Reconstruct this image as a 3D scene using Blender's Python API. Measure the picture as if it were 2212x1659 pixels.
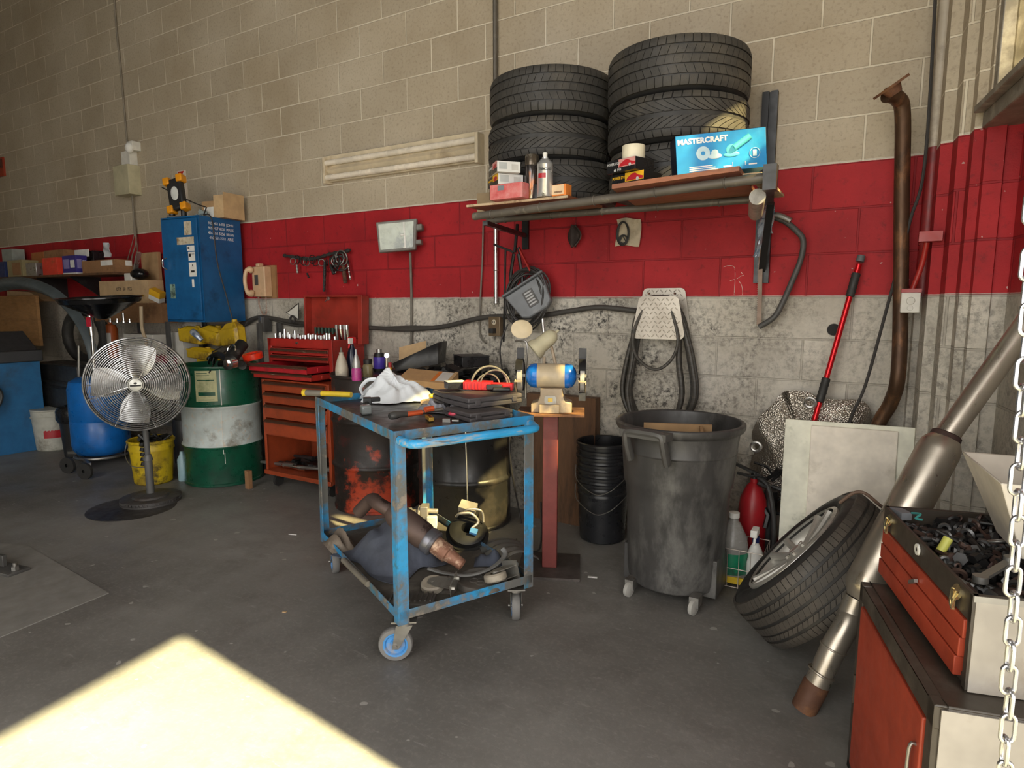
import bpy, math, random
from mathutils import Vector, Matrix
random.seed(7)
for o in list(bpy.data.objects): bpy.data.objects.remove(o)
SC = bpy.context.scene; COL = SC.collection
PI = math.pi; R_ = math.radians
# ------------------------------------------------ camera, sky, sun, exposure
AL, TH, EYE, FPX = R_(30.5), R_(7.4), 1.30, 1343.0
cd = bpy.data.cameras.new('camera'); cam = bpy.data.objects.new('camera', cd); COL.objects.link(cam)
cam.location = (0, 0, EYE); cam.rotation_euler = (PI/2-TH, 0, AL)
cd.sensor_width = 36; cd.lens = FPX/2212*36; cd.clip_start = .05
SC.camera = cam
SC.view_settings.view_transform = 'Standard'; SC.view_settings.look = 'None'
SC.view_settings.exposure = 0.14; SC.view_settings.gamma = 1; SC.view_settings.use_curve_mapping = False
w = bpy.data.worlds.new('daylight'); SC.world = w; w.use_nodes = True
w.node_tree.nodes['Background'].inputs[0].default_value = (1, .975, .93, 1)
w.node_tree.nodes['Background'].inputs[1].default_value = 3.5
SAZ, SEL = R_(5.5), R_(43)
sl = bpy.data.lights.new('sun', 'SUN'); sl.energy = 34; sl.color = (1, .88, .47); sl.angle = R_(1.0)
sun = bpy.data.objects.new('sun', sl); COL.objects.link(sun); sun.location = (8, 0, 8)
sdir = Vector((-math.cos(SEL)*math.cos(SAZ), math.cos(SEL)*math.sin(SAZ), -math.sin(SEL)))
sun.rotation_euler = sdir.to_track_quat('-Z', 'Y').to_euler()
# ------------------------------------------------ where things stand, read off the photo
def _ray(px, py):
    u = (px-1106)/FPX; v = (py-829.5)/FPX
    dn = v*math.cos(TH)+math.sin(TH); fw = math.cos(TH)-v*math.sin(TH)
    return (u*math.cos(AL)-fw*math.sin(AL), u*math.sin(AL)+fw*math.cos(AL), -dn)
def fz(px, py, z=0.):
    d = _ray(px, py); t = (z-EYE)/d[2]; return Vector((d[0]*t, d[1]*t, z))
def wy(px, py, y=3.33):
    d = _ray(px, py); t = y/d[1]; return Vector((d[0]*t, y, EYE+d[2]*t))
def wx(px, py, x):
    d = _ray(px, py); t = x/d[0]; return Vector((x, d[1]*t, EYE+d[2]*t))
# ------------------------------------------------ mesh building
def MX(loc=(0,0,0), rz=0, rx=0, ry=0, s=1):
    return Matrix.Translation(loc) @ Matrix.Rotation(rz,4,'Z') @ Matrix.Rotation(ry,4,'Y') @ Matrix.Rotation(rx,4,'X') @ Matrix.Scale(s,4)
def AX(p0, d, up=(0,0,1)):          # frame with local z along d
    z = Vector(d).normalized(); u = Vector(up)
    if abs(z.dot(u)) > .98: u = Vector((1,0,0))
    x = u.cross(z).normalized(); y = z.cross(x)
    m = Matrix((x, y, z)).transposed().to_4x4(); m.translation = Vector(p0); return m
def spl(pts, n=6, closed=False):
    P = [Vector(p) for p in pts]; out = []; N = len(P)
    rng = range(N if closed else N-1)
    for i in rng:
        if closed: a, b, c, d = P[i-1], P[i], P[(i+1) % N], P[(i+2) % N]
        else: a, b, c, d = P[max(i-1,0)], P[i], P[i+1], P[min(i+2,N-1)]
        for k in range(n):
            t = k/n
            out.append(.5*((2*b)+(c-a)*t+(2*a-5*b+4*c-d)*t*t+(3*b-a-3*c+d)*t**3))
    if not closed: out.append(P[-1])
    return out
class B:
    def __init__(s): s.v = []; s.f = []; s.mi = []; s.k = 0; s.M = None
    def add(s, vs, fs, M=None):
        o = len(s.v)
        for p in vs:
            p = Vector(p)
            if M is not None: p = M @ p
            if s.M is not None: p = s.M @ p
            s.v.append(p)
        for f in fs: s.f.append(tuple(i+o for i in f)); s.mi.append(s.k)
        return s
    def box(s, x0, y0, z0, x1, y1, z1, M=None):
        vs = [(x, y, z) for z in (z0, z1) for y in (y0, y1) for x in (x0, x1)]
        return s.add(vs, [(0,2,3,1),(4,5,7,6),(0,1,5,4),(2,6,7,3),(0,4,6,2),(1,3,7,5)], M)
    def cb(s, c, d, M=None, rz=0, rx=0, ry=0):
        m = MX(c, rz, rx, ry)
        if M is not None: m = M @ m
        return s.box(-d[0]/2, -d[1]/2, -d[2]/2, d[0]/2, d[1]/2, d[2]/2, m)
    def bar(s, p0, p1, w, h=None, up=(0,0,1), M=None):
        p0 = Vector(p0); p1 = Vector(p1); h = h or w; m = AX(p0, p1-p0, up); L = (p1-p0).length
        if M is not None: m = M @ m
        return s.box(-w/2, -h/2, 0, w/2, h/2, L, m)
    def lathe(s, prof, n=32, M=None, a0=0, a1=2*PI):
        full = abs(a1-a0-2*PI) < 1e-6; N = n if full else n+1
        vs = []
        for r, z in prof:
            for i in range(N):
                a = a0+(a1-a0)*i/n; vs.append((max(r,1e-5)*math.cos(a), max(r,1e-5)*math.sin(a), z))
        fs = []
        for j in range(len(prof)-1):
            for i in range(n):
                k = (i+1) % N; fs.append((j*N+i, j*N+k, (j+1)*N+k, (j+1)*N+i))
        return s.add(vs, fs, M)
    def cyl(s, p0, p1, r, r1=None, n=20, M=None, cap=True):
        p0 = Vector(p0); p1 = Vector(p1); m = AX(p0, p1-p0); L = (p1-p0).length
        if M is not None: m = M @ m
        r1 = r if r1 is None else r1
        pr = [(r,0),(r1,L)]
        if cap: pr = [(0,0)]+pr+[(0,L)]
        return s.lathe(pr, n, m)
    def tube(s, pts, r, n=8, closed=False, M=None, cap=True, flat=None):
        P = [Vector(p) for p in pts]; N = len(P); rr = r if isinstance(r, (list, tuple)) else [r]*N
        t0 = (P[1]-P[0]).normalized(); u = Vector((0,0,1)) if abs(t0.z) < .9 else Vector((1,0,0))
        x = u.cross(t0).normalized(); vs = []
        for i in range(N):
            if closed: t = P[(i+1) % N]-P[i-1]
            else: t = P[min(i+1,N-1)]-P[max(i-1,0)]
            if t.length < 1e-9: t = t0
            t = t.normalized(); x = x-t*x.dot(t)
            x = x.normalized() if x.length > 1e-6 else t.orthogonal().normalized()
            y = t.cross(x)
            for k in range(n):
                a = 2*PI*k/n; vs.append(P[i]+(x*math.cos(a)+y*math.sin(a)*(flat or 1))*rr[i])
        fs = []
        for i in range(N if closed else N-1):
            j = (i+1) % N
            for k in range(n):
                l = (k+1) % n; fs.append((i*n+k, i*n+l, j*n+l, j*n+k))
        if cap and not closed:
            fs.append(tuple(reversed(range(n)))); fs.append(tuple((N-1)*n+k for k in range(n)))
        return s.add(vs, fs, M)
    def ring(s, c, R, r, d=(0,0,1), n=32, m=8, M=None, a0=0, a1=2*PI):
        f = AX(c, d); full = abs(a1-a0-2*PI) < 1e-6
        pts = [f @ Vector((R*math.cos(a0+(a1-a0)*i/n), R*math.sin(a0+(a1-a0)*i/n), 0)) for i in range(n if full else n+1)]
        return s.tube(pts, r, m, closed=full, M=M)
    def prism(s, pts, t, M=None, z0=0):
        n = len(pts)
        vs = [(p[0], p[1], z0) for p in pts]+[(p[0], p[1], z0+t) for p in pts]
        fs = [tuple(reversed(range(n))), tuple(range(n, 2*n))]+[(i, (i+1) % n, n+(i+1) % n, n+i) for i in range(n)]
        return s.add(vs, fs, M)
    def ball(s, c, rx, ry=None, rz=None, n=16, m=10, M=None, rot=0):
        ry = ry or rx; rz = rz or rx
        mm = MX(c, rot) @ Matrix.Diagonal((rx, ry, rz, 1))
        if M is not None: mm = M @ mm
        return s.lathe([(math.sin(PI*j/m), -math.cos(PI*j/m)) for j in range(m+1)], n, mm)
    def sheet(s, fn, nu, nv, th=0, M=None):
        vs = [Vector(fn(i/nu, j/nv)) for j in range(nv+1) for i in range(nu+1)]
        W = nu+1; fs = [(j*W+i, j*W+i+1, (j+1)*W+i+1, (j+1)*W+i) for j in range(nv) for i in range(nu)]
        if th:
            o = len(vs); nr = [Vector((0,0,0)) for _ in vs]
            for f in fs:
                n_ = (vs[f[1]]-vs[f[0]]).cross(vs[f[3]]-vs[f[0]])
                for i in f: nr[i] += n_
            vs += [vs[i]-(nr[i].normalized() if nr[i].length > 0 else Vector((0,0,1)))*th for i in range(o)]
            fs += [tuple(o+i for i in reversed(f)) for f in fs[:]]
            ed = [i for i in range(W)]+[j*W+nu for j in range(1,nv+1)]+[nv*W+i for i in range(nu-1,-1,-1)]+[j*W for j in range(nv-1,0,-1)]
            for a, b in zip(ed, ed[1:]+ed[:1]): fs.append((b, a, a+o, b+o))
        return s.add(vs, fs, M)
def _mesh(name, b, mats):
    me = bpy.data.meshes.new(name); me.from_pydata([tuple(v) for v in b.v], [], b.f)
    for m in (mats if isinstance(mats, (list, tuple)) else [mats]): me.materials.append(m)
    me.polygons.foreach_set('material_index', b.mi); me.polygons.foreach_set('use_smooth', [True]*len(b.f))
    me.validate(); me.update()
    import bmesh
    bm = bmesh.new(); bm.from_mesh(me); bmesh.ops.remove_doubles(bm, verts=bm.verts, dist=1e-6)
    bmesh.ops.recalc_face_normals(bm, faces=bm.faces); bm.to_mesh(me); bm.free()
    me.set_sharp_from_angle(angle=R_(38))
    return me
def part(name, b, mats, par, world=False, bevel=0, label=None, seg=2):
    if world:
        inv = par['_m'].inverted() if False else WM[par.name].inverted()
        b.v = [inv @ p for p in b.v]
    o = bpy.data.objects.new(name, _mesh(name, b, mats)); COL.objects.link(o); o.parent = par
    WM[o.name] = WM[par.name].copy()
    if label: o['label'] = label
    if bevel: _bev(o, bevel, seg)
    return o
WM = {}
def _bev(o, wd, seg=2):
    m = o.modifiers.new('Bevel', 'BEVEL'); m.width = wd; m.segments = seg; m.limit_method = 'ANGLE'; m.angle_limit = R_(40)
def tag(o, label=None, cat=None, group=None, kind=None):
    if label: o['label'] = label
    if cat: o['category'] = cat
    if group: o['group'] = group
    if kind: o['kind'] = kind
    return o
def thing(name, label, cat, loc=(0,0,0), rz=0, group=None, kind=None):
    o = bpy.data.objects.new(name, None); COL.objects.link(o); o.empty_display_size = .05
    o.location = loc; o.rotation_euler = (0, 0, rz); WM[o.name] = MX(loc, rz)
    return tag(o, label, cat, group, kind)
def solo(name, b, mats, label, cat, group=None, kind=None, bevel=0, seg=2, keep=False):
    if keep: c = Vector((0,0,0))
    else:
        xs = [p.x for p in b.v]; ys = [p.y for p in b.v]; zs = [p.z for p in b.v]
        c = Vector(((min(xs)+max(xs))/2, (min(ys)+max(ys))/2, min(zs)))
    b.v = [p-c for p in b.v]
    o = bpy.data.objects.new(name, _mesh(name, b, mats)); COL.objects.link(o); o.location = c
    WM[o.name] = Matrix.Translation(c)
    if bevel: _bev(o, bevel, seg)
    return tag(o, label, cat, group, kind)
def copy_tree(o, loc=None, rz=None, label=None, group=None, par=None):
    c = o.copy(); COL.objects.link(c); c.parent = par
    for ch in [x for x in o.children if True]: copy_tree(ch, par=c)
    if par is None:
        if loc is not None: c.location = loc
        if rz is not None: c.rotation_euler = (c.rotation_euler[0], c.rotation_euler[1], rz)
        if label: c['label'] = label
        if group: c['group'] = group
        WM[c.name] = MX(c.location, c.rotation_euler[2])
    return c
def lettering(name, s, size, m, par, M, world=True, ext=.0004, align='CENTER', bold=0, sx=1):
    cu = bpy.data.curves.new('txt', 'FONT'); cu.body = s; cu.size = size; cu.extrude = ext; cu.offset = bold
    cu.align_x = align; cu.align_y = 'CENTER'; cu.resolution_u = 2
    t = bpy.data.objects.new('txt', cu); COL.objects.link(t)
    me = bpy.data.meshes.new_from_object(t.evaluated_get(bpy.context.evaluated_depsgraph_get()))
    bpy.data.objects.remove(t); me.materials.clear(); me.materials.append(m)
    MM = (WM[par.name].inverted() @ M if world else M) @ Matrix.Diagonal((sx,1,1,1))
    me.transform(MM); o = bpy.data.objects.new(name, me); COL.objects.link(o); o.parent = par
    WM[o.name] = WM[par.name].copy(); return o
# ------------------------------------------------ materials
MATS = {}
def nodes(name):
    m = bpy.data.materials.new(name); m.use_nodes = True; nt = m.node_tree
    return m, nt, nt.nodes['Principled BSDF'], nt.nodes, nt.links
def noise(nt, vec, scale, detail=4, rough=.6, dist=0):
    n = nt.nodes.new('ShaderNodeTexNoise'); n.inputs['Scale'].default_value = scale
    n.inputs['Detail'].default_value = detail; n.inputs['Roughness'].default_value = rough; n.inputs['Distortion'].default_value = dist
    nt.links.new(vec, n.inputs['Vector']); return n.outputs['Fac']
def ramp(nt, fac, lo, hi, a=0., b=1.):
    n = nt.nodes.new('ShaderNodeMapRange'); n.clamp = True
    for k, v in zip(('From Min','From Max','To Min','To Max'), (lo, hi, a, b)): n.inputs[k].default_value = v
    nt.links.new(fac, n.inputs['Value']); return n.outputs[0]
def mix(nt, fac, a, b, mode='MIX'):
    n = nt.nodes.new('ShaderNodeMix'); n.data_type = 'RGBA'; n.blend_type = mode
    for s_, v in ((0, fac), (6, a), (7, b)):
        if isinstance(v, (int, float)): n.inputs[s_].default_value = v
        elif isinstance(v, (tuple, list)): n.inputs[s_].default_value = (*v, 1)
        else: nt.links.new(v, n.inputs[s_])
    return n.outputs[2]
def mth(nt, op, a, b=0., c=None):
    n = nt.nodes.new('ShaderNodeMath'); n.operation = op
    for i, v in enumerate((a, b) if c is None else (a, b, c)):
        if isinstance(v, (int, float)): n.inputs[i].default_value = v
        else: nt.links.new(v, n.inputs[i])
    return n.outputs[0]
def objvec(nt, sc=(1,1,1)):
    t = nt.nodes.new('ShaderNodeTexCoord'); mp = nt.nodes.new('ShaderNodeMapping'); mp.inputs['Scale'].default_value = sc
    nt.links.new(t.outputs['Object'], mp.inputs['Vector']); return mp.outputs[0]
def bump(nt, bsdf, h, st, dist=.01):
    n = nt.nodes.new('ShaderNodeBump'); n.inputs['Strength'].default_value = st; n.inputs['Distance'].default_value = dist
    nt.links.new(h, n.inputs['Height']); nt.links.new(n.outputs[0], bsdf.inputs['Normal'])
def mat(name, col, rough=.55, metal=0., dirt=(), bmp=None, var=.12, vs=9, sc=(1,1,1), emit=None, alpha=None, trans=None, spec=None):
    """dirt: list of (colour, scale, lo, hi) patches chosen by noise"""
    if name in MATS: return MATS[name]
    m, nt, bs, N, L = nodes(name); vec = objvec(nt, sc)
    base = mix(nt, ramp(nt, noise(nt, vec, vs, 3), .35, .65), tuple(c*(1-var) for c in col), tuple(min(1, c*(1+var)) for c in col))
    rg = None
    for k, d in enumerate(dirt):
        f = ramp(nt, noise(nt, vec, d[1], 7, .68, .3*(k % 2)), d[2], d[3]); base = mix(nt, f, base, d[0])
    L.new(base, bs.inputs['Base Color']); bs.inputs['Metallic'].default_value = metal
    rr = ramp(nt, noise(nt, vec, vs*2.3, 3), .3, .7, max(0, rough-.1), min(1, rough+.1)); L.new(rr, bs.inputs['Roughness'])
    if bmp: bump(nt, bs, noise(nt, vec, bmp[0], 5), bmp[1], .004)
    if emit: bs.inputs['Emission Color'].default_value = (*emit[0], 1); bs.inputs['Emission Strength'].default_value = emit[1]
    if trans: bs.inputs['Transmission Weight'].default_value = trans
    if alpha is not None: bs.inputs['Alpha'].default_value = alpha
    if spec is not None: bs.inputs['Specular IOR Level'].default_value = spec
    MATS[name] = m; return m
def wallmat(name, x_off, grime=1.):
    m, nt, bs, N, L = nodes(name)
    t = N.new('ShaderNodeTexCoord'); sp = N.new('ShaderNodeSeparateXYZ'); L.new(t.outputs['Object'], sp.inputs[0])
    cb = N.new('ShaderNodeCombineXYZ'); X, Z = sp.outputs[0], sp.outputs[2]
    wv = noise(nt, t.outputs['Object'], 1.3, 2)
    L.new(mth(nt, 'ADD', X, x_off), cb.inputs[0])
    L.new(mth(nt, 'ADD', mth(nt, 'ADD', Z, -.1118+.4064), mth(nt, 'MULTIPLY', wv, .003)), cb.inputs[1])
    br = N.new('ShaderNodeTexBrick'); L.new(cb.outputs[0], br.inputs['Vector'])
    for k, v in (('Scale',1),('Mortar Size',.0055),('Mortar Smooth',.35),('Bias',0),('Brick Width',.4064),('Row Height',.2032)): br.inputs[k].default_value = v
    br.offset = .5; br.offset_frequency = 2; br.squash = 1
    br.inputs['Color1'].default_value = (.9,.9,.9,1); br.inputs['Color2'].default_value = (1.0,1.0,1.0,1); br.inputs['Mortar'].default_value = (1,1,1,1)
    fm = br.outputs['Fac']; ov = t.outputs['Object']
    upper = mix(nt, ramp(nt, noise(nt, ov, 1.1, 5), .35, .7), (.40,.325,.225), (.53,.46,.35))
    upper = mix(nt, ramp(nt, noise(nt, ov, 60, 3), .52, .72, 0, .45), upper, (.21,.165,.11))
    upper = mix(nt, ramp(nt, noise(nt, ov, 2.1, 8, .7), .6, .75, 0, .35), upper, (.24,.20,.15))
    lower = mix(nt, ramp(nt, noise(nt, ov, 2.0, 5), .35, .65), (.47,.43,.36), (.64,.60,.52))
    g1 = ramp(nt, noise(nt, ov, 3.2, 9, .76), .40, .60, 0, 1.0*grime)
    g2 = ramp(nt, noise(nt, ov, 38, 6, .75), .44, .60)
    zone = mth(nt, 'MULTIPLY', ramp(nt, X, -3.6, -2.4), ramp(nt, X, .3, -1.0)) if grime > .9 else ramp(nt, X, -99, -98)
    zone = mth(nt, 'MAXIMUM', mth(nt, 'MULTIPLY', zone, 1.2), .55)
    lower = mix(nt, mth(nt, 'MULTIPLY', mth(nt, 'MULTIPLY', g1, g2), zone), lower, (.045,.042,.038))
    lower = mix(nt, mth(nt, 'MULTIPLY', ramp(nt, noise(nt, ov, 1.7, 6, .7), .48, .72, 0, .6), zone), lower, (.15,.12,.09))
    red = mix(nt, ramp(nt, noise(nt, ov, 2.6, 6), .35, .68), (.30,.005,.010), (.47,.012,.018))
    red = mix(nt, ramp(nt, noise(nt, ov, 24, 6, .7), .56, .72, 0, .6), red, (.07,.004,.006))
    red = mix(nt, ramp(nt, noise(nt, ov, 34, 2, .4), .745, .76, 0, .7), red, (.6,.45,.42))
    edge = mth(nt, 'MULTIPLY', mth(nt, 'SUBTRACT', noise(nt, ov, 7, 5), .5), .010)
    Ze = mth(nt, 'ADD', Z, edge)
    isup = ramp(nt, Ze, 1.939, 1.9405); islow = ramp(nt, Ze, 1.3335, 1.332)
    c = mix(nt, isup, red, upper); c = mix(nt, islow, c, lower)
    drip = mth(nt, 'MULTIPLY', ramp(nt, Ze, 1.3335, 1.3345), ramp(nt, Ze, 1.339, 1.337)); c = mix(nt, mth(nt, 'MULTIPLY', drip, .7), c, (.62,.6,.55))
    drip2 = mth(nt, 'MULTIPLY', ramp(nt, Ze, 1.938, 1.9395), ramp(nt, Ze, 1.949, 1.946)); c = mix(nt, mth(nt, 'MULTIPLY', drip2, .7), c, (.74,.70,.62))
    c = mix(nt, 1.0, c, br.outputs['Color'], 'MULTIPLY')
    hl = mix(nt, isup, (.20,.005,.01), (.74,.67,.53)); hl = mix(nt, islow, hl, (.36,.33,.28))
    c = mix(nt, mth(nt, 'MULTIPLY', fm, ramp(nt, noise(nt, ov, 2.7, 4), .3, .6, .2, .8)), c, hl)
    hole = N.new('ShaderNodeVectorMath'); hole.operation = 'DISTANCE'; L.new(ov, hole.inputs[0]); hole.inputs[1].default_value = (-.187, 0, 1.175)
    c = mix(nt, ramp(nt, mth(nt, 'ADD', hole.outputs['Value'], edge), .030, .026), c, (.008,.006,.005))
    L.new(c, bs.inputs['Base Color']); bs.inputs['Roughness'].default_value = .7
    h = mth(nt, 'ADD', mth(nt, 'MULTIPLY', fm, -1.1), mth(nt, 'MULTIPLY', noise(nt, ov, 75, 5, .7), .42))
    h = mth(nt, 'ADD', h, mth(nt, 'MULTIPLY', noise(nt, ov, 9, 3), .5))
    bump(nt, bs, h, .75, .006)
    return m
def floormat():
    m, nt, bs, N, L = nodes('oily_concrete_floor'); t = N.new('ShaderNodeTexCoord'); ov = t.outputs['Object']
    c = mix(nt, ramp(nt, noise(nt, ov, .8, 6), .35, .68), (.125,.117,.107), (.270,.259,.243))
    c = mix(nt, ramp(nt, noise(nt, ov, 3.1, 8, .72), .50, .74, 0, .55), c, (.085,.075,.065))
    c = mix(nt, ramp(nt, noise(nt, ov, 55, 4, .7), .5, .75, 0, .4), c, (.32,.30,.275))
    mp = N.new('ShaderNodeMapping'); mp.inputs['Scale'].default_value = (3, 14, 1); mp.inputs['Rotation'].default_value = (0,0,.5); L.new(ov, mp.inputs[0])
    c = mix(nt, ramp(nt, noise(nt, mp.outputs[0], 2.6, 6, .8), .58, .70, 0, .38), c, (.42,.405,.38))
    c = mix(nt, ramp(nt, noise(nt, ov, 17, 2, .35), .735, .75, 0, .8), c, (.42,.40,.37))
    vo = N.new('ShaderNodeTexVoronoi'); vo.inputs['Scale'].default_value = 1.9; L.new(ov, vo.inputs['Vector'])
    c = mix(nt, ramp(nt, mth(nt, 'ADD', vo.outputs['Distance'], mth(nt, 'MULTIPLY', noise(nt, ov, 9, 4), .16)), .16, .12, 0, .5), c, (.055,.048,.04))
    L.new(c, bs.inputs['Base Color'])
    L.new(ramp(nt, noise(nt, ov, 2.2, 6), .35, .65, .38, .68), bs.inputs['Roughness'])
    bump(nt, bs, noise(nt, ov, 60, 6, .7), .18, .004); return m
# common materials
DK = (.016,.015,.014); RUST = (.10,.035,.015)
m_rubber = mat('black_rubber', (.028,.027,.026), .6, dirt=[((.11,.10,.085), 5, .55, .85)], bmp=(120,.2))
m_black = mat('black_metal', (.015,.015,.016), .38, 0, dirt=[((.07,.06,.05), 8, .62, .8)])
m_blkpl = mat('black_plastic', (.020,.020,.021), .42, dirt=[((.08,.075,.068), 6, .55, .8)])
m_steel = mat('dull_steel', (.33,.32,.30), .42, .85, dirt=[((.12,.09,.06), 9, .55, .75)])
m_chrome = mat('bright_chrome', (.75,.75,.74), .14, 1, var=.05)
m_alum = mat('satin_aluminium', (.62,.61,.59), .32, .9, dirt=[((.25,.2,.15), 5, .6, .8)])
m_dgrey = mat('dark_grey_paint', (.07,.068,.065), .5, dirt=[((.2,.18,.15), 9, .6, .75)])
m_rod = mat('grey_scaffold_tube', (.13,.115,.095), .5, .3, dirt=[((.32,.28,.22), 12, .58, .75), (RUST, 7, .66, .8)])
m_rust = mat('rusty_steel', (.13,.06,.035), .7, .3, dirt=[((.30,.14,.06), 7, .5, .7), (DK, 4, .55, .75)], bmp=(50,.4))
m_card = mat('brown_cardboard', (.40,.25,.125), .85, dirt=[((.22,.13,.06), 5, .6, .8)])
m_cardl = mat('pale_cardboard', (.54,.37,.20), .85, dirt=[((.35,.22,.11), 5, .6, .8)])
m_white = mat('off_white_paint', (.66,.64,.58), .5, dirt=[((.35,.28,.18), 6, .58, .8)])
m_paper = mat('white_paper', (.75,.74,.70), .7)
m_cable = mat('dark_cable', (.035,.032,.030), .55)
m_gcable = mat('grey_cable', (.16,.145,.12), .6)
m_red = mat('red_enamel', (.36,.022,.016), .38, dirt=[((.16,.03,.02), 6, .52, .72), (DK, 9, .62, .78)])
m_wood = mat('brown_wood', (.13,.062,.028), .6, dirt=[((.05,.025,.013), 3, .5, .7)], sc=(6,6,1))
m_blue = mat('deep_blue_paint', (.008,.10,.27), .42, dirt=[((.004,.03,.08), 5, .55, .8), ((.12,.12,.13), 22, .70, .80)])
m_yellow = mat('yellow_plastic', (.62,.42,.012), .45, dirt=[((.10,.07,.015), 5, .52, .72), (DK, 11, .62, .75)])
m_ink = mat('black_ink', (.02,.02,.02), .6); m_wink = mat('white_ink', (.8,.8,.78), .6)
m_glass = mat('clear_glass', (.9,.95,.95), .05, trans=1, var=0)
# ================================================================ SETTING
m_wall = wallmat('painted_block_wall', 1.333+8*.4064+8*.4064*2)
m_wall2 = wallmat('painted_block_side_wall', .18, .5)
def struct(name, b, m, **k): return solo(name, b, m, None, None, kind='structure', keep=True, **k)
b = B(); b.box(-12, -6, -.12, 1.6, 3.6, 0); struct('floor', b, floormat())
m_ceil = mat('dark_ceiling', (.09,.08,.07), .8)
b = B(); b.box(-12, -3.2, 5.2, 1.6, 3.6, 5.35)
for i in range(9): b.box(-11.6+i*1.5, -3.2, 4.95, -11.5+i*1.5, 3.33, 5.2)
struct('ceiling', b, m_ceil)
b = B(); b.box(-12, 0, -.05, .30, .2, 5.2); o = struct('wall_back', b, m_wall); o.location = (0, 3.33, 0)
b = B(); b.box(-12.2, -6, 0, -12, 3.5, 5.2); b.box(-12, -3.4, 0, -3.0, -3.2, 5.2); struct('wall_left_and_light_block', b, mat('plain_wall', (.42,.37,.29), .8))  # wall behind the camera is unseen, added to cut light on the left
WRZ = -R_(82.5); WRM = MX((.395, 2.90, 0), WRZ)
b = B()
b.box(0, 0, 0, .98, .2, 1.99); b.box(0, 0, 3.3, .98, .2, 5.2); b.box(.98, 0, 0, 1.85, .2, 5.2); b.box(1.85, 0, 2.95, 6.2, .2, 5.2)
b.box(6.2, 0, 0, 9, .2, 5.2)
o = struct('wall_right', b, m_wall2); o.location = (.395, 2.90, 0); o.rotation_euler = (0, 0, WRZ)
# stepped pilaster in the corner
b = B(); b.prism([(.20,3.40),(.10,3.40),(.13,3.31),(.155,3.31),(.165,3.14),(.205,3.13),(.215,3.03),(.25,3.02),(.255,2.94),(.285,2.93),(.29,2.895),(.345,2.885),(.35,2.905),(.42,2.90),(.62,3.0),(.62,3.40)], 5.2)
b.v = [Vector((p.x, p.y-3.33, p.z)) for p in b.v]
o = struct('trim_1', b, m_wall2); o.location = (0, 3.33, 0)
# window in the right wall: sloping sill, steel frame, dirty panes
m_frame = mat('weathered_window_steel', (.22,.20,.17), .5, .3, dirt=[((.45,.42,.36), 7, .5, .7), (DK, 5, .6, .8)])
fr = thing('window_1', None, None, (.395, 2.90, 0), WRZ, kind='structure')
b = B(); 
b.box(-.02,-.15,1.985,.98,.12,2.01); b.box(-.02,-.12,1.93,.98,.0,1.985); b.box(-.02,-.10,3.25,.98,-.02,3.30); b.box(-.02,-.10,2.01,.03,-.02,3.25); b.box(.94,-.10,2.01,.98,-.02,3.25)
b.box(.45,-.09,2.01,.48,-.03,3.25); b.box(.03,-.09,2.60,.94,-.03,2.63); b.box(-.02,-.02,3.25,.98,.2,3.30); b.box(-.02,-.02,2.0,.0,.2,3.25)
part('window_frame', b, m_frame, fr, bevel=.004)
mg, nt, bs, N, L = nodes('dirty_window_glass')
tb = N.new('ShaderNodeBsdfTransparent'); ms = N.new('ShaderNodeMixShader'); out = N['Material Output']
L.new(mix(nt, ramp(nt, noise(nt, objvec(nt), 5, 6), .4, .7), (.80,.76,.68), (.30,.28,.24)), tb.inputs[0])
bs.inputs['Base Color'].default_value = (.4,.38,.34,1); bs.inputs['Roughness'].default_value = .3
ms.inputs[0].default_value = .08; L.new(tb.outputs[0], ms.inputs[1]); L.new(bs.outputs[0], ms.inputs[2]); L.new(ms.outputs[0], out.inputs[0])
for x0, x1 in ((.03,.45),(.48,.94)):
    for z0, z1 in ((2.01,2.60),(2.63,3.25)):
        b = B(); b.box(x0,-.06,z0,x1,-.055,z1); part('pane', b, mg, fr)
b = B(); b.box(1.83,-.03,0,1.87,.23,2.95); b.box(1.83,-.03,2.95,6.2,.23,3.0)
o = struct('door_1', b, m_frame); o.location = (.395,2.90,0); o.rotation_euler = (0,0,WRZ)
# thin vertical mortar / conduit lines on the corner column
b = B(); b.cyl((.150,3.27,1.955),(.150,3.27,5.2),.024); b.k = 1; b.cyl((.150,3.27,1.33),(.150,3.27,1.955),.024); b.cyl((.148,3.275,1.55),(.148,3.275,1.60),.027)
o = solo('conduit_pipe', b, [mat('conduit_cream', (.44,.38,.30), .5, dirt=[((.20,.16,.12), 6, .5, .7)]), mat('conduit_red', (.22,.02,.02), .5, dirt=[((.08,.02,.02), 6, .5, .7)])], 'painted conduit pipe running up the corner above the white outlet box', 'pipe')

# ================================================================ TROLLEY
m_tro = mat('chipped_blue_paint', (.03,.27,.56), .45, .1, dirt=[((.13,.13,.125), 3.5, .43, .54), ((.05,.17,.26), 9, .55, .62), ((.24,.21,.18), 14, .57, .64), (RUST, 6, .66, .74)], bmp=(40,.15))
TO = (-1.40, 1.585, 0); TR = R_(63.4); TL, TW, TZ0, TZ1 = .58, .96, .162, .867
tr = thing('steel_trolley', 'tall blue steel trolley with chipped paint on casters, tools piled on its top', 'cart', TO, TR)
lw = .042
for x in (0, TL):
    for y in (0, TW):
        b = B(); sx = 1 if x == 0 else -1; sy = 1 if y == 0 else -1
        b.box(min(x,x+sx*lw), min(y,y+sy*.004), TZ0, max(x,x+sx*lw), max(y,y+sy*.004), TZ1)
        b.box(min(x,x+sx*.004), min(y,y+sy*lw), TZ0, max(x,x+sx*.004), max(y,y+sy*lw), TZ1)
        part('leg', b, m_tro, tr, bevel=.001)
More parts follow.
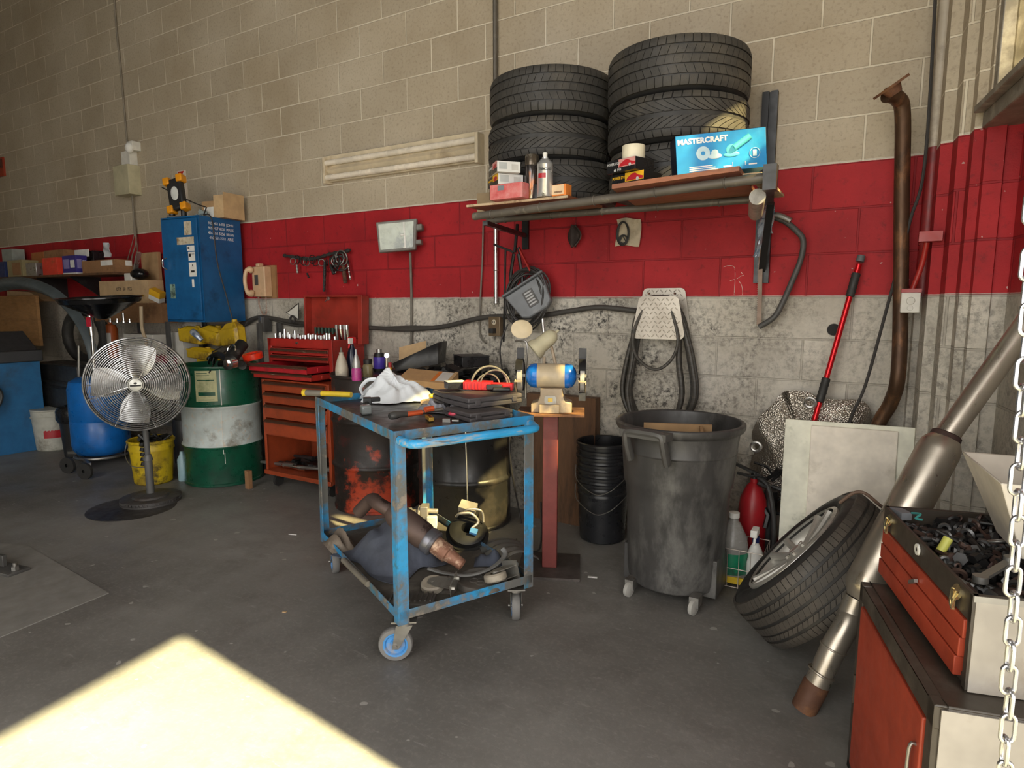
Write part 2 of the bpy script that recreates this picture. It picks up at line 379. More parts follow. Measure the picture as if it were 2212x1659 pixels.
def tray(z, nm, m2):
    b = B(); e = .004; h = .034
    b.box(e,0,z-h,TL-e,e,z); b.box(e,TW-e,z-h,TL-e,TW,z); b.box(0,e,z-h,e,TW-e,z); b.box(TL-e,e,z-h,TL,TW-e,z)
    part(nm+'_rim', b, m_tro, tr, bevel=.001)
    b = B(); b.box(e,e,z-h,TL-e,TW-e,z-h+.004); part(nm, b, m2, tr)
m_topsh = mat('greasy_shelf', (.045,.043,.042), .38, .3, dirt=[((.12,.11,.10), 5, .5, .7)])
tray(TZ1, 'top_shelf', m_topsh); tray(.215, 'bottom_shelf', mat('dusty_shelf', (.075,.066,.056), .7, dirt=[((.16,.14,.12), 6, .5, .7)]))
b = B(); pts = spl([(.02,-.002,.835),(.03,-.045,.832),(.07,-.078,.832),(.29,-.080,.832),(.51,-.078,.832),(.55,-.045,.832),(.56,-.002,.835)], 6); b.tube(pts, .0165, 12)
part('push_handle', b, mat('worn_blue_handle', (.03,.30,.62), .4, dirt=[((.36,.36,.34), 5, .5, .6), ((.12,.10,.09), 4, .60, .66)], sc=(1,6,6)), tr)
m_tire1 = mat('caster_rubber', (.17,.165,.16), .6); m_bluehub = mat('blue_caster_ring', (.06,.24,.55), .4, dirt=[((.3,.28,.26), 6, .5, .6)])
def caster(par, c, rz, R=.058, wd=.032, m_t=m_tire1, zt=.162):
    M = MX((c[0], c[1], 0), rz); ox = .035
    b = B(); b.box(-.045,-.035,zt-.006,.045,.035,zt,M); b.cyl((0,0,zt-.022),(0,0,zt-.006),.03,M=M)
    for s in (-1,1): b.prism([(-.03,zt-.02),(.03,zt-.02),(ox+.012,R-.012),(ox-.012,R-.012)], .003, M @ MX((0, s*(wd/2+.006)+.0015, 0), 0, PI/2))
    b.cyl((ox,-wd/2-.014,R),(ox,wd/2+.014,R),.007,M=M)
    f = part('caster', b, m_steel, par)
    b = B(); W = AX((ox,-wd/2,R),(0,1,0)); b.lathe([(R*.62,0),(R*.94,0),(R,.005),(R,wd-.005),(R*.94,wd),(R*.62,wd)], 36, M @ W)
    part('tyre', b, m_t, f)
    b = B(); b.lathe([(.008,.004),(R*.30,.002),(R*.34,.008),(R*.55,.008),(R*.62,0),(R*.72,-.0012),(R*.72,.0),(R*.72,wd+.001),(R*.62,wd),(R*.55,wd-.008),(R*.34,wd-.008),(R*.3,wd-.002),(.008,wd-.004)], 36, M @ W)
    part('hub', b, m_bluehub, f)
caster(tr, (.045,.05), R_(150), .063); caster(tr, (TL-.05,.05), R_(60)); caster(tr, (.05,TW-.06), R_(80)); caster(tr, (TL-.05,TW-.06), R_(60))

# ================================================================ TYRES
def tyre_body(b, R, wd, rin=.2):     # carcass around local z, from -wd/2 to wd/2
    h = wd/2; r = R-.008
    pr = [(rin+.004,-h+.035),(rin,-h+.02),(rin+.008,-h+.012),(R*.78,-h+.001),(R*.86,-h),(r-.028,-h+.006),(r-.012,-h+.014),(r-.003,-h+.026),(r,-h+.045),(r,h-.045),(r-.003,h-.026),(r-.012,h-.014),(r-.028,h-.006),(R*.86,h),(R*.78,h-.001),(rin+.008,h-.012),(rin,h-.02),(rin+.004,h-.035)]
    inner = [(r-.02,h-.03),(r-.016,0),(r-.02,-h+.03)]
    b.lathe(pr+inner+[pr[0]], 72)
def tyre_tread(b, R, wd, kind, N=56):
    h = wd/2
    def rad(z):
        a = abs(z)/h; return R-.002-(.0 if a < .6 else (a-.6)**2*.12)
    def block(t0, t1, z0, z1, sk, ns=3, shrink=0.):
        vs = []
        for j in range(ns+1):
            z = z0+(z1-z0)*j/ns; d = sk(z); q = shrink*j/ns
            for t in (t0+q, t1-q):
                for rr in (rad(z)-.010, rad(z)): a = t+d; vs.append((rr*math.cos(a), rr*math.sin(a), z))
        fs = [(0,1,3,2), tuple(4*ns+i for i in (0,2,3,1))]
        for j in range(ns):
            o = 4*j; fs += [(o+1,o+5,o+7,o+3),(o,o+4,o+5,o+1),(o+2,o+3,o+7,o+6),(o,o+2,o+6,o+4)]
        b.add(vs, fs)
    p = 2*PI/N
    if kind == 'ribs':
        for i in range(N):
            t = i*p
            block(t+.003, t+p-.008, -h+.012, -h*.56, lambda z: z*.2)
            block(t+.003, t+p-.008, h*.56, h-.012, lambda z: z*.2)
            block(t+.002, t+p-.006, -h*.50, -h*.20, lambda z: -z*1.2)
            block(t+.002, t+p-.006, h*.20, h*.50, lambda z: z*1.2)
            block(t+.001, t+p-.003, -h*.14, h*.14, lambda z: z*.7)
    elif kind == 'arrow':
        for i in range(N):
            t = i*p; k = 5.2
            for s in (-1, 1):
                block(t+.003, t+p-.014, s*(h-.012), s*h*.62, lambda z: -k*(h*.62-abs(z))*.10)
                block(t+.004, t+p-.010, s*h*.57, s*h*.10, lambda z: k*((h*.62-abs(z))*.55+(h*.62-abs(z))**2*9), 4, .006)
    else:
        for i in range(N):
            t = i*p
            for s in (-1,1):
                block(t+.002, t+p-.006, s*(h-.010), s*h*.62, lambda z: s*.0+z*.3)
                block(t+.002, t+p-.007, s*h*.52, s*h*.36, lambda z: z*3)
                block(t+.001, t+p-.0028, s*h*.30, s*h*.05, lambda z: z*1.4)
m_tread = mat('tyre_tread_rubber', (.040,.037,.033), .62, dirt=[((.105,.090,.068), 4, .50, .80), ((.012,.012,.012), 8, .6, .8)], bmp=(160,.25), sc=(1,1,1))
m_side = mat('tyre_sidewall_rubber', (.024,.023,.022), .55, dirt=[((.09,.08,.06), 4, .55, .8)])
def tyre(label, c, rz, kind, group, R=.315, wd=.205, proto=None, tilt=0, N=56):
    if proto is not None: return copy_tree(proto, c, rz, label, group)
    t = thing('car_tyre', label, 'tyre', c, rz, group)
    b = B(); tyre_body(b, R, wd); b.v = [p+Vector((0,0,wd/2)) for p in b.v]; part('sidewall', b, m_side, t)
    b = B(); tyre_tread(b, R, wd, kind, N); b.v = [p+Vector((0,0,wd/2)) for p in b.v]; part('tread', b, m_tread, t)
    return t
G = 'used tyres in two stacks on the wall rack'
A = tyre('top tyre of the right-hand, taller-looking stack, zigzag ribbed tread', (-.875,2.99,2.188), 0, 'ribs', G, .32, .225)
tyre('top tyre of the left-hand stack, darker zigzag ribbed tread', (-1.525,2.99,2.186), 1.3, 'ribs', G, proto=A)
C_ = tyre('middle tyre of the right-hand stack, swooping arrow tread', (-.87,2.985,1.987), .4, 'arrow', G, .318, .200, N=50)
tyre('middle tyre of the left-hand stack, swooping arrow tread', (-1.532,2.985,1.985), 1.1, 'arrow', G, proto=C_)
tyre('bottom tyre of the left-hand stack, behind the spray cans', (-1.50,2.995,1.784), 2.1, 'arrow', G, proto=C_)
tyre('bottom tyre of the right-hand stack, mostly hidden behind the blue tool box', (-.865,2.995,1.786), 2.6, 'arrow', G, proto=C_)

# wheel leaning by the cabinet
n_ = Vector((math.cos(R_(40.5))*math.cos(R_(181)), math.cos(R_(40.5))*math.sin(R_(181)), math.sin(R_(40.5))))
wc = Vector((-.235, 2.477, .391)); WM_ = AX(wc-n_*.11, n_)
wh = thing('car_wheel', 'worn car wheel with silver alloy rim leaning beside the red tool cabinets', 'wheel', (wc.x, wc.y, 0))
Wl = Matrix.Translation(-Vector((wc.x, wc.y, 0))) @ WM_
b = B(); b.M = Wl; tyre_body(b, .32, .22, .213); part('sidewall', b, m_side, wh)
b = B(); b.M = Wl; tyre_tread(b, .32, .22, 'summer', 84); part('tread', b, mat('worn_tread', (.055,.048,.040), .65, dirt=[((.12,.10,.08), 4, .5, .8)]), wh)
m_rim = mat('brake_dusted_alloy', (.60,.58,.53), .42, .6, dirt=[((.10,.09,.08), 5, .52, .75)])
b = B(); b.M = Wl
b.lathe([(.205,.11),(.219,.105),(.221,.095),(.213,.09),(.206,.08),(.196,.06),(.19,-.02),(.195,-.08),(.215,-.10)], 60)
b.lathe([(0,.095),(.022,.095),(.030,.088),(.052,.084),(.066,.074),(.074,.04)], 40)
for i in range(10):
    a = 2*PI*i/10+(.11 if i % 2 else -.11)+.2
    p0 = Vector((.050*math.cos(a), .050*math.sin(a), .066)); p1 = Vector((.13*math.cos(a+.0), .13*math.sin(a), .080)); p2 = Vector((.203*math.cos(a), .203*math.sin(a), .094))
    b.tube(spl([p0, p1, p2], 5), [.017,.0165,.016,.0155,.015,.0145,.0145,.0145,.0145,.015,.016], 8)
for i in range(5):
    a = 2*PI*i/5; b.cyl((.04*math.cos(a), .04*math.sin(a), .080), (.04*math.cos(a), .04*math.sin(a), .094), .009, n=6)
part('rim', b, m_rim, wh)
b = B(); b.M = Wl; b.lathe([(.05,.03),(.19,.02),(.192,.0),(.05,-.0)], 48); part('brake_side_disc', b, mat('dark_inner_rim', (.03,.028,.026), .6), wh)
b = B(); b.M = Wl; q = lambda r, a, z: (r*math.cos(a), r*math.sin(a), z)
a0 = math.atan2(*reversed([(Wl.inverted() @ Vector((.05,.15,.9)))[i] for i in (0,1)]))
b.tube(spl([q(.24,a0-.25,.115),q(.30,a0-.28,.112),q(.328,a0-.30,.09),q(.33,a0-.25,.03),q(.33,a0-.05,-.01),q(.33,a0+.15,-.04),q(.325,a0+.3,-.11)], 6), .006, 8)
part('rubber_cord', b, mat('brown_cord', (.16,.10,.07), .6), wh)
# ================================================================ DRUMS AND CONTAINERS
def drum(name, label, c, R, H, mats, zs=(), rz=0, group=None, cat='drum', open_top=True):
    t = thing(name, label, cat, c, rz, group)
    pr = [(0,.012),(R-.03,.012),(R-.012,.006),(R-.006,0),(R,.004),(R,.018),(R-.006,.024)]
    z = .024
    for hp in (H/3, 2*H/3):
        pr += [(R-.006, hp-.022),(R-.001, hp-.014),(R+.005, hp-.004),(R+.005, hp+.004),(R-.001, hp+.014),(R-.006, hp+.022)]
    pr += [(R-.006,H-.024),(R,H-.018),(R+.003,H-.008),(R,H),(R-.006,H),(R-.012,H-.006)]
    pr += [(R-.014,H-.10),(0,H-.11)] if open_top else [(R-.014,H-.018),(0,H-.018)]
    pts = []
    for a, c_ in zip(pr, pr[1:]):           # subdivide the long bands so that paint bands stay crisp
        pts.append(a)
    pts.append(pr[-1]); b = B(); b.lathe(pts, 56)
    o = part('body', b, mats, t)
    if zs:
        for p in o.data.polygons:
            zc = p.center.z; p.material_index = sum(1 for q in zs if zc > q)
    return t
m_green = mat('dark_green_drum_paint', (.006,.085,.045), .33, dirt=[((.008,.03,.02), 3, .5, .7), ((.10,.12,.09), 16, .68, .78)])
m_whdr = mat('scuffed_white_drum_paint', (.50,.56,.55), .5, dirt=[((.16,.13,.09), 3, .50, .62), ((.55,.50,.42), 22, .58, .64)])
g = drum('oil_drum', 'green steel drum with a scuffed white middle band and a yellow label', (-4.165,2.825,0), .272, .862, [m_green, m_whdr, m_green], (.29,.575), rz=0)
# label and paint drips on the drum, curved with it
def curved(R, a0, a1, z0, z1, th=.0012, n=10):
    b = B(); b.sheet(lambda u, v: ((R+.001)*math.cos(a0+(a1-a0)*u), (R+.001)*math.sin(a0+(a1-a0)*u), z0+(z1-z0)*v), n, 3, -th); return b
av = math.atan2(-2.79, 4.19)            # towards the camera
lab = part('label', curved(.268, av-.62, av-.08, .62, .835), mat('stained_yellow_label', (.52,.52,.30), .6, dirt=[((.25,.28,.15), 7, .5, .7)]), g)
for z0, z1, a0, a1, mm in ((.66,.685,av-.55,av-.13,m_green),(.765,.772,av-.56,av-.14,m_green),(.80,.805,av-.58,av-.25,m_green),(.815,.82,av-.58,av-.3,m_green),(.63,.633,av-.56,av-.16,m_green)):
    part('printed_line', curved(.2695, a0, a1, z0, z1, .0008, 6), mm, lab)
b = B(); b.k = 0
b.M = None
for (a, z0, z1, w_) in ((av-.02,.24,.55,.008),(av+.0,.58,.86,.010),(av+.01,.17,.25,.006)):
    b2 = curved(.2675 if z0 > .5 else .2675, a-w_, a+w_, z0, z1, .001, 2); b.add(b2.v, b2.f)
part('paint_drip', b, m_white, g)
# old brake parts heaped on the green drum
m_part = mat('black_car_part', (.018,.018,.018), .45, .3, dirt=[((.12,.11,.10), 10, .6, .75)])
t = thing('control_arm', 'black suspension arm with a silver joint lying on the green drum', 'car part', tuple(wy(500,790,2.60)-Vector((.14,-.17,.05))))
b = B(); b.tube(spl([(-.36,.02,.06),(-.22,-.02,.10),(-.08,-.06,.085),(.06,-.10,.05),(.16,-.13,.06)],6), [.035]*25, 10, flat=.6); b.tube(spl([(-.30,.05,.02),(-.15,.08,.03),(0,.05,.03),(.10,-.06,.04)],5), .03, 8)
b.cyl((.14,-.17,.10),(.12,-.06,.19),.045,.04); b.cyl((.02,-.13,.04),(.02,-.04,.05),.03)
part('arm', b, m_part, t)
b = B(); b.cyl((.14,-.19,.07),(.14,-.15,.075),.045); b.cyl((.14,-.215,.07),(.14,-.19,.07),.024,n=6); b.ring((.13,-.155,.155),.034,.006,(.1,-1,.3))
part('silver_joint', b, m_chrome, t)
for x in (-.27,-.22): 
    b = B(); b.cyl((x,-.06,.03),(x+.015,-.06,.08),.009); part('bolt', b, m_chrome, t)
blue_oil = mat('bright_blue_tank', (.006,.13,.46), .34, dirt=[((.004,.04,.13), 3, .5, .75), ((.1,.1,.1), 9, .68, .8)])
oc = Vector((-5.44,2.60,0)); od = thing('oil_drainer', 'blue waste oil tank on wheels with black drain pan on a chrome pole', 'oil drainer', oc)
b = B(); b.lathe([(0,.075),(.12,.075),(.17,.09),(.20,.13),(.207,.17),(.207,.36),(.204,.366),(.207,.372),(.207,.62),(.19,.68),(.14,.71),(0,.71)], 44); part('tank', b, blue_oil, od)
tp = wy(195,690,2.62)-oc; b = B(); b.cyl((.02,-.02,.70),(tp.x+.01,tp.y,tp.z-.12),.013); b.cyl((tp.x+.005,tp.y,tp.z-.13),(tp.x,tp.y,tp.z+.03),.02); part('pole', b, m_chrome, od)
b = B(); b.cyl((tp.x+.03,tp.y-.03,tp.z-.02),(tp.x+.08,tp.y-.05,tp.z-.02),.006); b.bar((tp.x+.075,tp.y-.05,tp.z-.055),(tp.x+.075,tp.y-.05,tp.z+.02),.03,.012); part('red_valve', b, mat('red_lever', (.6,.02,.05), .4), od)
pc = wy(218,648,2.62)-oc; b = B(); b.M = MX((pc.x,pc.y,pc.z-.02), .1, R_(4))
b.lathe([(.03,-.13),(.05,-.12),(.24,-.015),(.275,.0),(.285,.03),(.30,.035),(.30,.045),(.275,.045),(.262,.012),(.235,.0),(.05,-.10),(0,-.10)], 40)
part('drain_pan', b, mat('glossy_black_pan', (.008,.008,.009), .2), od)
pe = wy(308,662,2.62)-oc; b = B(); b.tube(spl([(pe.x-.02,pe.y,pe.z),(pe.x-.03,pe.y,pe.z-.15),(pe.x-.06,pe.y+.02,pe.z-.35),(.1,.05,.70)],6), .013, 8); part('hose', b, mat('beige_hose', (.35,.27,.17), .5), od)
for s in (-1,1):
    wpt = (fz(185,1035,.0) if s > 0 else fz(148,1022,.0))-oc
    b = B(); b.M = AX((wpt.x, wpt.y, .062), (.35*1, -1, 0)); b.lathe([(.012,-.02),(.03,-.022),(.032,-.012),(.045,-.014),(.062,-.01),(.065,0),(.062,.012),(.045,.014),(.03,.012),(.012,.014)], 28); part('wheel', b, m_rubber, od)
b = B(); b.ring((0,0,.07),.19,.012); b.bar((-.19,-.10,.07),(.25,-.22,.065),.02); b.bar((-.30,-.12,.07),(.1,.1,.07),.02); b.tube(spl([(-.26,-.02,.08),(-.30,0,.5),(-.28,.02,.95)],5),.010,8); part('cart_frame', b, m_steel, od)

# blue and red-rusted, black drums behind the trolley
m_rdr = mat('burnt_red_drum_paint', (.020,.014,.012), .5, dirt=[((.40,.048,.018), 2.9, .505, .575), ((.05,.012,.01), 9, .58, .66), ((.20,.06,.03), 14, .62, .70)], bmp=(20,.3), sc=(1,1,1))
drum('rusty_oil_drum', 'black drum with flaking orange-red paint behind the left side of the trolley', (-2.775,2.975,0), .278, .862, [m_rdr], open_top=False)
m_bdr = mat('oily_black_drum_paint', (.022,.021,.020), .35, dirt=[((.06,.05,.04), 3, .5, .7), ((.30,.29,.27), 14, .70, .74)], bmp=(16,.3))
drum('black_oil_drum', 'oily black steel drum seen through the trolley, beside the grinder stand', (-2.105,3.01,0), .282, .855, [m_bdr], open_top=False)

# wheeled trash can
cc = fz(1450,1290); cc = Vector((-.742, 2.735, 0)); cn = thing('trash_can', 'big grey-black wheeled plastic trash can with moulded handle', 'trash can', cc, R_(-2))
m_can = mat('scuffed_grey_plastic', (.050,.048,.047), .45, dirt=[((.17,.165,.155), 3.5, .48, .70), ((.015,.015,.015), 5, .55, .7), ((.35,.33,.30), 26, .70, .76)], bmp=(30,.12), sc=(1,1,.45))
def canR(z, k=1.): return (.205+.035*z/.55) if z < .52 else (.247+.035*(z-.52)/.31)
b = B(); Hc = .845
pr = [(0,.05),(.205,.05),(.218,.06),(.225,.10),(.240,.48),(.243,.52),(.252,.545),(.256,.57),(.262,.70),(.268,.705),(.268,.715),(.266,.72),(.276,.80),(.292,.808),(.298,.82),(.298,.84),(.288,Hc),(.278,.842),(.272,.81),(.258,.60),(.225,.45),(.19,.08),(0,.07)]
pr = [(r*.94, z*.93) for r, z in pr]; b.lathe(pr, 56)
b.box(-.212,-.09,.03,-.10,.09,.20); b.box(.11,-.09,.03,.212,.09,.20)
part('body', b, m_can, cn, bevel=.006)
ha = R_(-99); Mh = MX((0,0,0), ha)
b = B(); b.M = Mh
b.M = Mh @ Matrix.Translation((-.016,0,-.055))
b.tube(spl([(.285,-.085,.70),(.300,-.085,.73),(.325,-.085,.79),(.330,-.075,.825),(.332,0,.83),(.330,.075,.825),(.325,.085,.79),(.300,.085,.73),(.285,.085,.70)],5), .016, 8, flat=1.3)
b.box(.285,-.105,.805,.345,.105,.835)
part('handle', b, mat('worn_grey_handle', (.075,.072,.068), .5), cn, bevel=.004)
for (px, py) in ((1358,1288),(1497,1328)):
    p = fz(px, py)-cc; p = MX((0,0,0), -R_(-2)) @ p; b = B(); b.M = AX((p.x,p.y,.032), (1,-.25,0)); b.lathe([(0,-.012),(.02,-.012),(.032,-.008),(.033,0),(.032,.008),(.02,.012),(0,.012)], 20); w_ = part('caster_wheel', b, mat('pale_caster', (.4,.39,.36), .5), cn)
    b = B(); b.box(p.x-.02,p.y-.02+.02,.03,p.x+.02,p.y+.06,.075); part('caster_fork', b, m_steel, cn)
b = B(); b.cb((-.02,.04,.64),(.30,.012,.24),rz=.35,rx=.1); b.cb((.11,-.04,.64),(.012,.20,.22),rz=.3,rx=.06)
solo('cardboard_box', (lambda q: (setattr(q,'v',[p+cc for p in q.v]), q)[1])(b), m_card, 'folded cardboard box thrown inside the big trash can', 'cardboard')

# stack of nested black buckets
bc = Vector((-1.262, 3.135, 0)); m_bk = mat('black_bucket_plastic', (.018,.019,.022), .32, dirt=[((.07,.07,.07), 9, .6, .75)])
bp = [(r_*.95, z_*.97) for r_, z_ in [(0,.0),(.115,.0),(.13,.01),(.145,.27),(.150,.27),(.150,.285),(.146,.29),(.149,.33),(.157,.333),(.157,.345),(.150,.35),(.144,.345),(.125,.03),(0,.02)]]
proto = None; names = ['bottom','second from bottom','third from bottom','fourth from bottom','third from top','second from top','top']
for i in range(7):
    lb = f'black plastic bucket, {names[i]} of the nested stack beside the trash can' if i < 6 else 'black plastic bucket, open top one of the nested stack beside the trash can'
    if proto is None:
        proto = thing('plastic_bucket', lb, 'bucket', bc, 0, 'nested black buckets'); b = B(); b.lathe(bp, 40); part('bucket_body', b, m_bk, proto)
        b = B(); b.M = MX((0,0,0), R_(-60)); b.tube(spl([(0,-.152,.31),(.06,-.15,.24),(.155,-.07,.19),(.165,.0,.20),(.155,.07,.25),(.06,.15,.30),(0,.152,.31)],6), .0025, 6); part('wire_handle', b, m_steel, proto)
    else: bk_ = copy_tree(proto, (bc.x+random.uniform(-.003,.003), bc.y,   .036*i), R_(17*i*0), lb, 'nested black buckets')
    if i not in (0,3):
        for ch_ in list((proto if i == 0 else bk_).children):
            if ch_.name.startswith('wire'): bpy.data.objects.remove(ch_)

# ================================================================ TALL RED TOOL CABINET (left) AND CHEST
m_rc = mat('worn_orange_red_enamel', (.33,.055,.018), .42, dirt=[((.17,.035,.012), 4, .48, .72), (DK, 9, .64, .78)])
m_pull = mat('brown_drawer_pull', (.11,.05,.03), .4, .4, dirt=[((.45,.38,.28), 14, .62, .68)], sc=(1,1,6))
RX, RY, RL, RD = -3.06, 2.845, .655, .42      # front right corner, length, depth
rc = thing('roller_cabinet', 'tall orange-red roller tool cabinet with open lower bay, beside the green drum', 'tool cabinet', (RX-RL,RY,0), R_(.7))
def pull(par, x0, x1, z, y=0): 
    b = B(); b.prism([(0,0),(-.018,.004),(-.018,.010),(-.004,.022),(0,.022)], x1-x0, Matrix(((0,0,1,x0),(1,0,0,y),(0,1,0,z),(0,0,0,1)))); part('drawer_pull', b, m_pull, par)
b = B(); t_ = .012
b.box(0,0,.10,t_,RD,.775); b.box(RL-t_,0,.10,RL,RD,.775); b.box(0,RD-t_,.10,RL,RD,.775); b.box(0,0,.10,RL,RD,.125); b.box(0,0,.763,RL,RD,.775); b.box(0,.004,.375,RL,RD,.385)
b.box(0,-.006,.10,.025,.0,.775); b.box(RL-.025,-.006,.10,RL,.0,.775); b.box(0,-.02,.095,RL,.0,.125)
part('cabinet_body', b, m_rc, rc, bevel=.002)
for z0, z1 in ((.695,.765),(.610,.685),(.505,.60),(.385,.495)):
    b = B(); b.box(.028,-.012,z0,RL-.028,.35,z1-.004); d = part('drawer', b, m_rc, rc, bevel=.002); pull(d, .03, RL-.03, z1-.026, -.012)
for x in (.06, RL-.06):
    for y in (.05, RD-.05):
        b = B(); b.cyl((x-.012,y,.04),(x+.012,y,.04),.04); b.cb((x,y,.085),(.05,.05,.02)); part('caster_wheel', b, m_rubber, rc)
tool_cols = (m_steel, m_blkpl, m_chrome)
for i, (px, py, ln, a) in enumerate(((600,1002,.34,.1),(640,985,.42,-.25),(625,1012,.25,.0),(650,1020,.30,.35),(612,1000,.16,.2))):
    p = fz(px, py, .15+.02*(i % 2)); p.y = max(p.y, 2.91); b = B(); e = Vector((math.cos(a), math.sin(a)*.4, .03))*ln*.5
    b.cyl(p-e, p+e*.4, .012, n=10); b.cyl(p+e*.4, p+e, .02, n=12); 
    solo('socket_bar', b, tool_cols[i % 3], ['long steel bar lying on the cabinet floor, furthest left in the bay','steel breaker bar lying across the back of the bay','short black ratchet bar at the front of the bay','chrome extension bar at the right of the bay, by the trolley leg','short bar with thick socket head at the bay\'s left'][i], 'tool', 'bars and tools in the open bay')
b = B(); b.k = 0
for i in range(26):
    x = RX-RL+.12+random.random()*.4; y = RY+.1+random.random()*.22; b.cb((x, y, .15+random.random()*.035), (.03+random.random()*.09,.02+random.random()*.03,.02), rz=random.random()*3, rx=random.random()*.5)
solo('greasy_tool_pile', b, m_part, 'heap of greasy black tools filling the bottom bay of the roller cabinet', 'tools', kind='stuff')
# upper chest
CX0, CY, CL, CD, CZ0, CZ1 = -3.765, 2.955, .62, .31, .790, 1.052
tc = thing('tool_chest', 'red tool chest with raised lid and two open drawers, standing on the roller cabinet', 'tool chest', (CX0,CY,CZ0), R_(1.3))
h = CZ1-CZ0; b = B()
b.box(0,0,0,t_,CD,h); b.box(CL-t_,0,0,CL,CD,h); b.box(0,CD-t_,0,CL,CD,h); b.box(0,0,0,CL,CD,.012); b.box(0,-.004,h-.055,CL,.008,h); b.box(0,0,h-.060,CL,CD,h-.052); b.box(0,-.004,0,.03,.01,h); b.box(CL-.03,-.004,0,CL,.01,h)
part('chest_body', b, m_red, tc, bevel=.003)
b = B(); b.M = AX((CL*.47,-.004,h-.025),(0,-1,0)); b.lathe([(0,.006),(.009,.005),(.011,0)], 16); part('lock', b, m_chrome, tc)
for z0, z1, pull_y in ((.155,.198,0),(.108,.150,0)):
    b = B(); b.box(.032,-.008,z0,CL-.032,CD-.05,z1); d = part('drawer', b, m_red, tc, bevel=.002); pull(d, .034, CL-.034, z1-.026, -.008)
m_redin = mat('red_drawer_inside', (.42,.012,.02), .5, dirt=[((.12,.01,.01), 6, .55, .75)])
for z0, z1, out_, mm in ((.052,.102,.20,m_redin),(.002,.048,.165,m_red)):
    b = B(); x0, x1 = .032, CL-.032
    b.box(x0,-out_,z0,x1,-out_+.006,z1); b.box(x0,-out_,z0,x0+.004,CD-.06,z1-.006); b.box(x1-.004,-out_,z0,x1,CD-.06,z1-.006); b.box(x0,-out_,z0,x1,CD-.06,z0+.004)
    b.box(x1,-out_+.09,z0+.01,x1+.006,0,z1-.014)
    d = part('open_drawer', b, mm, tc, bevel=.001); pull(d, x0-.005, x1+.005, z1-.022, -out_)
# lid standing open at the back
b = B(); b.M = MX((0,CD,h), 0, R_(-2)); lh = .30
b.box(.10,.0,0,.10+.012,-.07,lh); b.box(CL+.045-.04,-.07,-.04,CL+.045,0,lh); b.box(.10,-.008,0,CL+.045,0,lh); b.box(.10,-.07,lh-.01,CL+.045,0,lh)
part('lid', b, mat('lid_inner_red', (.33,.030,.018), .45, dirt=[((.14,.02,.012), 4, .5, .75)]), tc, bevel=.002)
b = B(); b.M = MX((CX0,CY,CZ0), R_(1.3)); b.ring((.36,.235,h+lh-.02),.012,.003,(0,1,0)); b.tube([(.33,.235,h+lh-.04),(.38,.235,h+lh-.01)],.003,6)
solo('hook_clip', b, m_steel, 'small wire hook hanging inside the raised tool chest lid', 'hook')
# rows of sockets standing in the chest top
for i in range(22):
    x = CX0+.03+i*.026+random.uniform(-.003,.003); row = i % 2; r = .007+.004*random.random(); hh = .022+.022*random.random()*(1 if i % 4 else 2.2)
    b = B(); z = CZ1-.03; b.lathe([(r*.8,0),(r,0),(r,hh),(r*.7,hh),(r*.6,hh-.006),(0,hh-.006)], 12, MX((x, CY+.035+row*.05, z+.03)))
    solo('socket', b, m_chrome, f'chrome socket standing in the top tray of the red tool chest', 'socket', 'sockets standing in the open tool chest', keep=False)
for i, x in enumerate((CX0+.50, CX0+.54, CX0+.575, CX0+.60)):
    b = B(); b.cyl((x,CY+.18,CZ1-.02),(x+.004,CY+.17,CZ1+.085+.01*(i % 2)),.010,n=12); b.cyl((x+.004,CY+.17,CZ1+.07),(x+.004,CY+.17,CZ1+.10),.013,n=12)
    solo('deep_socket', b, m_chrome if i % 2 else m_steel, 'long deep socket standing at the right end of the open chest', 'socket', 'deep sockets standing at the right end of the open chest')
b = B(); b.cb((CX0+.33,CY+.24,CZ1+.055),(.22,.012,.03)); 
for i in range(6): b.cyl((CX0+.24+i*.035,CY+.22,CZ1+.03),(CX0+.24+i*.035,CY+.22,CZ1+.075),.008,n=8)
solo('socket_rail', b, mat('green_socket_rail', (.03,.07,.05), .5), 'dark green socket rail leaning inside the raised chest lid', 'tool rail')
for i, (x, y) in enumerate(((.30,-.12),(.36,-.10),(.43,-.13),(.34,-.15))):
    b = B(); b.cb((CX0+x,CY+y,CZ0+.075),(.08-.01*i,.03,.03),rz=i*.7)
    solo('hand_tool', b, [m_blkpl,m_blkpl,mat('orange_grip',(.75,.10,.02),.5),m_blkpl][i], ['black tool lying in the open red drawer, leftmost','second black tool in the open red drawer','small tool with bright orange grip in the open red drawer','black tool nearest the front of the open red drawer'][i], 'tool', 'tools in the open drawer')
# orange tape roll
p = wy(546,769,2.86); b = B(); b.M = MX(p, 0, R_(12), R_(-3)); b.lathe([(.040,-.022),(.066,-.022),(.068,-.02),(.068,.02),(.066,.022),(.040,.022),(.040,-.022)], 36)
solo('tape_roll', b, mat('fluorescent_orange_tape', (1.0,.045,.012), .35, var=.02), 'fluorescent orange tape roll lying left of the red tool chest', 'tape')

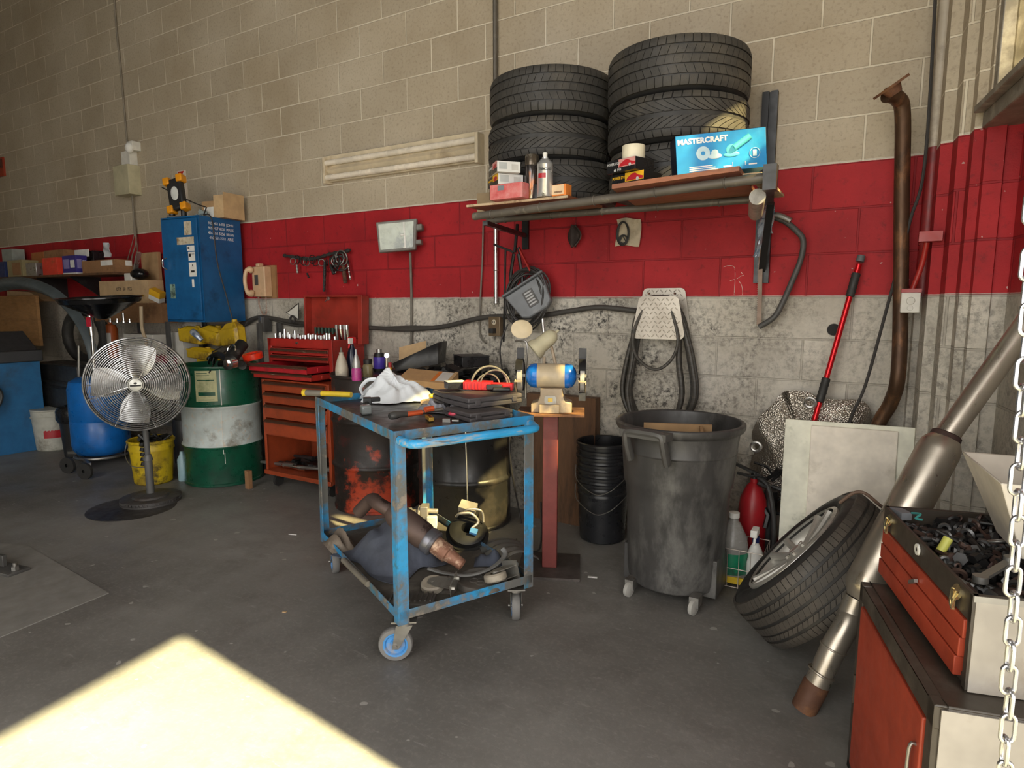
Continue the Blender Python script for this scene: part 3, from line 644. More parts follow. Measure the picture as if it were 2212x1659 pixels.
# ================================================================ BLUE WALL CABINET
BC = MX((-4.42-.43*.9964,2.91-.43*.085,1.157), R_(4.9)); bcab = thing('blue_cabinet', 'blue steel cabinet with stickers on its door and writing on its side', 'cabinet', BC.translation, R_(4.9))
b = B(); b.box(0,.012,0,.43,.375,.794); b.box(0,0,0,.008,.012,.794); b.box(.422,0,0,.43,.012,.794); b.box(0,0,0,.43,.012,.01); b.box(0,0,.784,.43,.012,.794); part('cabinet_body', b, m_blue, bcab, bevel=.002)
b = B(); b.box(.011,-.004,.016,.402,.010,.778); dr = part('door', b, m_blue, bcab, bevel=.002)
b = B(); b.tube(spl([(.045,-.006,.40),(.03,-.028,.42),(.026,-.03,.45),(.03,-.028,.475),(.045,-.006,.49)],5), .005, 8); part('handle', b, m_chrome, dr)
m_stick = mat('worn_sticker', (.56,.50,.38), .6, dirt=[((.25,.16,.08), 14, .5, .65)], vs=20)
def stk(x0,z0,x1,z1,mm): 
    b = B(); b.box(x0,-.0052,z0,x1,-.0042,z1); return part('sticker', b, mm, dr)
stk(.265,.655,.345,.755,m_stick); stk(.175,.585,.365,.64,m_stick); s1 = stk(.283,.535,.365,.575,m_paper); s2 = stk(.293,.463,.367,.528,m_paper); s3 = stk(.293,.345,.373,.45,m_paper); stk(.315,.265,.338,.325,m_paper); stk(.06,.18,.118,.29,mat('green_sticker',(.22,.33,.27),.5,dirt=[((.05,.08,.07),12,.5,.6)]))
for par, rects in ((s1,((.292,.552,.312,.566),)),(s2,((.30,.492,.322,.515),(.33,.51,.36,.513))),(s3,((.315,.375,.352,.390),(.33,.42,.338,.435)))):
    for r in rects:
        b = B(); b.box(r[0],-.0062,r[1],r[2],-.0053,r[3]); part('print', b, m_ink, par)
# hand writing on the side
SM = BC @ Matrix(((0,0,1,.4306),(1,0,0,0),(0,1,0,0),(0,0,0,1)))
for i, s in enumerate(('905  451 6490  JOHN','905  457 4020  MARK','416  251 5256  BRIAN','416  551-2711  ABLE')):
    lettering('writing', s, .030, m_wink, bcab, SM @ Matrix.Translation((.19,.745-.036*i,0)), bold=-.0002, sx=.85)
b = B(); b.tube(spl([wy(350,405,3.1),wy(412,435,2.98),wy(446,448,2.92)],6)+spl([Vector((-4.405,2.94,1.955)),Vector((-4.40,3.0,1.93)),Vector((-4.39,3.02,1.6)),Vector((-4.36,3.07,1.3)),Vector((-4.33,3.08,1.05)),Vector((-4.35,2.9,.93))],6), .005, 6)
solo('lamp_cord', b, m_cable, 'black cord running down the side of the blue cabinet', 'cord')
# work light on the cabinet
wl = thing('work_light', 'black and yellow work light tilted on top of the blue cabinet', 'lamp', (-4.76,2.96,1.951), R_(48))
b = B(); b.M = MX((0,0,.185), R_(-25), R_(-12), R_(-14), 1.15); b.box(-.055,-.02,-.11,.055,.025,.11); part('lamp_head', b, m_blkpl, wl, bevel=.015)
b = B(); b.M = MX((0,0,.185), R_(-25), R_(-12), R_(-14), 1.15); b.ball((0,-.02,0), .028,.008,.05); part('lens', b, mat('lamp_lens', (.6,.62,.6), .15), wl)
for x in (-.05,.05):
    for z in (-.10,.10):
        b = B(); b.M = MX((0,0,.185), R_(-25), R_(-12), R_(-14), 1.15); b.cb((x,0,z),(.045,.06,.05)); part('yellow_bumper', b, mat('amber_plastic', (.75,.30,.01), .45), wl, bevel=.008)
b = B(); b.cyl((-.04,0,.02),(-.04,0,.07),.022); b.cyl((.04,.01,.02),(.04,.01,.08),.022); b.box(-.07,-.05,0,.07,.05,.018); part('stand', b, m_blkpl, wl, bevel=.004)
cb_ = thing('open_carton', 'small open cardboard box with white label on top of the blue cabinet', 'box', (-4.50,3.17,1.951), R_(8))
b = B(); b.box(-.11,-.10,0,.11,.10,.13); part('carton_body', b, m_card, cb_)
b = B(); b.box(.02,-.105,.0,.118,-.10,.17); part('flap', b, m_cardl, cb_); b = B(); b.box(-.085,-.1015,.01,.01,-.1,.085); part('label', b, m_paper, cb_)
b = B(); b.box(.112,-.10,.0,.118,.10,.19); part('flap', b, m_cardl, cb_)
b = B(); 
for i in range(5): b.cb((-4.60+.02*i,3.03,1.951+.02+.012*(i % 3)),(.03,.04,.03),rz=i,rx=.3*i)
solo('plastic_wrapper', b, mat('clear_wrap', (.35,.42,.42), .2, alpha=.7), 'crumpled clear plastic wrapper between lamp and carton on the cabinet', 'wrapper')
# ================================================================ FAN
fc = wy(297,830,2.13); fb = wy(330,1072,2.13); FB = Vector((-4.08, 2.22, 0))
fan = thing('pedestal_fan', 'round cage fan on a grey pole, standing in front of the green drum', 'fan', FB)
m_cage = mat('bright_cage_wire', (.72,.72,.72), .22, .95, var=.05); m_fgrey = mat('fan_grey_paint', (.10,.10,.10), .45)
nv = (Vector((0,0,EYE))-fc); nv.z *= .2; nv = (nv.normalized()+Vector((-.05,-.16,.03))).normalized(); FM = Matrix.Translation(-FB) @ AX(fc, nv); FR = .288
b = B(); b.M = FM
for i in range(21):
    r = .055+(FR-.055)*i/20; z = .065*(1-(r/FR)**2.6); b.ring((0,0,z), r, .0019 if i < 20 else .0045, n=56, m=5)
for k in range(8):
    a = 2*PI*k/8+.3; b.tube([( (.04+(FR-.04)*j/7)*math.cos(a), (.04+(FR-.04)*j/7)*math.sin(a), .066*(1-((.04+(FR-.04)*j/7)/FR)**2.6)-.003) for j in range(8)], .0024, 5)
part('front_cage', b, m_cage, fan)
b = B(); b.M = FM
for i in range(14):
    r = .07+(FR-.07)*i/13; b.ring((0,0,-.05-.075*(1-(r/FR)**2.6)), r, .0019 if i < 13 else .005, n=48, m=5)
for k in range(10):
    a = 2*PI*k/10; b.tube([((.05+(FR-.05)*j/6)*math.cos(a), (.05+(FR-.05)*j/6)*math.sin(a), -.05-.075*(1-((.05+(FR-.05)*j/6)/FR)**2.6)) for j in range(7)]+[(FR*math.cos(a),FR*math.sin(a),0)], .0026, 5)
part('rear_cage', b, m_cage, fan)
b = B(); b.M = FM; b.lathe([(FR+.002,-.052),(FR+.007,-.05),(FR+.007,-.002),(FR+.002,0),(FR-.001,-.002),(FR-.001,-.05),(FR+.002,-.052)], 56); part('cage_band', b, m_fgrey, fan)
b = B(); b.M = FM; b.lathe([(0,.072),(.036,.071),(.044,.066),(.045,.06),(0,.058)], 32); hb = part('badge', b, mat('silver_badge', (.62,.62,.58), .35, .3), fan)
b = B(); b.M = FM; b.ring((0,0,.069),.038,.002,m=6); b.ball((0,.010,.070),.012,.008,.003); b.box(-.030,-.009,.0715,.030,.001,.0728); part('badge_print', b, m_ink, hb)
for k in range(4):
    b = B(); b.M = FM @ Matrix.Rotation(PI/2*k+1.45, 4, 'Z')
    def bl(u, v):
        r = .045+.20*u; wdt = .045+.12*math.sin(min(1,u*1.05)*PI*.62); a = (v-.5)*wdt/max(r,.05)*1.1
        return (r*math.cos(a), r*math.sin(a), .012+(v-.5)*.055-.01*math.sin(v*PI))
    b.sheet(bl, 8, 8, .0018); part('blade', b, mat('brushed_blade', (.42,.42,.42), .3, .85, var=.05), fan)
b = B(); b.M = FM; b.lathe([(0,.03),(.03,.028),(.045,.01),(.05,-.03),(.06,-.06),(.062,-.14),(.045,-.165),(0,-.17)], 28); part('motor', b, m_fgrey, fan)
b = B(); hp = FM @ Vector((0,0,-.10)); b.cyl((0,0,.03),(0,0,.30),.024); b.cyl((0,0,.28),(0,0,.315),.030,.021); b.cyl((0,0,.30),(hp.x*.4,hp.y*.4,hp.z-FR+.05),.0165); b.cyl((hp.x*.4,hp.y*.4,hp.z-FR+.04),(hp.x,hp.y,hp.z),.0165); part('pole', b, m_fgrey, fan)
b = B(); b.lathe([(0,.06),(.045,.058),(.06,.052),(.10,.048),(.108,.040),(.11,.036)], 44); 
b.lathe([(.11,.036),(.175,.036),(.18,.034),(.18,.028),(.174,.027),(.174,.014),(.18,.013),(.18,.002),(.175,0),(0,0)], 60)
for i in range(48): a = 2*PI*i/48; b.cb((.172*math.cos(a),.172*math.sin(a),.0205),(.016,.004,.014),rz=a)
part('base', b, mat('rotor_grey', (.085,.08,.078), .55, .4, dirt=[((.05,.03,.02),6,.55,.7)]), fan)
b = B(); b.lathe([(0,.0015),(.245,.0015),(.25,.0025),(.262,.0025),(.264,.0005)], 60, MX((FB.x+.03,FB.y-.14,0)) @ Matrix.Diagonal((1,.95,1,1)))
solo('oil_stained_disc', b, mat('oil_stain_ring', (.055,.05,.046), .5, dirt=[((.018,.016,.015),3,.48,.62)]), 'round oily ring lying on the floor under the pedestal fan', 'mat')

# ================================================================ RIGHT TOOL CHESTS
CR = MX((.135,1.331,0), R_(104.2)); lc = thing('base_cabinet', 'floor-standing red and black tool cabinet with a dented door, bottom right corner', 'tool cabinet', (.135,1.331,0), R_(104.2))
m_brn = mat('brown_black_cabinet_paint', (.050,.040,.031), .42, dirt=[((.13,.11,.09), 5, .55, .78), ((.3,.28,.25), 20, .72, .76)])
m_cream = mat('greyed_side_panel', (.36,.33,.29), .5, dirt=[((.24,.2,.16), 3, .5, .7)])
m_ored = mat('matt_orange_red_door', (.36,.050,.022), .5, dirt=[((.13,.028,.018), 2.5, .55, .75), ((.55,.45,.38), 26, .74, .77)], bmp=(7,.25))
LL, LD, LH = .545, .45, .554      # local x along the front towards the far end, local -y is into the cabinet (right of photo)
b = B(); b.box(0,-LD,.01,LL,-.02,LH-.004); b.box(0,-.022,.01,.035,0,LH); b.box(LL-.030,-.022,.01,LL,0,LH); b.box(0,-.022,LH-.05,LL,0,LH); b.box(0,-.022,.01,LL,0,.035)
b.box(0,-LD,LH-.006,LL,0,LH)
part('cabinet_body', b, m_brn, lc, bevel=.003)
b = B(); b.box(-.003,-LD,.0,0.0,-.012,LH-.008); part('side_panel', b, m_cream, lc)
b = B(); b.box(.040,-.012,.04,LL-.034,.004,LH-.055); d = part('door', b, m_ored, lc, bevel=.003)
b = B(); b.tube(spl([(.058,.004,.30),(.056,.016,.31),(.056,.016,.42),(.058,.004,.43)],5),.0035,8); part('door_handle', b, m_steel, d)
b = B(); b.box(LL-.036,.0,.22,LL-.028,.008,.30); part('hinge', b, m_brn, d)
UZ = .554; uc = thing('top_tool_chest', 'open-topped red and brown tool chest full of loose hardware, on the base cabinet', 'tool chest', (.188,1.411,UZ), R_(105.1))
UL, UD, UH = .551, .32, .195
b = B(); e = .012
b.box(0,-UD,0,UL,-.006,.02); b.box(0,-UD,0,e,-.0,UH); b.box(UL-e,-UD,0,UL,0,UH); b.box(0,-UD,0,UL,-UD+e,UH); b.box(0,-.008,UH-.058,UL,0,UH); b.box(0,-.02,.01,UL,-.012,UH-.05); b.box(0,-UD,.10,UL,-.012,.112)
b.box(0,-.012,0,.018,0,UH); b.box(UL-.012,-.012,0,UL,0,UH)
part('chest_body', b, m_brn, uc, bevel=.002)
b = B(); b.box(-.003,-UD,0,0,-.004,UH-.012); part('side_panel', b, m_cream, uc)
b = B(); b.box(-.003,-UD,UH-.012,.0,0,UH+.0); part('edge_strip', b, m_steel, uc)
for i, (z0, z1, x0) in enumerate(((.096,.135,.02),(.054,.093,.028),(.010,.051,.036))):
    b = B(); b.box(x0,-.010,z0,UL-.014,.004+.002*i,z1); part('drawer', b, m_ored, uc, bevel=.002)
for x in (.065, UL-.055):
    b = B(); b.cyl((x,.0,UH-.024),(x,.006,UH-.022),.016,n=16); b.tube(spl([(x-.012,.006,UH-.02),(x-.006,.010,UH-.045),(x,.010,UH-.055),(x+.006,.010,UH-.045),(x+.012,.006,UH-.02)],4),.003,6); b.cb((x,.008,UH-.04),(.008,.006,.04)); part('latch', b, mat('brass_latch',(.62,.52,.30),.25,.9,var=.05), uc)
b = B(); b.M = AX((UL*.52,.001,UH-.022),(0,1,0)); b.lathe([(.005,.004),(.013,.004),(.014,.0)],20); part('lock_ring', b, m_paper, uc)
b = B(); b.cb((UL*.50,.010,.098),(.04,.008,.008),ry=.5); part('drawer_catch', b, m_steel, uc)
UM = MX((.188,1.411,UZ), R_(105.1))
# loose hardware heap
m_hw = [mat('oily_hardware', (.035,.034,.034), .4, .5, dirt=[((.10,.09,.08), 30, .6, .7)]), mat('brown_hardware', (.09,.055,.045), .5, .4), mat('grey_hardware', (.16,.16,.16), .4, .6)]
random.seed(11); b = B(); b.M = UM
b.k = 0; b.sheet(lambda u, v: (.02+u*(UL-.04), -UD+.02+v*(UD-.035), UH-.045+.018*math.sin(u*9+v*5)*math.sin(v*7)), 24, 14, .02)
for i in range(420):
    x = .025+random.random()*(UL-.05); y = -UD+.022+random.random()*(UD-.04); z = UH-.04+.02*math.sin(x*16)*math.sin(y*22)+random.random()*.022
    b.k = random.choice((0,0,0,1,2)); k = random.random(); a = random.random()*PI; q = (random.random()-.5)*.8; r = .004+random.random()*.006
    d = Vector((math.cos(a)*math.cos(q), math.sin(a)*math.cos(q), math.sin(q)))
    p = Vector((x,y,z)); L_ = .015+random.random()*.05
    if x+d.x*L_ > UL-.016 or x+d.x*L_ < .016 or y+d.y*L_ > -.014 or y+d.y*L_ < -UD+.016: L_ = .01
    if k < .5: b.cyl(p, p+d*L_, r*.7, n=7); b.cyl(p-d*.004, p+d*.003, r*1.4, n=6)
    elif k < .75: b.ring(p, r*1.5, r*.6, d, n=12, m=5)
    else: b.cyl(p, p+d*(.012+r), r*1.5, n=6)
solo('loose_hardware', b, m_hw, 'tangle of oily bolts, nuts and sockets filling the open top tool chest', 'hardware', kind='stuff')
def hw(name, b, mt, label, cat): solo(name, b, mt, label, cat)
P_ = lambda x, y, z: UM @ Vector((x, y, z))
b = B(); b.M = UM @ MX((.26,-.035,UH-.012), 0, .5, .35); b.lathe([(.006,0),(.010,0),(.010,.035),(.0065,.035),(.006,.0)], 20); hw('yellow_sleeve', b, mat('yellow_sleeve', (.50,.50,.10), .5), 'short yellow plastic sleeve poking out of the loose hardware', 'tube')
b = B(); b.M = UM; b.bar((.10,-.05,UH-.005),(.17,-.13,UH+.012),.016,.007); b.cyl((.10,-.05,UH-.012),(.10,-.05,UH+.002),.014,n=16); b.cyl((.172,-.132,UH-.004),(.172,-.132,UH+.022),.013,n=16); hw('box_wrench', b, m_steel, 'silver box-end wrench with bright socket lying on the loose hardware', 'wrench')
b = B(); b.M = UM; b.ring((.32,-.17,UH+.004),.018,.003,(.3,.2,1)); b.bar((.30,-.18,UH+.004),(.19,-.22,UH+.002),.008,.005); hw('ring_spanner', b, m_steel, 'grey ring spanner half buried at the middle of the loose hardware', 'wrench')
b = B(); b.M = UM; b.cb((.52,-.03,UH-.010),(.05,.028,.02),rz=.3); b.k = 1; b.tube(spl([(.50,-.05,UH),(.47,-.06,UH+.008),(.455,-.045,UH),(.44,-.055,UH+.003)],4),.003,6); hw('plug_connector', b, [mat('grey_connector',(.22,.23,.25),.5), mat('teal_wire',(.05,.30,.28),.5)], 'grey plug with a teal wire in the far corner of the open chest', 'connector')
# tapered white bin on the hardware
b = B(); th = .004
bx, by, bz = .15, -.24, UH+.012
def ring4(s, z, off=(0,0)): return [(x*s[0]+off[0], y*s[1]+off[1], z) for x, y in ((-1,-1),(1,-1),(1,1),(-1,1))]
lo = ring4((.085,.10), 0); hi = ring4((.155,.155), .165, (.05,-.0)); lo2 = ring4((.081,.096), .004); hi2 = ring4((.150,.150), .165, (.05,-.0))
b.add(lo+hi+lo2+hi2, [(0,1,2,3)]+[(i,(i+1)%4,4+(i+1)%4,4+i) for i in range(4)]+[(8+i,12+i,12+(i+1)%4,8+(i+1)%4) for i in range(4)]+[(4+i,4+(i+1)%4,12+(i+1)%4,12+i) for i in range(4)]+[(11,10,9,8)], UM @ MX((bx+.11,by-.03,bz), R_(-8)))
solo('white_scoop_bin', b, mat('stained_white_plastic', (.62,.57,.49), .45, dirt=[((.42,.28,.15), 3, .58, .72)]), 'tapered off-white plastic bin standing on the open top tool chest', 'bin', bevel=.004)
# chain of the door hoist
ch = thing('hoist_chain', 'bright steel hoist chain hanging at the far right of the photo', 'chain', (0,0,0))
m_chain = mat('galvanised_chain', (.60,.60,.62), .25, .9, var=.06)
c0 = wy(2203,1000,1.10); c1 = wy(2172,1640,1.10)
def link(p, rot):
    b = B(); m = MX((0,0,0), rot); r = .0085; h = .0135; pts = []
    for i in range(9): a = PI*i/8; pts.append((r*math.cos(a), 0, h+r*math.sin(a)))
    for i in range(9): a = PI+PI*i/8; pts.append((r*math.cos(a), 0, -h+r*math.sin(a)))
    b.tube(pts, .0030, 8, closed=True, M=m); return b
l0 = None; dz = .0375; d_ = (c0-c1)/(c0.z-c1.z); z = c1.z-.1; k = 0; LM = [None, None]
while z < 2.6 and k < 98:
    p = c1+d_*(z-c1.z)+Vector((.0015*math.sin(k*1.7), .0015*math.cos(k*2.3), 0)); s_ = k % 2
    if LM[s_] is None: LM[s_] = _mesh('link', link(p, .25+s_*PI/2), m_chain)
    o = bpy.data.objects.new('link', LM[s_]); COL.objects.link(o); o.parent = ch; o.location = p; WM[o.name] = Matrix.Translation(p); z += dz; k += 1
b = B(); b.cyl(p+Vector((0,0,.01)), Vector((p.x,p.y,5.2)), .003); part('upper_chain', b, m_chain, ch)

# ================================================================ EXHAUST, PANEL, HEAT SHIELD, POLE
e0 = Vector((-.124,2.075,0)); e1 = wx(2212,690,.40); ed = e1-e0
def E_(t, dx=0): return e0+ed*t+Vector((dx*.8, dx*-.3, 0))
ex = thing('exhaust_pipe', 'long silver exhaust with muffler body leaning in the right corner behind the tool cabinet', 'exhaust', e0)
m_ex = mat('stained_exhaust_steel', (.48,.43,.36), .34, .8, dirt=[((.25,.17,.10), 4, .52, .72)], sc=(1,1,.5))
pt = [wy(1742,1520,2.08), wy(1775,1455,2.10), wy(1800,1400,2.12), wy(1830,1348,2.15)]
pt[0].z = max(pt[0].z, .02)
b = B(); b.tube(spl(pt+[wy(1838,1325,2.17), wy(1852,1290,2.18)],5), .037, 18); part('tail_pipe', b, m_ex, ex, world=True)
b = B(); b.lathe([(.030,-.02),(.0385,-.02),(.0395,.075),(.0375,.08)], 24, AX(pt[0], pt[1]-pt[0])); part('rusted_end', b, m_rust, ex, world=True)
b = B(); b.ring(wy(1775,1452,2.10), .0385, .004, pt[1]-pt[0]); b.ring(wy(1800,1400,2.12), .0385, .003, pt[2]-pt[1]); part('weld', b, m_ex, ex, world=True)
m0 = wy(1857,1288,2.18); m1 = wy(2042,945,2.36); ml = (m1-m0).length
b = B(); b.lathe([(.035,-.01),(.05,.015),(.058,.03),(.061,.06),(.061,ml-.05),(.057,ml-.025),(.046,ml-.006),(.036,ml+.004)], 36, AX(m0, m1-m0)); part('muffler_body', b, m_ex, ex, world=True)
b = B(); b.lathe([(.037,ml-.006),(.044,ml-.002),(.043,ml+.010),(.038,ml+.014)], 24, AX(m0, m1-m0)); part('burnt_weld', b, mat('burnt_weld', (.05,.025,.02), .8, bmp=(60,.5)), ex, world=True)
m2 = wy(2225,690,2.50); m3 = m1+(m2-m1)*1.03
b = B(); b.cyl(m1+(m2-m1)*.01, m3, .035, n=28); part('front_pipe', b, m_ex, ex, world=True)
# white panels leaning on the wall
PM = MX((-.345,3.06,0), R_(6), R_(-5)); 
b = B(); b.box(0,0,0,.555,.012,.765); solo('white_board', (lambda q:(setattr(q,'v',[PM@p for p in q.v]),q)[1])(b), m_w2 if 0 else mat('chalky_white_panel', (.80,.79,.66), .55, dirt=[((.38,.40,.30), 5, .56, .7)]), 'large off-white panel leaning against the back wall behind the wheel', 'panel', bevel=.002)
b = B(); b.box(.11,-.014,.02,.455,-.001,.745); solo('inner_white_board', (lambda q:(setattr(q,'v',[PM@p for p in q.v]),q)[1])(b), mat('cream_panel', (.84,.77,.66), .5, dirt=[((.5,.44,.34), 4, .56, .75)]), 'narrower cream panel lying against the front of the large white panel', 'panel', bevel=.004)
# aluminium heat shield
hs = [(1690,850),(1740,850),(1765,862),(1800,866),(1858,868),(1880,890),(1884,925),(1890,1010),(1860,1100),(1700,1120),(1640,1085),(1612,1050),(1614,1010),(1626,975),(1618,945),(1636,905),(1662,880)]
hp_ = [wy(x, y, 3.20) for x, y in hs]; ctr = sum(hp_, Vector())/len(hp_); ol = spl(hp_, 4, closed=True)
m_sh, nt, bs, N, L = nodes('embossed_heat_shield'); ov = objvec(nt)
wv = N.new('ShaderNodeTexVoronoi'); wv.inputs['Scale'].default_value = 150; L.new(ov, wv.inputs['Vector'])
L.new(mix(nt, ramp(nt, noise(nt, ov, 6, 6), .4, .7), (.52,.48,.42), (.30,.26,.21)), bs.inputs['Base Color']); bs.inputs['Metallic'].default_value = .9; bs.inputs['Roughness'].default_value = .3
bump(nt, bs, mth(nt, 'ADD', mth(nt, 'MULTIPLY', wv.outputs['Distance'], .8), mth(nt, 'MULTIPLY', noise(nt, ov, 5, 3), 1.2)), .8, .005)
b = B()
def hsf(u, v):
    p = ol[int(round(u*(len(ol))))%len(ol)]; q = ctr+(p-ctr)*v
    d = .022*math.sin(q.x*15)*math.cos(q.z*12)+.05*(1-v**4)+.004*math.sin(q.x*40+q.z*30)
    return (q.x, 3.295-d*.9-.03, q.z)
b.sheet(hsf, len(ol), 14, .0015); 
hso = thing('heat_shield', 'dented embossed silver heat shield leaning on the wall behind the white panel', 'heat shield', (ctr.x, 3.2, .2))
part('shield_plate', b, m_sh, hso, world=True)
for px, py in ((1750,870),(1633,965)):
    q = wy(px, py, 3.19); b = B(); b.ring(q, .022, .008, (0,1,0), n=24); part('bolt_boss', b, m_alum, hso, world=True)
# telescopic red pole
q1 = wy(1861,552,3.295); q0 = wy(1757,915,3.20); dd = q1-q0; bt = q0-dd*((q0.z-.015)/dd.z)
pole = thing('extension_pole', 'bright red metal extension pole with black foam grips leaning on the back wall', 'pole', bt)
m_rpole = mat('metallic_red_tube', (.62,.012,.018), .25, .6, var=.04)
b = B(); b.cyl(bt, q0+dd*.95, .0125, n=20); part('tube', b, m_rpole, pole, world=True)
for a_, c_ in ((.80,.97),(.315,.475)):
    k = 0
    t0, t1 = {.80: (.76,.90), .315: (.13,.28)}[a_]; b = B(); A0 = q0+dd*t0; A1 = q0+dd*t1; L_ = (A1-A0).length
    b.lathe([(.012,0),(.0185,.004)]+sum([[(.0195,L_*j/6+.006),(.0175,L_*(j+1)/6-.002)] for j in range(6)],[])+[(.012,L_)], 20, AX(A0, dd)); part('foam_grip', b, m_rubber, pole, world=True)
b = B(); b.cyl(q0+dd*.965, q0+dd*1.0, .0175, .0165, n=14); part('tip', b, mat('grey_rubber_tip', (.10,.11,.115), .6), pole, world=True)
b = B(); b.tube(spl([Vector((.10,3.25,2.9)), wy(2000,330,3.22), wy(1965,480,3.2), wy(1920,650,3.22), wy(1870,830,3.2), wy(1835,915,3.19), Vector((-.09,3.18,.5)), Vector((-.08,3.18,.02))],8), .0065, 8)
solo('hanging_cable', b, m_cable, 'thin black cable hanging down the corner to behind the white panel', 'cable')
# old bent pipe in the corner
op = thing('bent_flanged_pipe', 'tall rusty bent exhaust pipe with a flange, standing in the corner', 'pipe', (.05,3.1,0))
b = B(); b.tube(spl([wy(1915,205,3.06), wy(1938,212,3.1), wy(1950,250,3.14), wy(1948,420,3.20), wy(1946,620,3.22), wy(1941,800,3.15), wy(1925,868,3.20), wy(1893,930,3.225), Vector((.0,3.225,.45)), Vector((-.0,3.225,.02))],8), .030, 16); part('pipe_body', b, mat('rusty_brown_pipe', (.10,.055,.032), .5, .6, dirt=[((.27,.13,.06), 5, .5, .66), ((.05,.03,.02), 3, .5, .7)], sc=(3,3,1)), op, world=True)
b = B(); fcn = wy(1926,190,3.05); fm = AX(fcn, (-.55,-.25,.85)); b.prism([(-.08,-.012),(-.03,-.034),(.03,-.034),(.08,-.012),(.08,.012),(.03,.034),(-.03,.034),(-.08,.012)], .010, fm @ MX((0,0,0), .4)); b.lathe([(.026,-.03),(.036,0)], 16, fm); part('flange', b, m_rust, op, world=True)
# outlet box at the corner with its small conduits
ob = thing('junction_box', 'small white electrical box with red painted top at the corner pillar', 'electrical box', (.125,3.14,1.22))
c_ = wy(1966,650,3.16); b = B(); b.box(c_.x-.035,3.105,c_.z-.05,c_.x+.035,3.20,c_.z+.035); part('box_body', b, m_white, ob, world=True, bevel=.004)
b = B(); b.box(c_.x-.036,3.104,c_.z+.035,c_.x+.036,3.20,c_.z+.05); part('red_top', b, m_red, ob, world=True)
b = B(); b.lathe([(0,.006),(.014,.005),(.016,0)], 20, AX((c_.x-.0,3.105,c_.z-.0),(0,-1,0))); b.lathe([(0,.004),(.010,.003),(.011,0)], 20, AX((c_.x,3.105,c_.z-.03),(0,-1,0))); part('socket_face', b, m_white, ob, world=True)
b = B(); b.tube(spl([Vector((c_.x+.005,3.15,c_.z+.05)), Vector((c_.x+.03,3.14,c_.z+.15)), Vector((c_.x+.04,3.12,c_.z+.24))],5), .011, 10); b.box(c_.x+.01,3.08,c_.z+.24,c_.x+.09,3.14,c_.z+.28); part('red_conduit', b, m_red, ob, world=True)
# fire extinguisher, basket, bottles beside the can
q = fz(1630,1215); xq = Vector((-.475,3.12,0)); fx = thing('fire_extinguisher', 'dusty red fire extinguisher on the floor between trash can and white panel', 'fire extinguisher', xq)
b = B(); b.lathe([(0,0),(.06,.0),(.066,.01),(.066,.30),(.060,.36),(.035,.42),(.018,.44),(.018,.46),(0,.46)], 36); part('cylinder', b, mat('dusty_red_cylinder', (.36,.012,.018), .4, dirt=[((.16,.07,.06), 3, .52, .75)]), fx)
b = B(); b.bar((-.09,.0,.52),(.03,.0,.475),.022,.012); b.bar((-.08,0,.475),(.02,0,.462),.02,.01); b.cyl((0,0,.455),(0,0,.49),.016); part('valve_lever', b, m_blkpl, fx)
b = B(); b.tube(spl([(.02,-.01,.47),(.07,-.03,.43),(.10,-.04,.30),(.105,-.04,.17),(.10,-.045,.13)],6), .012, 8); part('hose', b, m_rubber, fx)
bk = thing('wire_basket', 'rusty white wire basket on the floor behind the trash can', 'basket', (-.49,2.93,0)); b = B()
x0,x1,y0,y1,h = -.14,.11,-.09,.11,.19
for z in (.012,.10,h):
    b.tube([(x0,y0,z),(x1,y0,z),(x1,y1,z),(x0,y1,z)], .0022, 6, closed=True)
for i in range(6):
    x = x0+(x1-x0)*i/5; b.tube([(x,y0,h),(x,y0,.012),(x,y1,.012),(x,y1,h)], .0018, 6)
for i in range(4):
    y = y0+(y1-y0)*i/3; b.tube([(x0,y,h),(x0,y,.012),(x1,y,.012),(x1,y,h)], .0018, 6)
part('wire_frame', b, mat('pale_wire', (.5,.44,.38), .5, .3), bk)
j = thing('clear_jug', 'clear plastic jug with green label and white cap in the wire basket', 'jug', (-.525,2.93,.016))
b = B(); b.lathe([(0,0),(.062,0),(.068,.01),(.068,.17),(.060,.21),(.030,.27),(.020,.285),(.020,.30)], 28); part('jug_body', b, mat('cloudy_plastic', (.36,.35,.33), .25, alpha=.75), j)
b = B(); b.lathe([(.069,.04),(.0695,.042),(.0695,.135),(.069,.14)], 28); part('label', b, mat('green_label', (.01,.22,.11), .4, dirt=[((.02,.08,.05),6,.5,.6)]), j)
b = B(); b.lathe([(.022,.295),(.024,.297),(.024,.32),(0,.322)], 24); part('cap', b, m_paper, j)
b = B(); b.box(-.62,2.86,.02,-.455,2.872,.05); solo('yellow_strip', b, m_yellow, 'yellow plastic strip at the bottom front of the wire basket', 'strip')
sb = thing('spray_bottle', 'white trigger spray bottle with blue neck in the wire basket', 'spray bottle', (-.425,2.93,.016))
b = B(); b.lathe([(0,0),(.034,0),(.037,.01),(.037,.10),(.030,.125),(.034,.14),(.026,.165),(.014,.19),(.013,.20),(0,.20)], 24); part('bottle_body', b, m_paper, sb)
b = B(); b.cyl((0,0,.195),(0,0,.225),.016); part('blue_collar', b, mat('navy_collar',(.01,.02,.12),.4), sb)
b = B(); b.cb((-.004,-.01,.245),(.03,.07,.035)); b.cb((0,-.04,.215),(.012,.008,.04),rx=-.4); part('trigger_head', b, m_paper, sb, bevel=.004)
b = B(); random.seed(5)
for i in range(9):
    a = wy(1640+random.random()*40, 1020+random.random()*90, 3.10+random.random()*.08); c = a+Vector((random.uniform(-.09,.09), random.uniform(-.03,.0), random.uniform(-.10,.08)))
    b.tube([a, (a+c)/2+Vector((.02,0,.01)), c], .006+.008*random.random(), 6)
b.cyl((-.40,3.13,.01),(-.40,3.15,.40),.03)
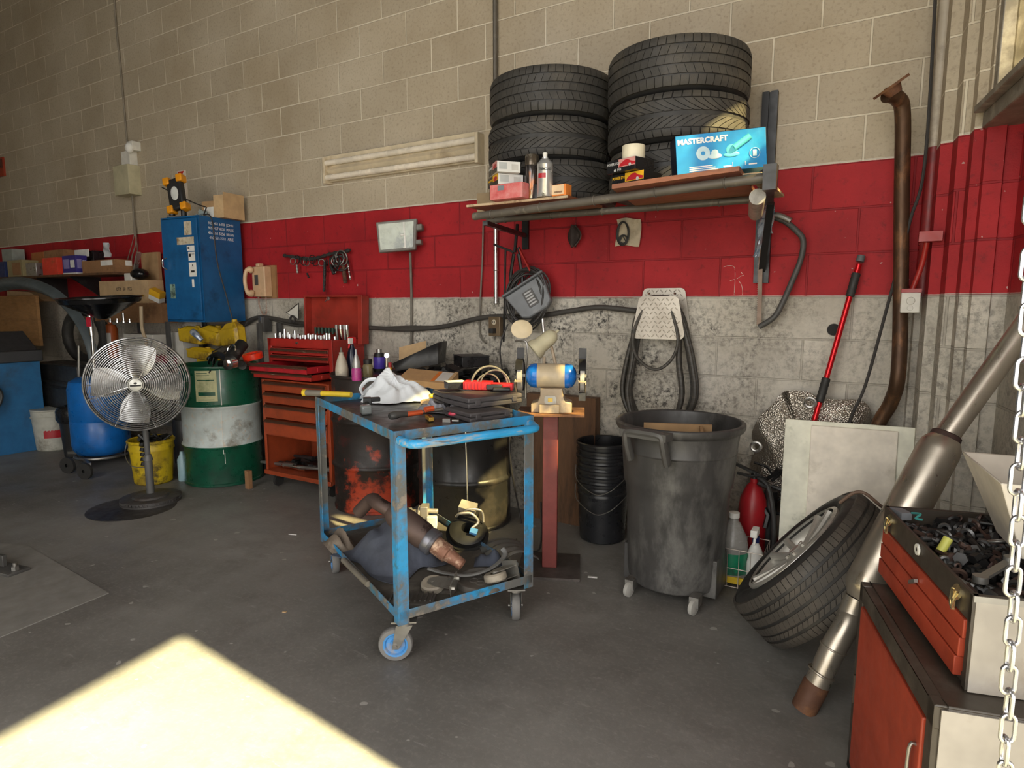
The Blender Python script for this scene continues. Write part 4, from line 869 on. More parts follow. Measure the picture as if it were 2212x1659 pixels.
solo('scrap_parts', b, m_part, 'dark tangle of scrap car parts behind the red extinguisher', 'scrap', kind='stuff')

# ================================================================ GRINDER ON ITS STAND
st = thing('grinder_stand', 'dark red square steel post on a floor plate, carrying the bench grinder', 'stand', (-1.335,2.635,0), R_(24))
m_post = mat('dull_dark_red_paint', (.20,.040,.034), .55, dirt=[((.10,.03,.025), 3, .5, .75), ((.5,.36,.32), 26, .72, .75)])
b = B(); b.box(-.036,-.036,.012,.036,.036,.775); part('post', b, m_post, st, bevel=.003)
b = B(); b.box(-.15,-.15,0,.15,.15,.012); part('floor_plate', b, mat('dirty_floor_plate', (.06,.05,.045), .6, dirt=[((.13,.11,.10),4,.5,.7)]), st)
b = B(); b.box(-.16,-.10,.775,.16,.12,.787); part('top_plate', b, m_rust, st, bevel=.002)
gr = thing('bench_grinder', 'blue and cream bench grinder with two wheels and guards on the red stand', 'bench grinder', (-1.335,2.635,.787), R_(24)); gr.scale = (.80,.92,.92)
m_cast = mat('dusty_cream_casting', (.42,.33,.23), .55, dirt=[((.16,.15,.15), 4, .55, .7)])
b = B(); b.prism([(-.115,0),(.125,0),(.125,.05),(.085,.06),(.07,.10),(.07,.125),(-.06,.125),(-.06,.09),(-.075,.055),(-.115,.045)], .13, Matrix(((1,0,0,0),(0,0,-1,.065),(0,1,0,0),(0,0,0,1)))); b.box(-.065,-.085,.0,.055,-.06,.045); part('base', b, m_cast, gr, bevel=.004)
b = B(); b.M = AX((-.075,-.0665,.078),(0,-1,0)) if 0 else None
b.prism([(-.035,.055),(-.025,.045),(.025,.045),(.035,.055),(.035,.08),(.025,.09),(-.025,.09),(-.035,.08)], .003, Matrix(((1,0,0,0),(0,0,-1,-.065),(0,1,0,0),(0,0,0,1)))); b.M = None; sw = part('switch_plate', b, m_steel, gr)
b = B(); b.box(-.014,-.072,.058,.014,-.068,.077); part('rocker_switch', b, mat('gold_switch',(.55,.38,.08),.3,.5), sw)
GC = (0,.0,.185)
b = B(); b.cyl((-.085,0,.185),(.085,0,.185),.063,n=36); part('motor_band', b, mat('cream_motor_band', (.50,.41,.28), .5, dirt=[((.35,.28,.2),4,.5,.7)]), gr)
m_bg = mat('glossy_blue_end', (.01,.16,.60), .25, dirt=[((.01,.03,.2),4,.5,.7)])
for s in (-1,1):
    b = B(); b.lathe([(.0635,0),(.0635,.02),(.056,.045),(.036,.062),(.02,.068),(0,.068)], 36, AX((s*.082,0,.185),(s,0,0))); part('end_bell', b, m_bg, gr)
for s in (-1,1):
    x = s*.185
    b = B(); b.cyl((x-.013,0,.185),(x+.013,0,.185),.078,n=44); b.cyl((x-.03*s,0,.185),(x+.024*s,0,.185),.010,n=10)
    w_ = part('grinding_wheel', b, mat('grey_abrasive', (.36,.35,.34), .85, bmp=(160,.4)), gr)
    b = B(); M_ = AX((x-.022,0,.185),(1,0,0),(0,1,0))
    b.lathe([(.085,0),(.088,0),(.088,.042),(.085,.042),(.085,0)], 30, M_, a0=R_(20), a1=R_(245)); b.lathe([(.02,0),(.086,0),(.086,.003),(.02,.003)], 30, M_, a0=R_(20), a1=R_(245))
    b.cb((x,.02,.30),(.045,.004,.055)); b.bar((x-.018,.03,.25),(x-.018,.03,.31),.006,.012)
    part('wheel_guard', b, m_black, gr)
    b = B(); b.box(x-.022,-.115,.163,x+.022,-.08,.168); b.bar((x+.020*s,-.10,.163),(x+.020*s,-.02,.10),.005,.02); b.bar((x-.02,-.082,.165),(x-.02,-.02,.12),.005,.02); part('tool_rest', b, m_cast, gr)
b = B(); b.box(.165,-.06,.065,.205,-.01,.105); part('lower_guard', b, m_blkpl, gr)
# eye shield disc and lamp on the grinder
es = thing('work_lamp', 'dusty cream lamp with adjustable stems standing behind the bench grinder', 'lamp', (-1.335,2.72,.787), R_(24))
lp0 = wy(1150,760,2.70); lp1 = wy(1195,718,2.72)
b = B(); LMx = AX(wy(1156,755,2.68), (wy(1196,722,2.735)-wy(1156,755,2.68))); b.lathe([(.050,-.01),(.053,-.006),(.047,.020),(.040,.032),(.038,.09),(.034,.112),(.018,.128),(.008,.132),(.005,.15),(0,.15),(.0,.126),(.034,.10),(.036,.03),(.046,-.008),(.050,-.01)], 36, LMx); part('lamp_shade', b, mat('dusty_lamp_shade', (.52,.48,.33), .45, dirt=[((.35,.33,.25),4,.5,.7)]), es, world=True)
b = B(); b.cyl(wy(1191,748,2.74), wy(1203,800,2.74), .008); b.cyl(wy(1175,770,2.71), wy(1175,800,2.71), .008); b.cyl(wy(1203,798,2.74), Vector((wy(1203,798,2.74).x, 2.74, .787)), .010); part('stem', b, m_cast, es, world=True)
ed_ = thing('eye_shield', 'round cream disc shield above the left wheel of the grinder', 'shield', (wy(1130,745,2.66).x,2.66,.79))
b = B(); dc = wy(1127,711,2.66); b.lathe([(0,.002),(.050,.002),(.053,0),(.050,-.002),(0,-.002)], 40, AX(dc, Vector((.55,-.8,.25))) @ Matrix.Diagonal((1,.88,1,1))); part('disc', b, mat('cream_disc', (.66,.55,.36), .5, dirt=[((.5,.38,.22),4,.52,.75)]), ed_, world=True)
b = B(); b.tube(spl([wy(1113,737,2.66), wy(1132,736,2.66), wy(1139,748,2.66), wy(1137,790,2.66), wy(1135,860,2.66)],5), .005, 8); part('wire_arm', b, m_steel, ed_, world=True)
# brown board and cord behind
b = B(); b.box(-2.12,3.30,.0,-1.33,3.325,.775) if 0 else b.box(-1.80,3.23,.0,-1.355,3.30,.765)
solo('brown_plywood', b, m_wood, 'dark brown plywood panel standing between grinder post and block wall', 'plywood')
b = B(); b.tube(spl([wy(1097,700,3.25), wy(1080,760,3.2), wy(1100,880,3.1), wy(1103,1000,3.05), fz(1125,1130), Vector((-1.62,2.80,.01)), Vector((-1.45,2.74,.03)), Vector((-1.42,2.70,.3))],8), .005, 8)
solo('grinder_cord', b, m_cable, 'black power cord looping down behind the grinder post to the floor', 'cord')
# ================================================================ TYRE RACK
rk = thing('tyre_rack', 'wall-mounted pipe rack with two long grey tubes carrying the tyre stacks', 'rack', (-1.15,3.3,1.70))
for a_, c_, r in (((-1.76,2.62,1.725),(-.375,2.50,1.757),.0185),((-1.90,2.96,1.752),(-.49,2.96,1.752),.0165)):
    b = B(); b.cyl(a_, c_, r, n=18)
    for i in range(5):
        q = Vector(a_).lerp(Vector(c_), .08+.2*i); b.ring(q, r+.001, .003, Vector(c_)-Vector(a_), n=18, m=6)
    part('rack_tube', b, m_rod, rk, world=True)
b = B(); b.box(-.555,3.30,1.40,-.525,3.328,2.30); b.box(-.515,3.30,1.40,-.485,3.328,2.30); b.box(-.555,3.318,1.40,-.485,3.328,2.30); part('wall_upright', b, m_black, rk, world=True)
b = B(); b.bar((-.50,3.31,1.735),(-.375,2.47,1.745),.035); b.bar((-.52,3.31,1.45),(-.44,2.95,1.73),.03,.012); b.cb((-.375,2.48,1.75),(.045,.05,.09)); part('bracket_arm', b, m_black, rk, world=True)
b = B(); b.bar((-1.86,3.32,1.70),(-1.72,2.66,1.695),.022); b.box(-1.88,3.31,1.62,-1.84,3.328,1.90); part('bracket_arm', b, m_black, rk, world=True)
m_shelf = mat('reddish_board', (.26,.095,.045), .55, dirt=[((.13,.05,.03), 3, .5, .75)], sc=(2,9,9)); m_edge = mat('chipboard_edge', (.55,.42,.27), .8, dirt=[((.3,.2,.12), 20, .5, .65)])
b = B(); b.prism([(-1.79,2.60),(-1.24,2.60),(-1.22,2.95),(-1.76,2.95)], .012, z0=1.768); b.k = 1; b.box(-1.79,2.597,1.769,-1.24,2.60,1.7795); b.k = 0
solo('shelf_board', b, [m_shelf, m_edge], 'thin reddish board on the rack, boxes and spray cans on it', 'board')
b = B(); b.add([(-.985,2.48,1.766),(-.485,2.48,1.786),(-.50,2.95,1.768),(-1.05,2.95,1.764),(-.985,2.48,1.784),(-.485,2.48,1.804),(-.50,2.95,1.784),(-1.05,2.95,1.780)], [(3,2,1,0),(4,5,6,7),(0,1,5,4),(1,2,6,5),(2,3,7,6),(3,0,4,7)]); solo('shelf_board', b, m_shelf, 'thicker brown board on the rack carrying the blue box and the right tyre stack', 'board')
b = B(); b.box(-.46,2.62,1.765,-.40,3.05,1.775); b.box(-.64,2.56,1.785,-.42,2.80,1.79); solo('wood_slat', b, m_edge, 'pale strip of wood at the right end of the tyre rack', 'board')
b = B(); b.cyl((-.43,2.56,1.70),(-.50,2.95,1.69),.03,n=18); solo('light_bulb_tube', b, mat('greyish_tube', (.36,.34,.30), .4, dirt=[((.15,.14,.12),5,.5,.7)]), 'short fat grey tube tucked under the right end of the rack', 'tube')
ZB = 1.782
def fbox(name, label, cat, l, r, z, h, dp, mats, grp=None, bevel=.0015):
    a = fz(*l, z); c = fz(*r, z); d = (c-a); L_ = d.length; rz = math.atan2(d.y, d.x)
    t = thing(name, label, cat, a, rz, grp); b = B(); b.box(0,0,0,L_,dp,h); part('box_body', b, mats, t, bevel=bevel); t['_L'] = L_
    return t, MX(a, rz), L_
def FW(M, x, z, y=-.0006): return M @ Matrix(((1,0,0,x),(0,0,-1,y),(0,1,0,z),(0,0,0,1)))
def patch(t, nm, x0, z0, x1, z1, m, y=-.0008, side=None, dp=0):
    b = B()
    if side is None: b.box(x0,y,z0,x1,0,z1)
    else: b.box(side,x0,z0,side-y if side > 0 else y,x1,z1)
    return part(nm, b, m, t)
m_bx = mat('bright_blue_carton', (.010,.24,.56), .4, dirt=[((.03,.36,.62), 3, .5, .7)]); m_navy = mat('dark_carton_side', (.010,.014,.03), .35)
h = .148; a_ = fz(1463, 380, ZB+.010); rz_ = R_(26); tl_ = R_(-5); t = thing('blue_tool_carton', 'long bright blue power tool box at the right end of the tyre rack', 'box', a_, rz_); t.rotation_euler = (0, tl_, rz_)
M = Matrix.Translation(a_) @ Matrix.Rotation(rz_,4,'Z') @ Matrix.Rotation(tl_,4,'Y'); WM[t.name] = M.copy()
L_ = .30
for _ in range(40):
    e_ = M @ Vector((L_,0,0)); c_ = e_.x*math.cos(AL)+e_.y*math.sin(AL); w_ = -e_.x*math.sin(AL)+e_.y*math.cos(AL); zc_ = w_*math.cos(TH)-(e_.z-EYE)*math.sin(TH)
    if 1106+FPX*c_/zc_ < 1656: L_ += .004
b = B(); b.box(0,0,0,L_,.11,h); part('box_body', b, m_bx, t, bevel=.0015)
patch(t, 'dark_side', 0, 0, .11, h, m_navy, side=-.001, y=-.001)
b = B(); b.box(-.001,-.0004,h-.001,L_,.11,h+.0008); part('top_edge', b, m_navy, t)
lettering('lettering', 'MASTERCRAFT', .028, m_wink, t, FW(M, L_*.30, h-.026), bold=.0012, sx=1.02)
pr = part('printed_grinder', (lambda b: (b.cyl((L_*.64,-.0012,h*.55),(L_*.82,-.0012,h*.80),.013,n=10), b.ball((L_*.62,-.0012,h*.52),.022,.002,.020), b.ball((L_*.615,-.0012,h*.40),.030,.002,.009), b)[-1])(B()), mat('printed_cyan', (.10,.55,.60), .4), t)
b = B(); b.lathe([(.008,0),(.026,0),(.026,.001),(.008,.001)], 24, MX((L_*.30,-.0008,h*.50)) @ Matrix.Rotation(PI/2,4,'X')); part('printed_disc', b, mat('printed_pale', (.45,.62,.70), .4), t); b = B(); b.ball((L_*.43,-.001,h*.40),.026,.0012,.010); b.ball((L_*.43,-.001,h*.48),.014,.0012,.013); part('printed_cup', b, MATS['printed_pale'], t); b = B(); b.lathe([(.018,0),(.020,0),(.020,.001),(.018,.001)], 24, MX((L_*.87,-.0008,h*.38)) @ Matrix.Rotation(PI/2,4,'X')); b.box(L_*.87-.007,-.0015,h*.30,L_*.87+.007,-.0005,h*.46); part('printed_badge', b, mat('printed_pale', (.45,.62,.70), .4), t)
for i in range(3): patch(t, 'printed_line', L_*.14, .010+i*.007, L_*(.46-.03*i), .0135+i*.007, m_wink)
for x in (.52,.62,.76,.80): patch(t, 'printed_line', L_*x, .014, L_*(x+.09 if x in (.52,.80) else x+.004), .030 if x in (.62,.76) else .019, m_wink)
m_ctn = mat('black_gloss_carton', (.014,.014,.016), .3); m_yel = mat('amber_print', (.75,.42,.02), .4); m_carp = mat('red_car_print', (.45,.02,.03), .35); m_sil = mat('silver_print', (.50,.50,.50), .3); m_pink = mat('faded_pink_print', (.62,.28,.26), .45)
def psbox(label, l, r, z, h, dp, topm, txt='POWER STOP', flip=False, grp='black car part cartons on the tyre rack'):
    t, M, L_ = fbox('brake_pad_carton', label, 'box', l, r, z, h, dp, m_ctn, grp)
    patch(t, 'colour_stripe', L_*(.42 if not flip else 0), h*.35, L_*(1 if not flip else .5), h*.98, topm)
    lettering('lettering', txt, h*.30, m_yel if topm is m_yel else m_sil, t, FW(M, L_*(.24 if not flip else .72), h*.68, -.001), bold=.0003, sx=.72)
    lettering('lettering', 'P18', h*.26, m_sil, t, FW(M, L_*.45, h*.17, -.001), bold=.0003)
    cx = L_*(.72 if not flip else .25); b = B()
    b.prism([(cx-.042,h*.40),(cx+.042,h*.42),(cx+.045,h*.58),(cx+.02,h*.70),(cx+.004,h*.88),(cx-.012,h*.86),(cx-.035,h*.62)], .001, MX((0,0,0)) @ Matrix(((1,0,0,0),(0,0,-1,-.0009),(0,1,0,0),(0,0,0,1)))); cp = part('printed_car', b, m_carp, t)
    b = B(); b.cyl((cx+.016,-.0012,h*.44),(cx+.016,-.0026,h*.44),h*.13,n=16); part('printed_wheel', b, m_sil, cp)
    b = B(); b.cyl((L_*.30,-.0005,h*.17),(L_*.30,-.0016,h*.17),h*.11,n=14); part('printed_logo', b, m_sil, t)
    return t, M, L_
psbox('black carton with amber stripe and red car print, lower of the right pair', (1322,408), (1390,396), ZB, .055, .12, m_yel)
t_, M2, L2 = psbox('black carton with pink stripe, second one up in the right pair under the tape roll', (1318,401), (1374,391), ZB, .001, .001, m_pink) if 0 else psbox('black carton with faded stripe, upper of the right pair under the white tape roll', (1311,377), (1372,364), ZB+.056, .050, .12, m_pink)
b = B(); q = M2 @ Vector((.095,.055,.051)); b.lathe([(.026,0),(.046,0),(.047,.003),(.047,.052),(.046,.055),(.026,.055),(.026,0)], 36, Matrix.Translation(q)); solo('tape_roll', b, mat('cream_tape', (.72,.66,.50), .5), 'fat cream-white tape roll standing on the two black cartons', 'tape')
# left group
t, M, L_ = fbox('pink_carton', 'faded pinkish red carton at the bottom of the left box pile', 'box', (1058,433), (1128,425), ZB, .068, .09, mat('faded_red_carton', (.60,.10,.10), .5, dirt=[((.70,.36,.34), 4, .42, .6)]))
patch(t, 'dark_side', 0, 0, .09, .068, m_ctn, side=-.001, y=-.001); patch(t, 'printed_filter', L_*.25, .040, L_*.45, .062, mat('grey_print', (.20,.22,.25), .4))
m_pw = mat('pale_carton', (.66,.66,.64), .5)
for k, (l, r, z, tm, lb) in enumerate((((1076,397),(1126,396),ZB+.069,m_yel,'pale ended carton with amber side, middle of the left box pile'),((1074,370),(1117,373),ZB+.119,m_pink,'pale ended carton with pink side, top of the left box pile'))):
    h = .048; a_ = fz(*l, z); rz_ = R_(50 if k == 0 else 47); t = thing('brake_pad_carton', lb, 'box', a_, rz_, 'black car part cartons on the tyre rack'); M = MX(a_, rz_); L_ = .125 if k == 0 else .112
    b = B(); b.box(0,0,0,L_,.15,h); part('box_body', b, m_pw, t, bevel=.0015)
    M_s = M @ Matrix(((0,0,-1,-.0012),(-1,0,0,.15),(0,1,0,0),(0,0,0,1)))
    b = B(); b.box(-.001,0,0,0,.15,h); s_ = part('black_side', b, m_ctn, t); b = B(); b.box(-.002,.0,h*.4,-.001,.075,h); part('colour_stripe', b, tm, s_)
    b = B(); b.ball((-.0025,.036,h*.6),.001,.028,.010); part('printed_car', b, m_carp, s_)
    lettering('lettering', 'POWER STOP', .013, tm if tm is m_yel else m_sil, t, M_s @ Matrix.Translation((.040,h*.62,.0012)), sx=.8)
    patch(t, 'print', L_*.08, .012, L_*.42, .042, mat('faint_print', (.42,.44,.44), .5)); patch(t, 'barcode', L_*.62, .010, L_*.90, .036, mat('faint_barcode', (.50,.49,.46), .5))
sp = fz(1149,431,ZB); sc_ = thing('spray_can', 'tall black and chrome spray can, left one beside the cartons', 'spray can', sp)
b = B(); b.lathe([(0,0),(.026,0),(.028,.003),(.028,.150),(.024,.16)], 28); part('can_body', b, mat('dark_mirror_can', (.10,.09,.09), .15, .8, dirt=[((.30,.12,.05), 6, .55, .62), ((.55,.55,.56), 5, .6, .66)], sc=(3,3,.6)), sc_)
b = B(); b.lathe([(.026,.150),(.028,.152),(.027,.195),(.024,.20),(0,.20)], 28); part('cap', b, mat('paint_streaked_cap', (.16,.13,.10), .2, .7, dirt=[((.62,.58,.48), 9, .5, .58)]), sc_)
sc_.scale = (1.22, 1.22, 1.0); sp = fz(1177,426,ZB)+Vector((.0,-.0,0)); s2 = thing('spray_can', 'silver and white spray can without its cap, right of the black one', 'spray can', sp)
b = B(); b.lathe([(0,0),(.030,0),(.032,.003),(.032,.150),(.033,.152),(.030,.160),(.018,.178),(.013,.180),(.013,.186),(0,.186)], 28); part('can_body', b, mat('bright_can', (.60,.60,.60), .2, .6, dirt=[((.08,.08,.08), 5, .58, .62)]), s2)
lettering('lettering', 'TREMCLAD', .016, m_ink, s2, MX(sp+Vector((0,0,.125))) @ Matrix.Rotation(R_(30),4,'Z') @ Matrix.Translation((-.002,-.0325,0)) @ Matrix.Rotation(PI/2,4,'X'), bold=.0004, sx=.6)
b = B(); b.sheet(lambda u, v: (.0322*math.cos(-1.5-.5+u*1.0), .0322*math.sin(-1.5-.5+u*1.0), .085+.022*v), 8, 2, -.0006); part('red_print', b, m_carp, s2)
b = B(); b.cyl((0,0,.186),(0,0,.200),.009,n=12); b.ball((0,0,.203),.010); part('nozzle', b, m_paper, s2)
b = B(); q = fz(1172,431,ZB)-Vector((0,.045,0)); q.y = max(q.y, 2.60+.03); b.lathe([(0,0),(.027,0),(.027,.004),(.024,.060),(.022,.063),(0,.063)], 26, Matrix.Translation((q.x-.012,2.628,ZB)));
for i in range(12): a = 2*PI*i/12; b.bar((q.x-.012+.027*math.cos(a),2.628+.027*math.sin(a),ZB+.004),(q.x-.012+.025*math.cos(a),2.628+.025*math.sin(a),ZB+.058),.003)
solo('black_cap', b, m_blkpl, 'ribbed black plastic cap in front of the two spray cans', 'cap')
s2.scale = (1.15, 1.15, .94)
t, M, L_ = fbox('orange_carton', 'little orange carton with a cream face at the right end of the left board', 'box', (1189,425), (1222,421), ZB, .050, .05, mat('orange_carton', (.85,.26,.05), .45)); patch(t, 'cream_face', L_*.12, .006, L_*.88, .048, mat('cream_face', (.80,.58,.36), .5)); patch(t, 'printed_line', L_*.25, .013, L_*.78, .021, mat('tan_print', (.40,.22,.13), .5)); 
b = B(); q = wy(1018,440,3.1); b.box(-1.93,2.90,1.770,-1.79,3.0,1.89); solo('torn_carton', b, mat('torn_brown_carton', (.34,.25,.15), .9, dirt=[((.08,.05,.03), 5, .58, .66)]), 'torn brown carton behind the left box pile on the rack', 'box')

# ================================================================ WALL FITTINGS
WY = 3.33
x0, x1, z0, z1 = -3.47, -2.17, 2.150, 2.318
fl = thing('strip_light', 'long cream fluorescent light fixture with two unlit tubes on the wall', 'light fixture', ((x0+x1)/2, WY, z0))
m_lt = mat('yellowed_enamel', (.62,.53,.38), .45, dirt=[((.32,.24,.15), 4, .55, .75)])
b = B(); b.box(x0,WY-.035,z0+.01,x1,WY,z1); b.prism([(WY-.035,z0+.060),(WY-.060,z0+.085),(WY-.035,z0+.11)], x1-x0, Matrix(((0,0,1,x0),(1,0,0,0),(0,1,0,0),(0,0,0,1)))); b.bar((x0,WY-.045,z1),(x1,WY-.045,z1),.03,.004,(0,1,.4)); part('housing', b, m_lt, fl, world=True)
for x in (x0, x1):
    b = B(); b.box(x-.012,WY-.075,z0-.005,x+.012,WY,z1+.005); part('end_cap', b, m_lt, fl, world=True, bevel=.003)
for z in (z0+.035, z0+.135):
    b = B(); b.cyl((x0+.01,WY-.055,z),(x1-.01,WY-.055,z),.019,n=20); part('lamp_tube', b, mat('unlit_tube', (.78,.70,.58), .25), fl, world=True)
# flood lamp
q = wy(858,511,3.20); fl = thing('flood_lamp', 'square grey halogen flood lamp hanging on the red band', 'lamp', (q.x,WY,q.z-.12))
FMx = MX(q, R_(22), R_(-6), R_(-4)); b = B(); b.M = FMx
b.prism([(-.13,-.095),(.12,-.095),(.14,.105),(-.14,.105)], .035, Matrix(((1,0,0,0),(0,0,-1,.03),(0,1,0,0),(0,0,0,1)))); b.prism([(-.10,-.07),(.10,-.07),(.11,.08),(-.11,.08)], .07, Matrix(((1,0,0,0),(0,0,-1,.095),(0,1,0,0),(0,0,0,1)))); b.box(.11,.0,-.06,.16,.05,-.03); b.box(.12,.0,.03,.17,.05,.07); part('lamp_housing', b, mat('weathered_grey_lamp', (.20,.19,.17), .5, dirt=[((.10,.09,.08),6,.5,.7)]), fl, world=True, bevel=.006)
b = B(); b.M = FMx; b.prism([(-.115,-.080),(.105,-.080),(.120,.088),(-.122,.088)], .003, Matrix(((1,0,0,0),(0,0,-1,-.006),(0,1,0,0),(0,0,0,1)))); gl = part('front_glass', b, mat('lamp_reflector', (.42,.45,.38), .22, .1, dirt=[((.25,.27,.25), 4, .5, .6), ((.72,.70,.52), 3, .58, .62)]), fl, world=True)
b = B(); b.M = FMx; b.cyl((.03,-.012,.005),(.05,-.012,.005),.008); b.box(.048,-.0105,-.08,.058,-.0095,.088); part('bulb', b, m_paper, gl, world=True)
b = B(); b.tube(spl([wy(886,545,3.27), wy(888,600,3.31), wy(889,660,3.315), wy(888,740,3.30), wy(884,800,3.2)],6), .0085, 8); solo('lamp_cable', b, m_gcable, 'thick grey cable dropping straight down from the flood lamp', 'cable')
# telephone
q = wy(566,608,3.28); ph = thing('wall_telephone', 'beige wall telephone with coiled cord on a wooden backboard', 'telephone', (q.x,WY,q.z-.13))
m_ph = mat('beige_phone', (.60,.40,.24), .4, dirt=[((.42,.26,.15), 6, .55, .8)])
b = B(); b.box(q.x-.07,WY-.015,q.z-.13,q.x+.12,WY,q.z+.125); part('backboard', b, mat('raw_wood', (.30,.16,.07), .7), ph, world=True)
b = B(); b.box(q.x-.075,WY-.085,q.z-.12,q.x+.075,WY-.015,q.z+.115); b.box(q.x-.02,WY-.09,q.z+.11,q.x+.02,WY-.04,q.z+.14); part('phone_body', b, m_ph, ph, world=True, bevel=.008)
b = B(); hx = q.x-.055; b.tube(spl([(hx,WY-.095,q.z+.09),(hx-.015,WY-.135,q.z+.08),(hx-.025,WY-.145,q.z),(hx-.015,WY-.135,q.z-.08),(hx,WY-.095,q.z-.095)],6), [.024,.026,.028,.026,.022,.018,.016,.015,.015,.015,.015,.015,.015,.015,.015,.015,.015,.016,.018,.022,.026,.028,.028,.027,.024], 12); part('handset', b, m_ph, ph, world=True)
b = B(); b.box(q.x-.04,WY-.088,q.z-.03,q.x+.0,WY-.084,q.z+.05); part('keypad', b, m_dgrey, ph, world=True)
b = B(); pts = []
base = spl([(q.x-.04,WY-.06,q.z-.12),(q.x-.045,WY-.05,q.z-.19),(q.x-.02,WY-.04,q.z-.26),(q.x+.02,WY-.04,q.z-.24),(q.x+.035,WY-.05,q.z-.12)], 16)
for i, p in enumerate(base):
    for k in range(3): a = (i*3+k)*1.1; pts.append(p+Vector((.006*math.cos(a), .006*math.sin(a), 0)))
b.tube(pts, .0022, 5); part('coiled_cord', b, mat('cord_pink', (.42,.28,.22), .5), ph, world=True)
# belts and keys hanging on the wall
q0_, q1_ = wy(613,553,3.30), wy(757,545,3.29); random.seed(3)
kb = thing('parts_on_hooks', 'row of black hoses, clamps and rings hung on the red wall above the tool chest', 'hanging parts', (-3.65,WY,1.45))
def hung(nm, b, m): return part(nm, b, m, kb, world=True)
b = B(); b.tube(spl([wy(x, y, 3.29) for x, y in ((613,552),(640,556),(665,560),(690,556),(712,549),(735,545),(757,540))],6), [.012+.004*math.sin(i*1.9) for i in range(37)], 8); hung('hose_bar', b, m_rubber)
for i in range(9):
    x = 632+i*10+random.random()*4; b = B(); b.ring(wy(x, 560+random.random()*8, 3.28), .018+.016*random.random(), .0035, (random.uniform(-.6,.6),-1,random.uniform(-.2,.2)), n=24); hung('hose_clamp', b, m_steel if i % 3 == 0 else m_part)
for i in range(7):
    b = B(); b.ring(wy(733+random.uniform(-8,10), 562+random.uniform(-8,8), 3.27), .035+.020*random.random(), .005, (random.uniform(-.5,.5),-1,random.uniform(-.3,.3)), n=28); hung('rubber_ring', b, m_part if i % 3 else m_steel)
for (xa, ya, xb, yb, r, m) in ((641,572,643,590,.008,m_steel),(663,590,667,600,.006,m_part),(702,565,701,600,.011,m_part),(701,600,700,630,.010,m_part),(742,575,746,612,.014,m_rust),(752,570,757,604,.007,m_chrome),(724,590,732,576,.004,m_chrome),(715,575,722,592,.012,m_part)):
    b = B(); b.cyl(wy(xa, ya, 3.285), wy(xb, yb, 3.285), r, n=8)
    for k in range(3): b.ring(wy(xa+(xb-xa)*(k+.5)/3, ya+(yb-ya)*(k+.5)/3, 3.285), r+.001, .003, (0,0,1), n=12, m=5)
    hung('hanging_fitting', b, m)
# hose run along the wall
b = B()
for o_, r in ((0,.0155),(.022,.010)):
    b.tube(spl([wy(500,705,3.29), wy(530,700,3.30)+Vector((0,0,o_)), wy(563,685,3.30), wy(640,697,3.30)+Vector((0,0,-o_)), wy(720,706,3.30)+Vector((0,0,o_)), wy(800,708,3.30), wy(880,712,3.30)+Vector((0,0,o_*.8)), wy(960,705,3.30), wy(1050,685,3.30)+Vector((0,0,-o_*.3)), wy(1150,684,3.30), wy(1230,672,3.30), wy(1295,664,3.30), wy(1375,672,3.30)],8), r, 10)
solo('air_hose', b, mat('dark_air_hose', (.055,.05,.044), .6), 'dark air hose strung along the block wall below the red band', 'hose')
# conduit, outlet
b = B(); b.cyl((-2.062,3.305,1.30),(-2.062,3.305,1.86),.0135,n=14); 
for z in (1.5,): b.ring((-2.062,3.305,z),.0145,.003)
solo('steel_conduit', b, m_alum, 'bright steel conduit between the rack and the outlet box', 'pipe')
b = B(); b.cyl((-2.062,3.305,1.86),(-2.062,3.305,5.2),.0135,n=14); solo('dark_conduit', b, m_rod, 'dark vertical conduit rising up the wall left of the tyre stacks', 'pipe')
q = wy(1070,705,3.28); t = thing('wall_outlet', 'brown metal outlet box with a black plug below the steel conduit', 'outlet', (q.x,WY,q.z-.07))
b = B(); b.box(q.x-.042,3.265,q.z-.06,q.x+.042,WY,q.z+.06); part('outlet_box', b, mat('bronze_box', (.17,.12,.07), .4, .3), t, world=True, bevel=.004)
b = B(); b.lathe([(0,.003),(.015,.003),(.016,0)], 18, AX((q.x,3.265,q.z+.026),(0,-1,0))); part('socket_face', b, mat('ivory_socket', (.55,.48,.36), .4), t, world=True)
for x in (-.006,.006):
    b = B(); b.box(q.x+x-.0015,3.260,q.z+.020,q.x+x+.0015,3.2625,q.z+.032); part('slot', b, m_ink, t, world=True)
b = B(); b.cb((q.x,3.245,q.z-.026),(.030,.04,.028)); part('plug', b, m_blkpl, t, world=True)
b = B(); b.tube(spl([wy(1044,478,3.31), wy(1042,560,3.31), wy(1038,640,3.31), wy(1036,720,3.31), wy(1050,742,3.28)],6), .0055, 8); solo('light_cable', b, m_gcable, 'pale grey cable hanging from the rack end down to the black box', 'cable')
# clamps, saw and strips hanging from the rack
b = B(); b.cyl(wy(1092,540,3.2), wy(1088,738,3.27), .006); solo('hanging_rod', b, m_part, 'long thin dark rod hanging left of the grey reflector lamp', 'rod')
b = B(); b.bar(wy(1118,484,3.2), wy(1112,545,3.2), .014); b.bar(wy(1067,528,3.2), wy(1110,545,3.2), .012); b.tube(spl([wy(1110,548,3.2), wy(1103,600,3.22), wy(1108,630,3.2)],5),.010,6); b.tube(spl([wy(1120,548,3.2), wy(1128,600,3.22), wy(1126,640,3.2)],5),.010,6);
solo('bar_clamp', b, m_part, 'dark bar clamp hanging under the left end of the rack', 'clamp')
b = B(); b.bar(wy(1122,537,3.185), wy(1146,585,3.185), .018, .008); b.k = 1; b.cyl(wy(1120,535,3.185), wy(1124,548,3.185), .010); solo('red_handled_tool', b, [m_red, m_part], 'red handled hand tool hanging from the dark bar clamp', 'tool')
b = B(); c_ = wy(1239,510,3.29)
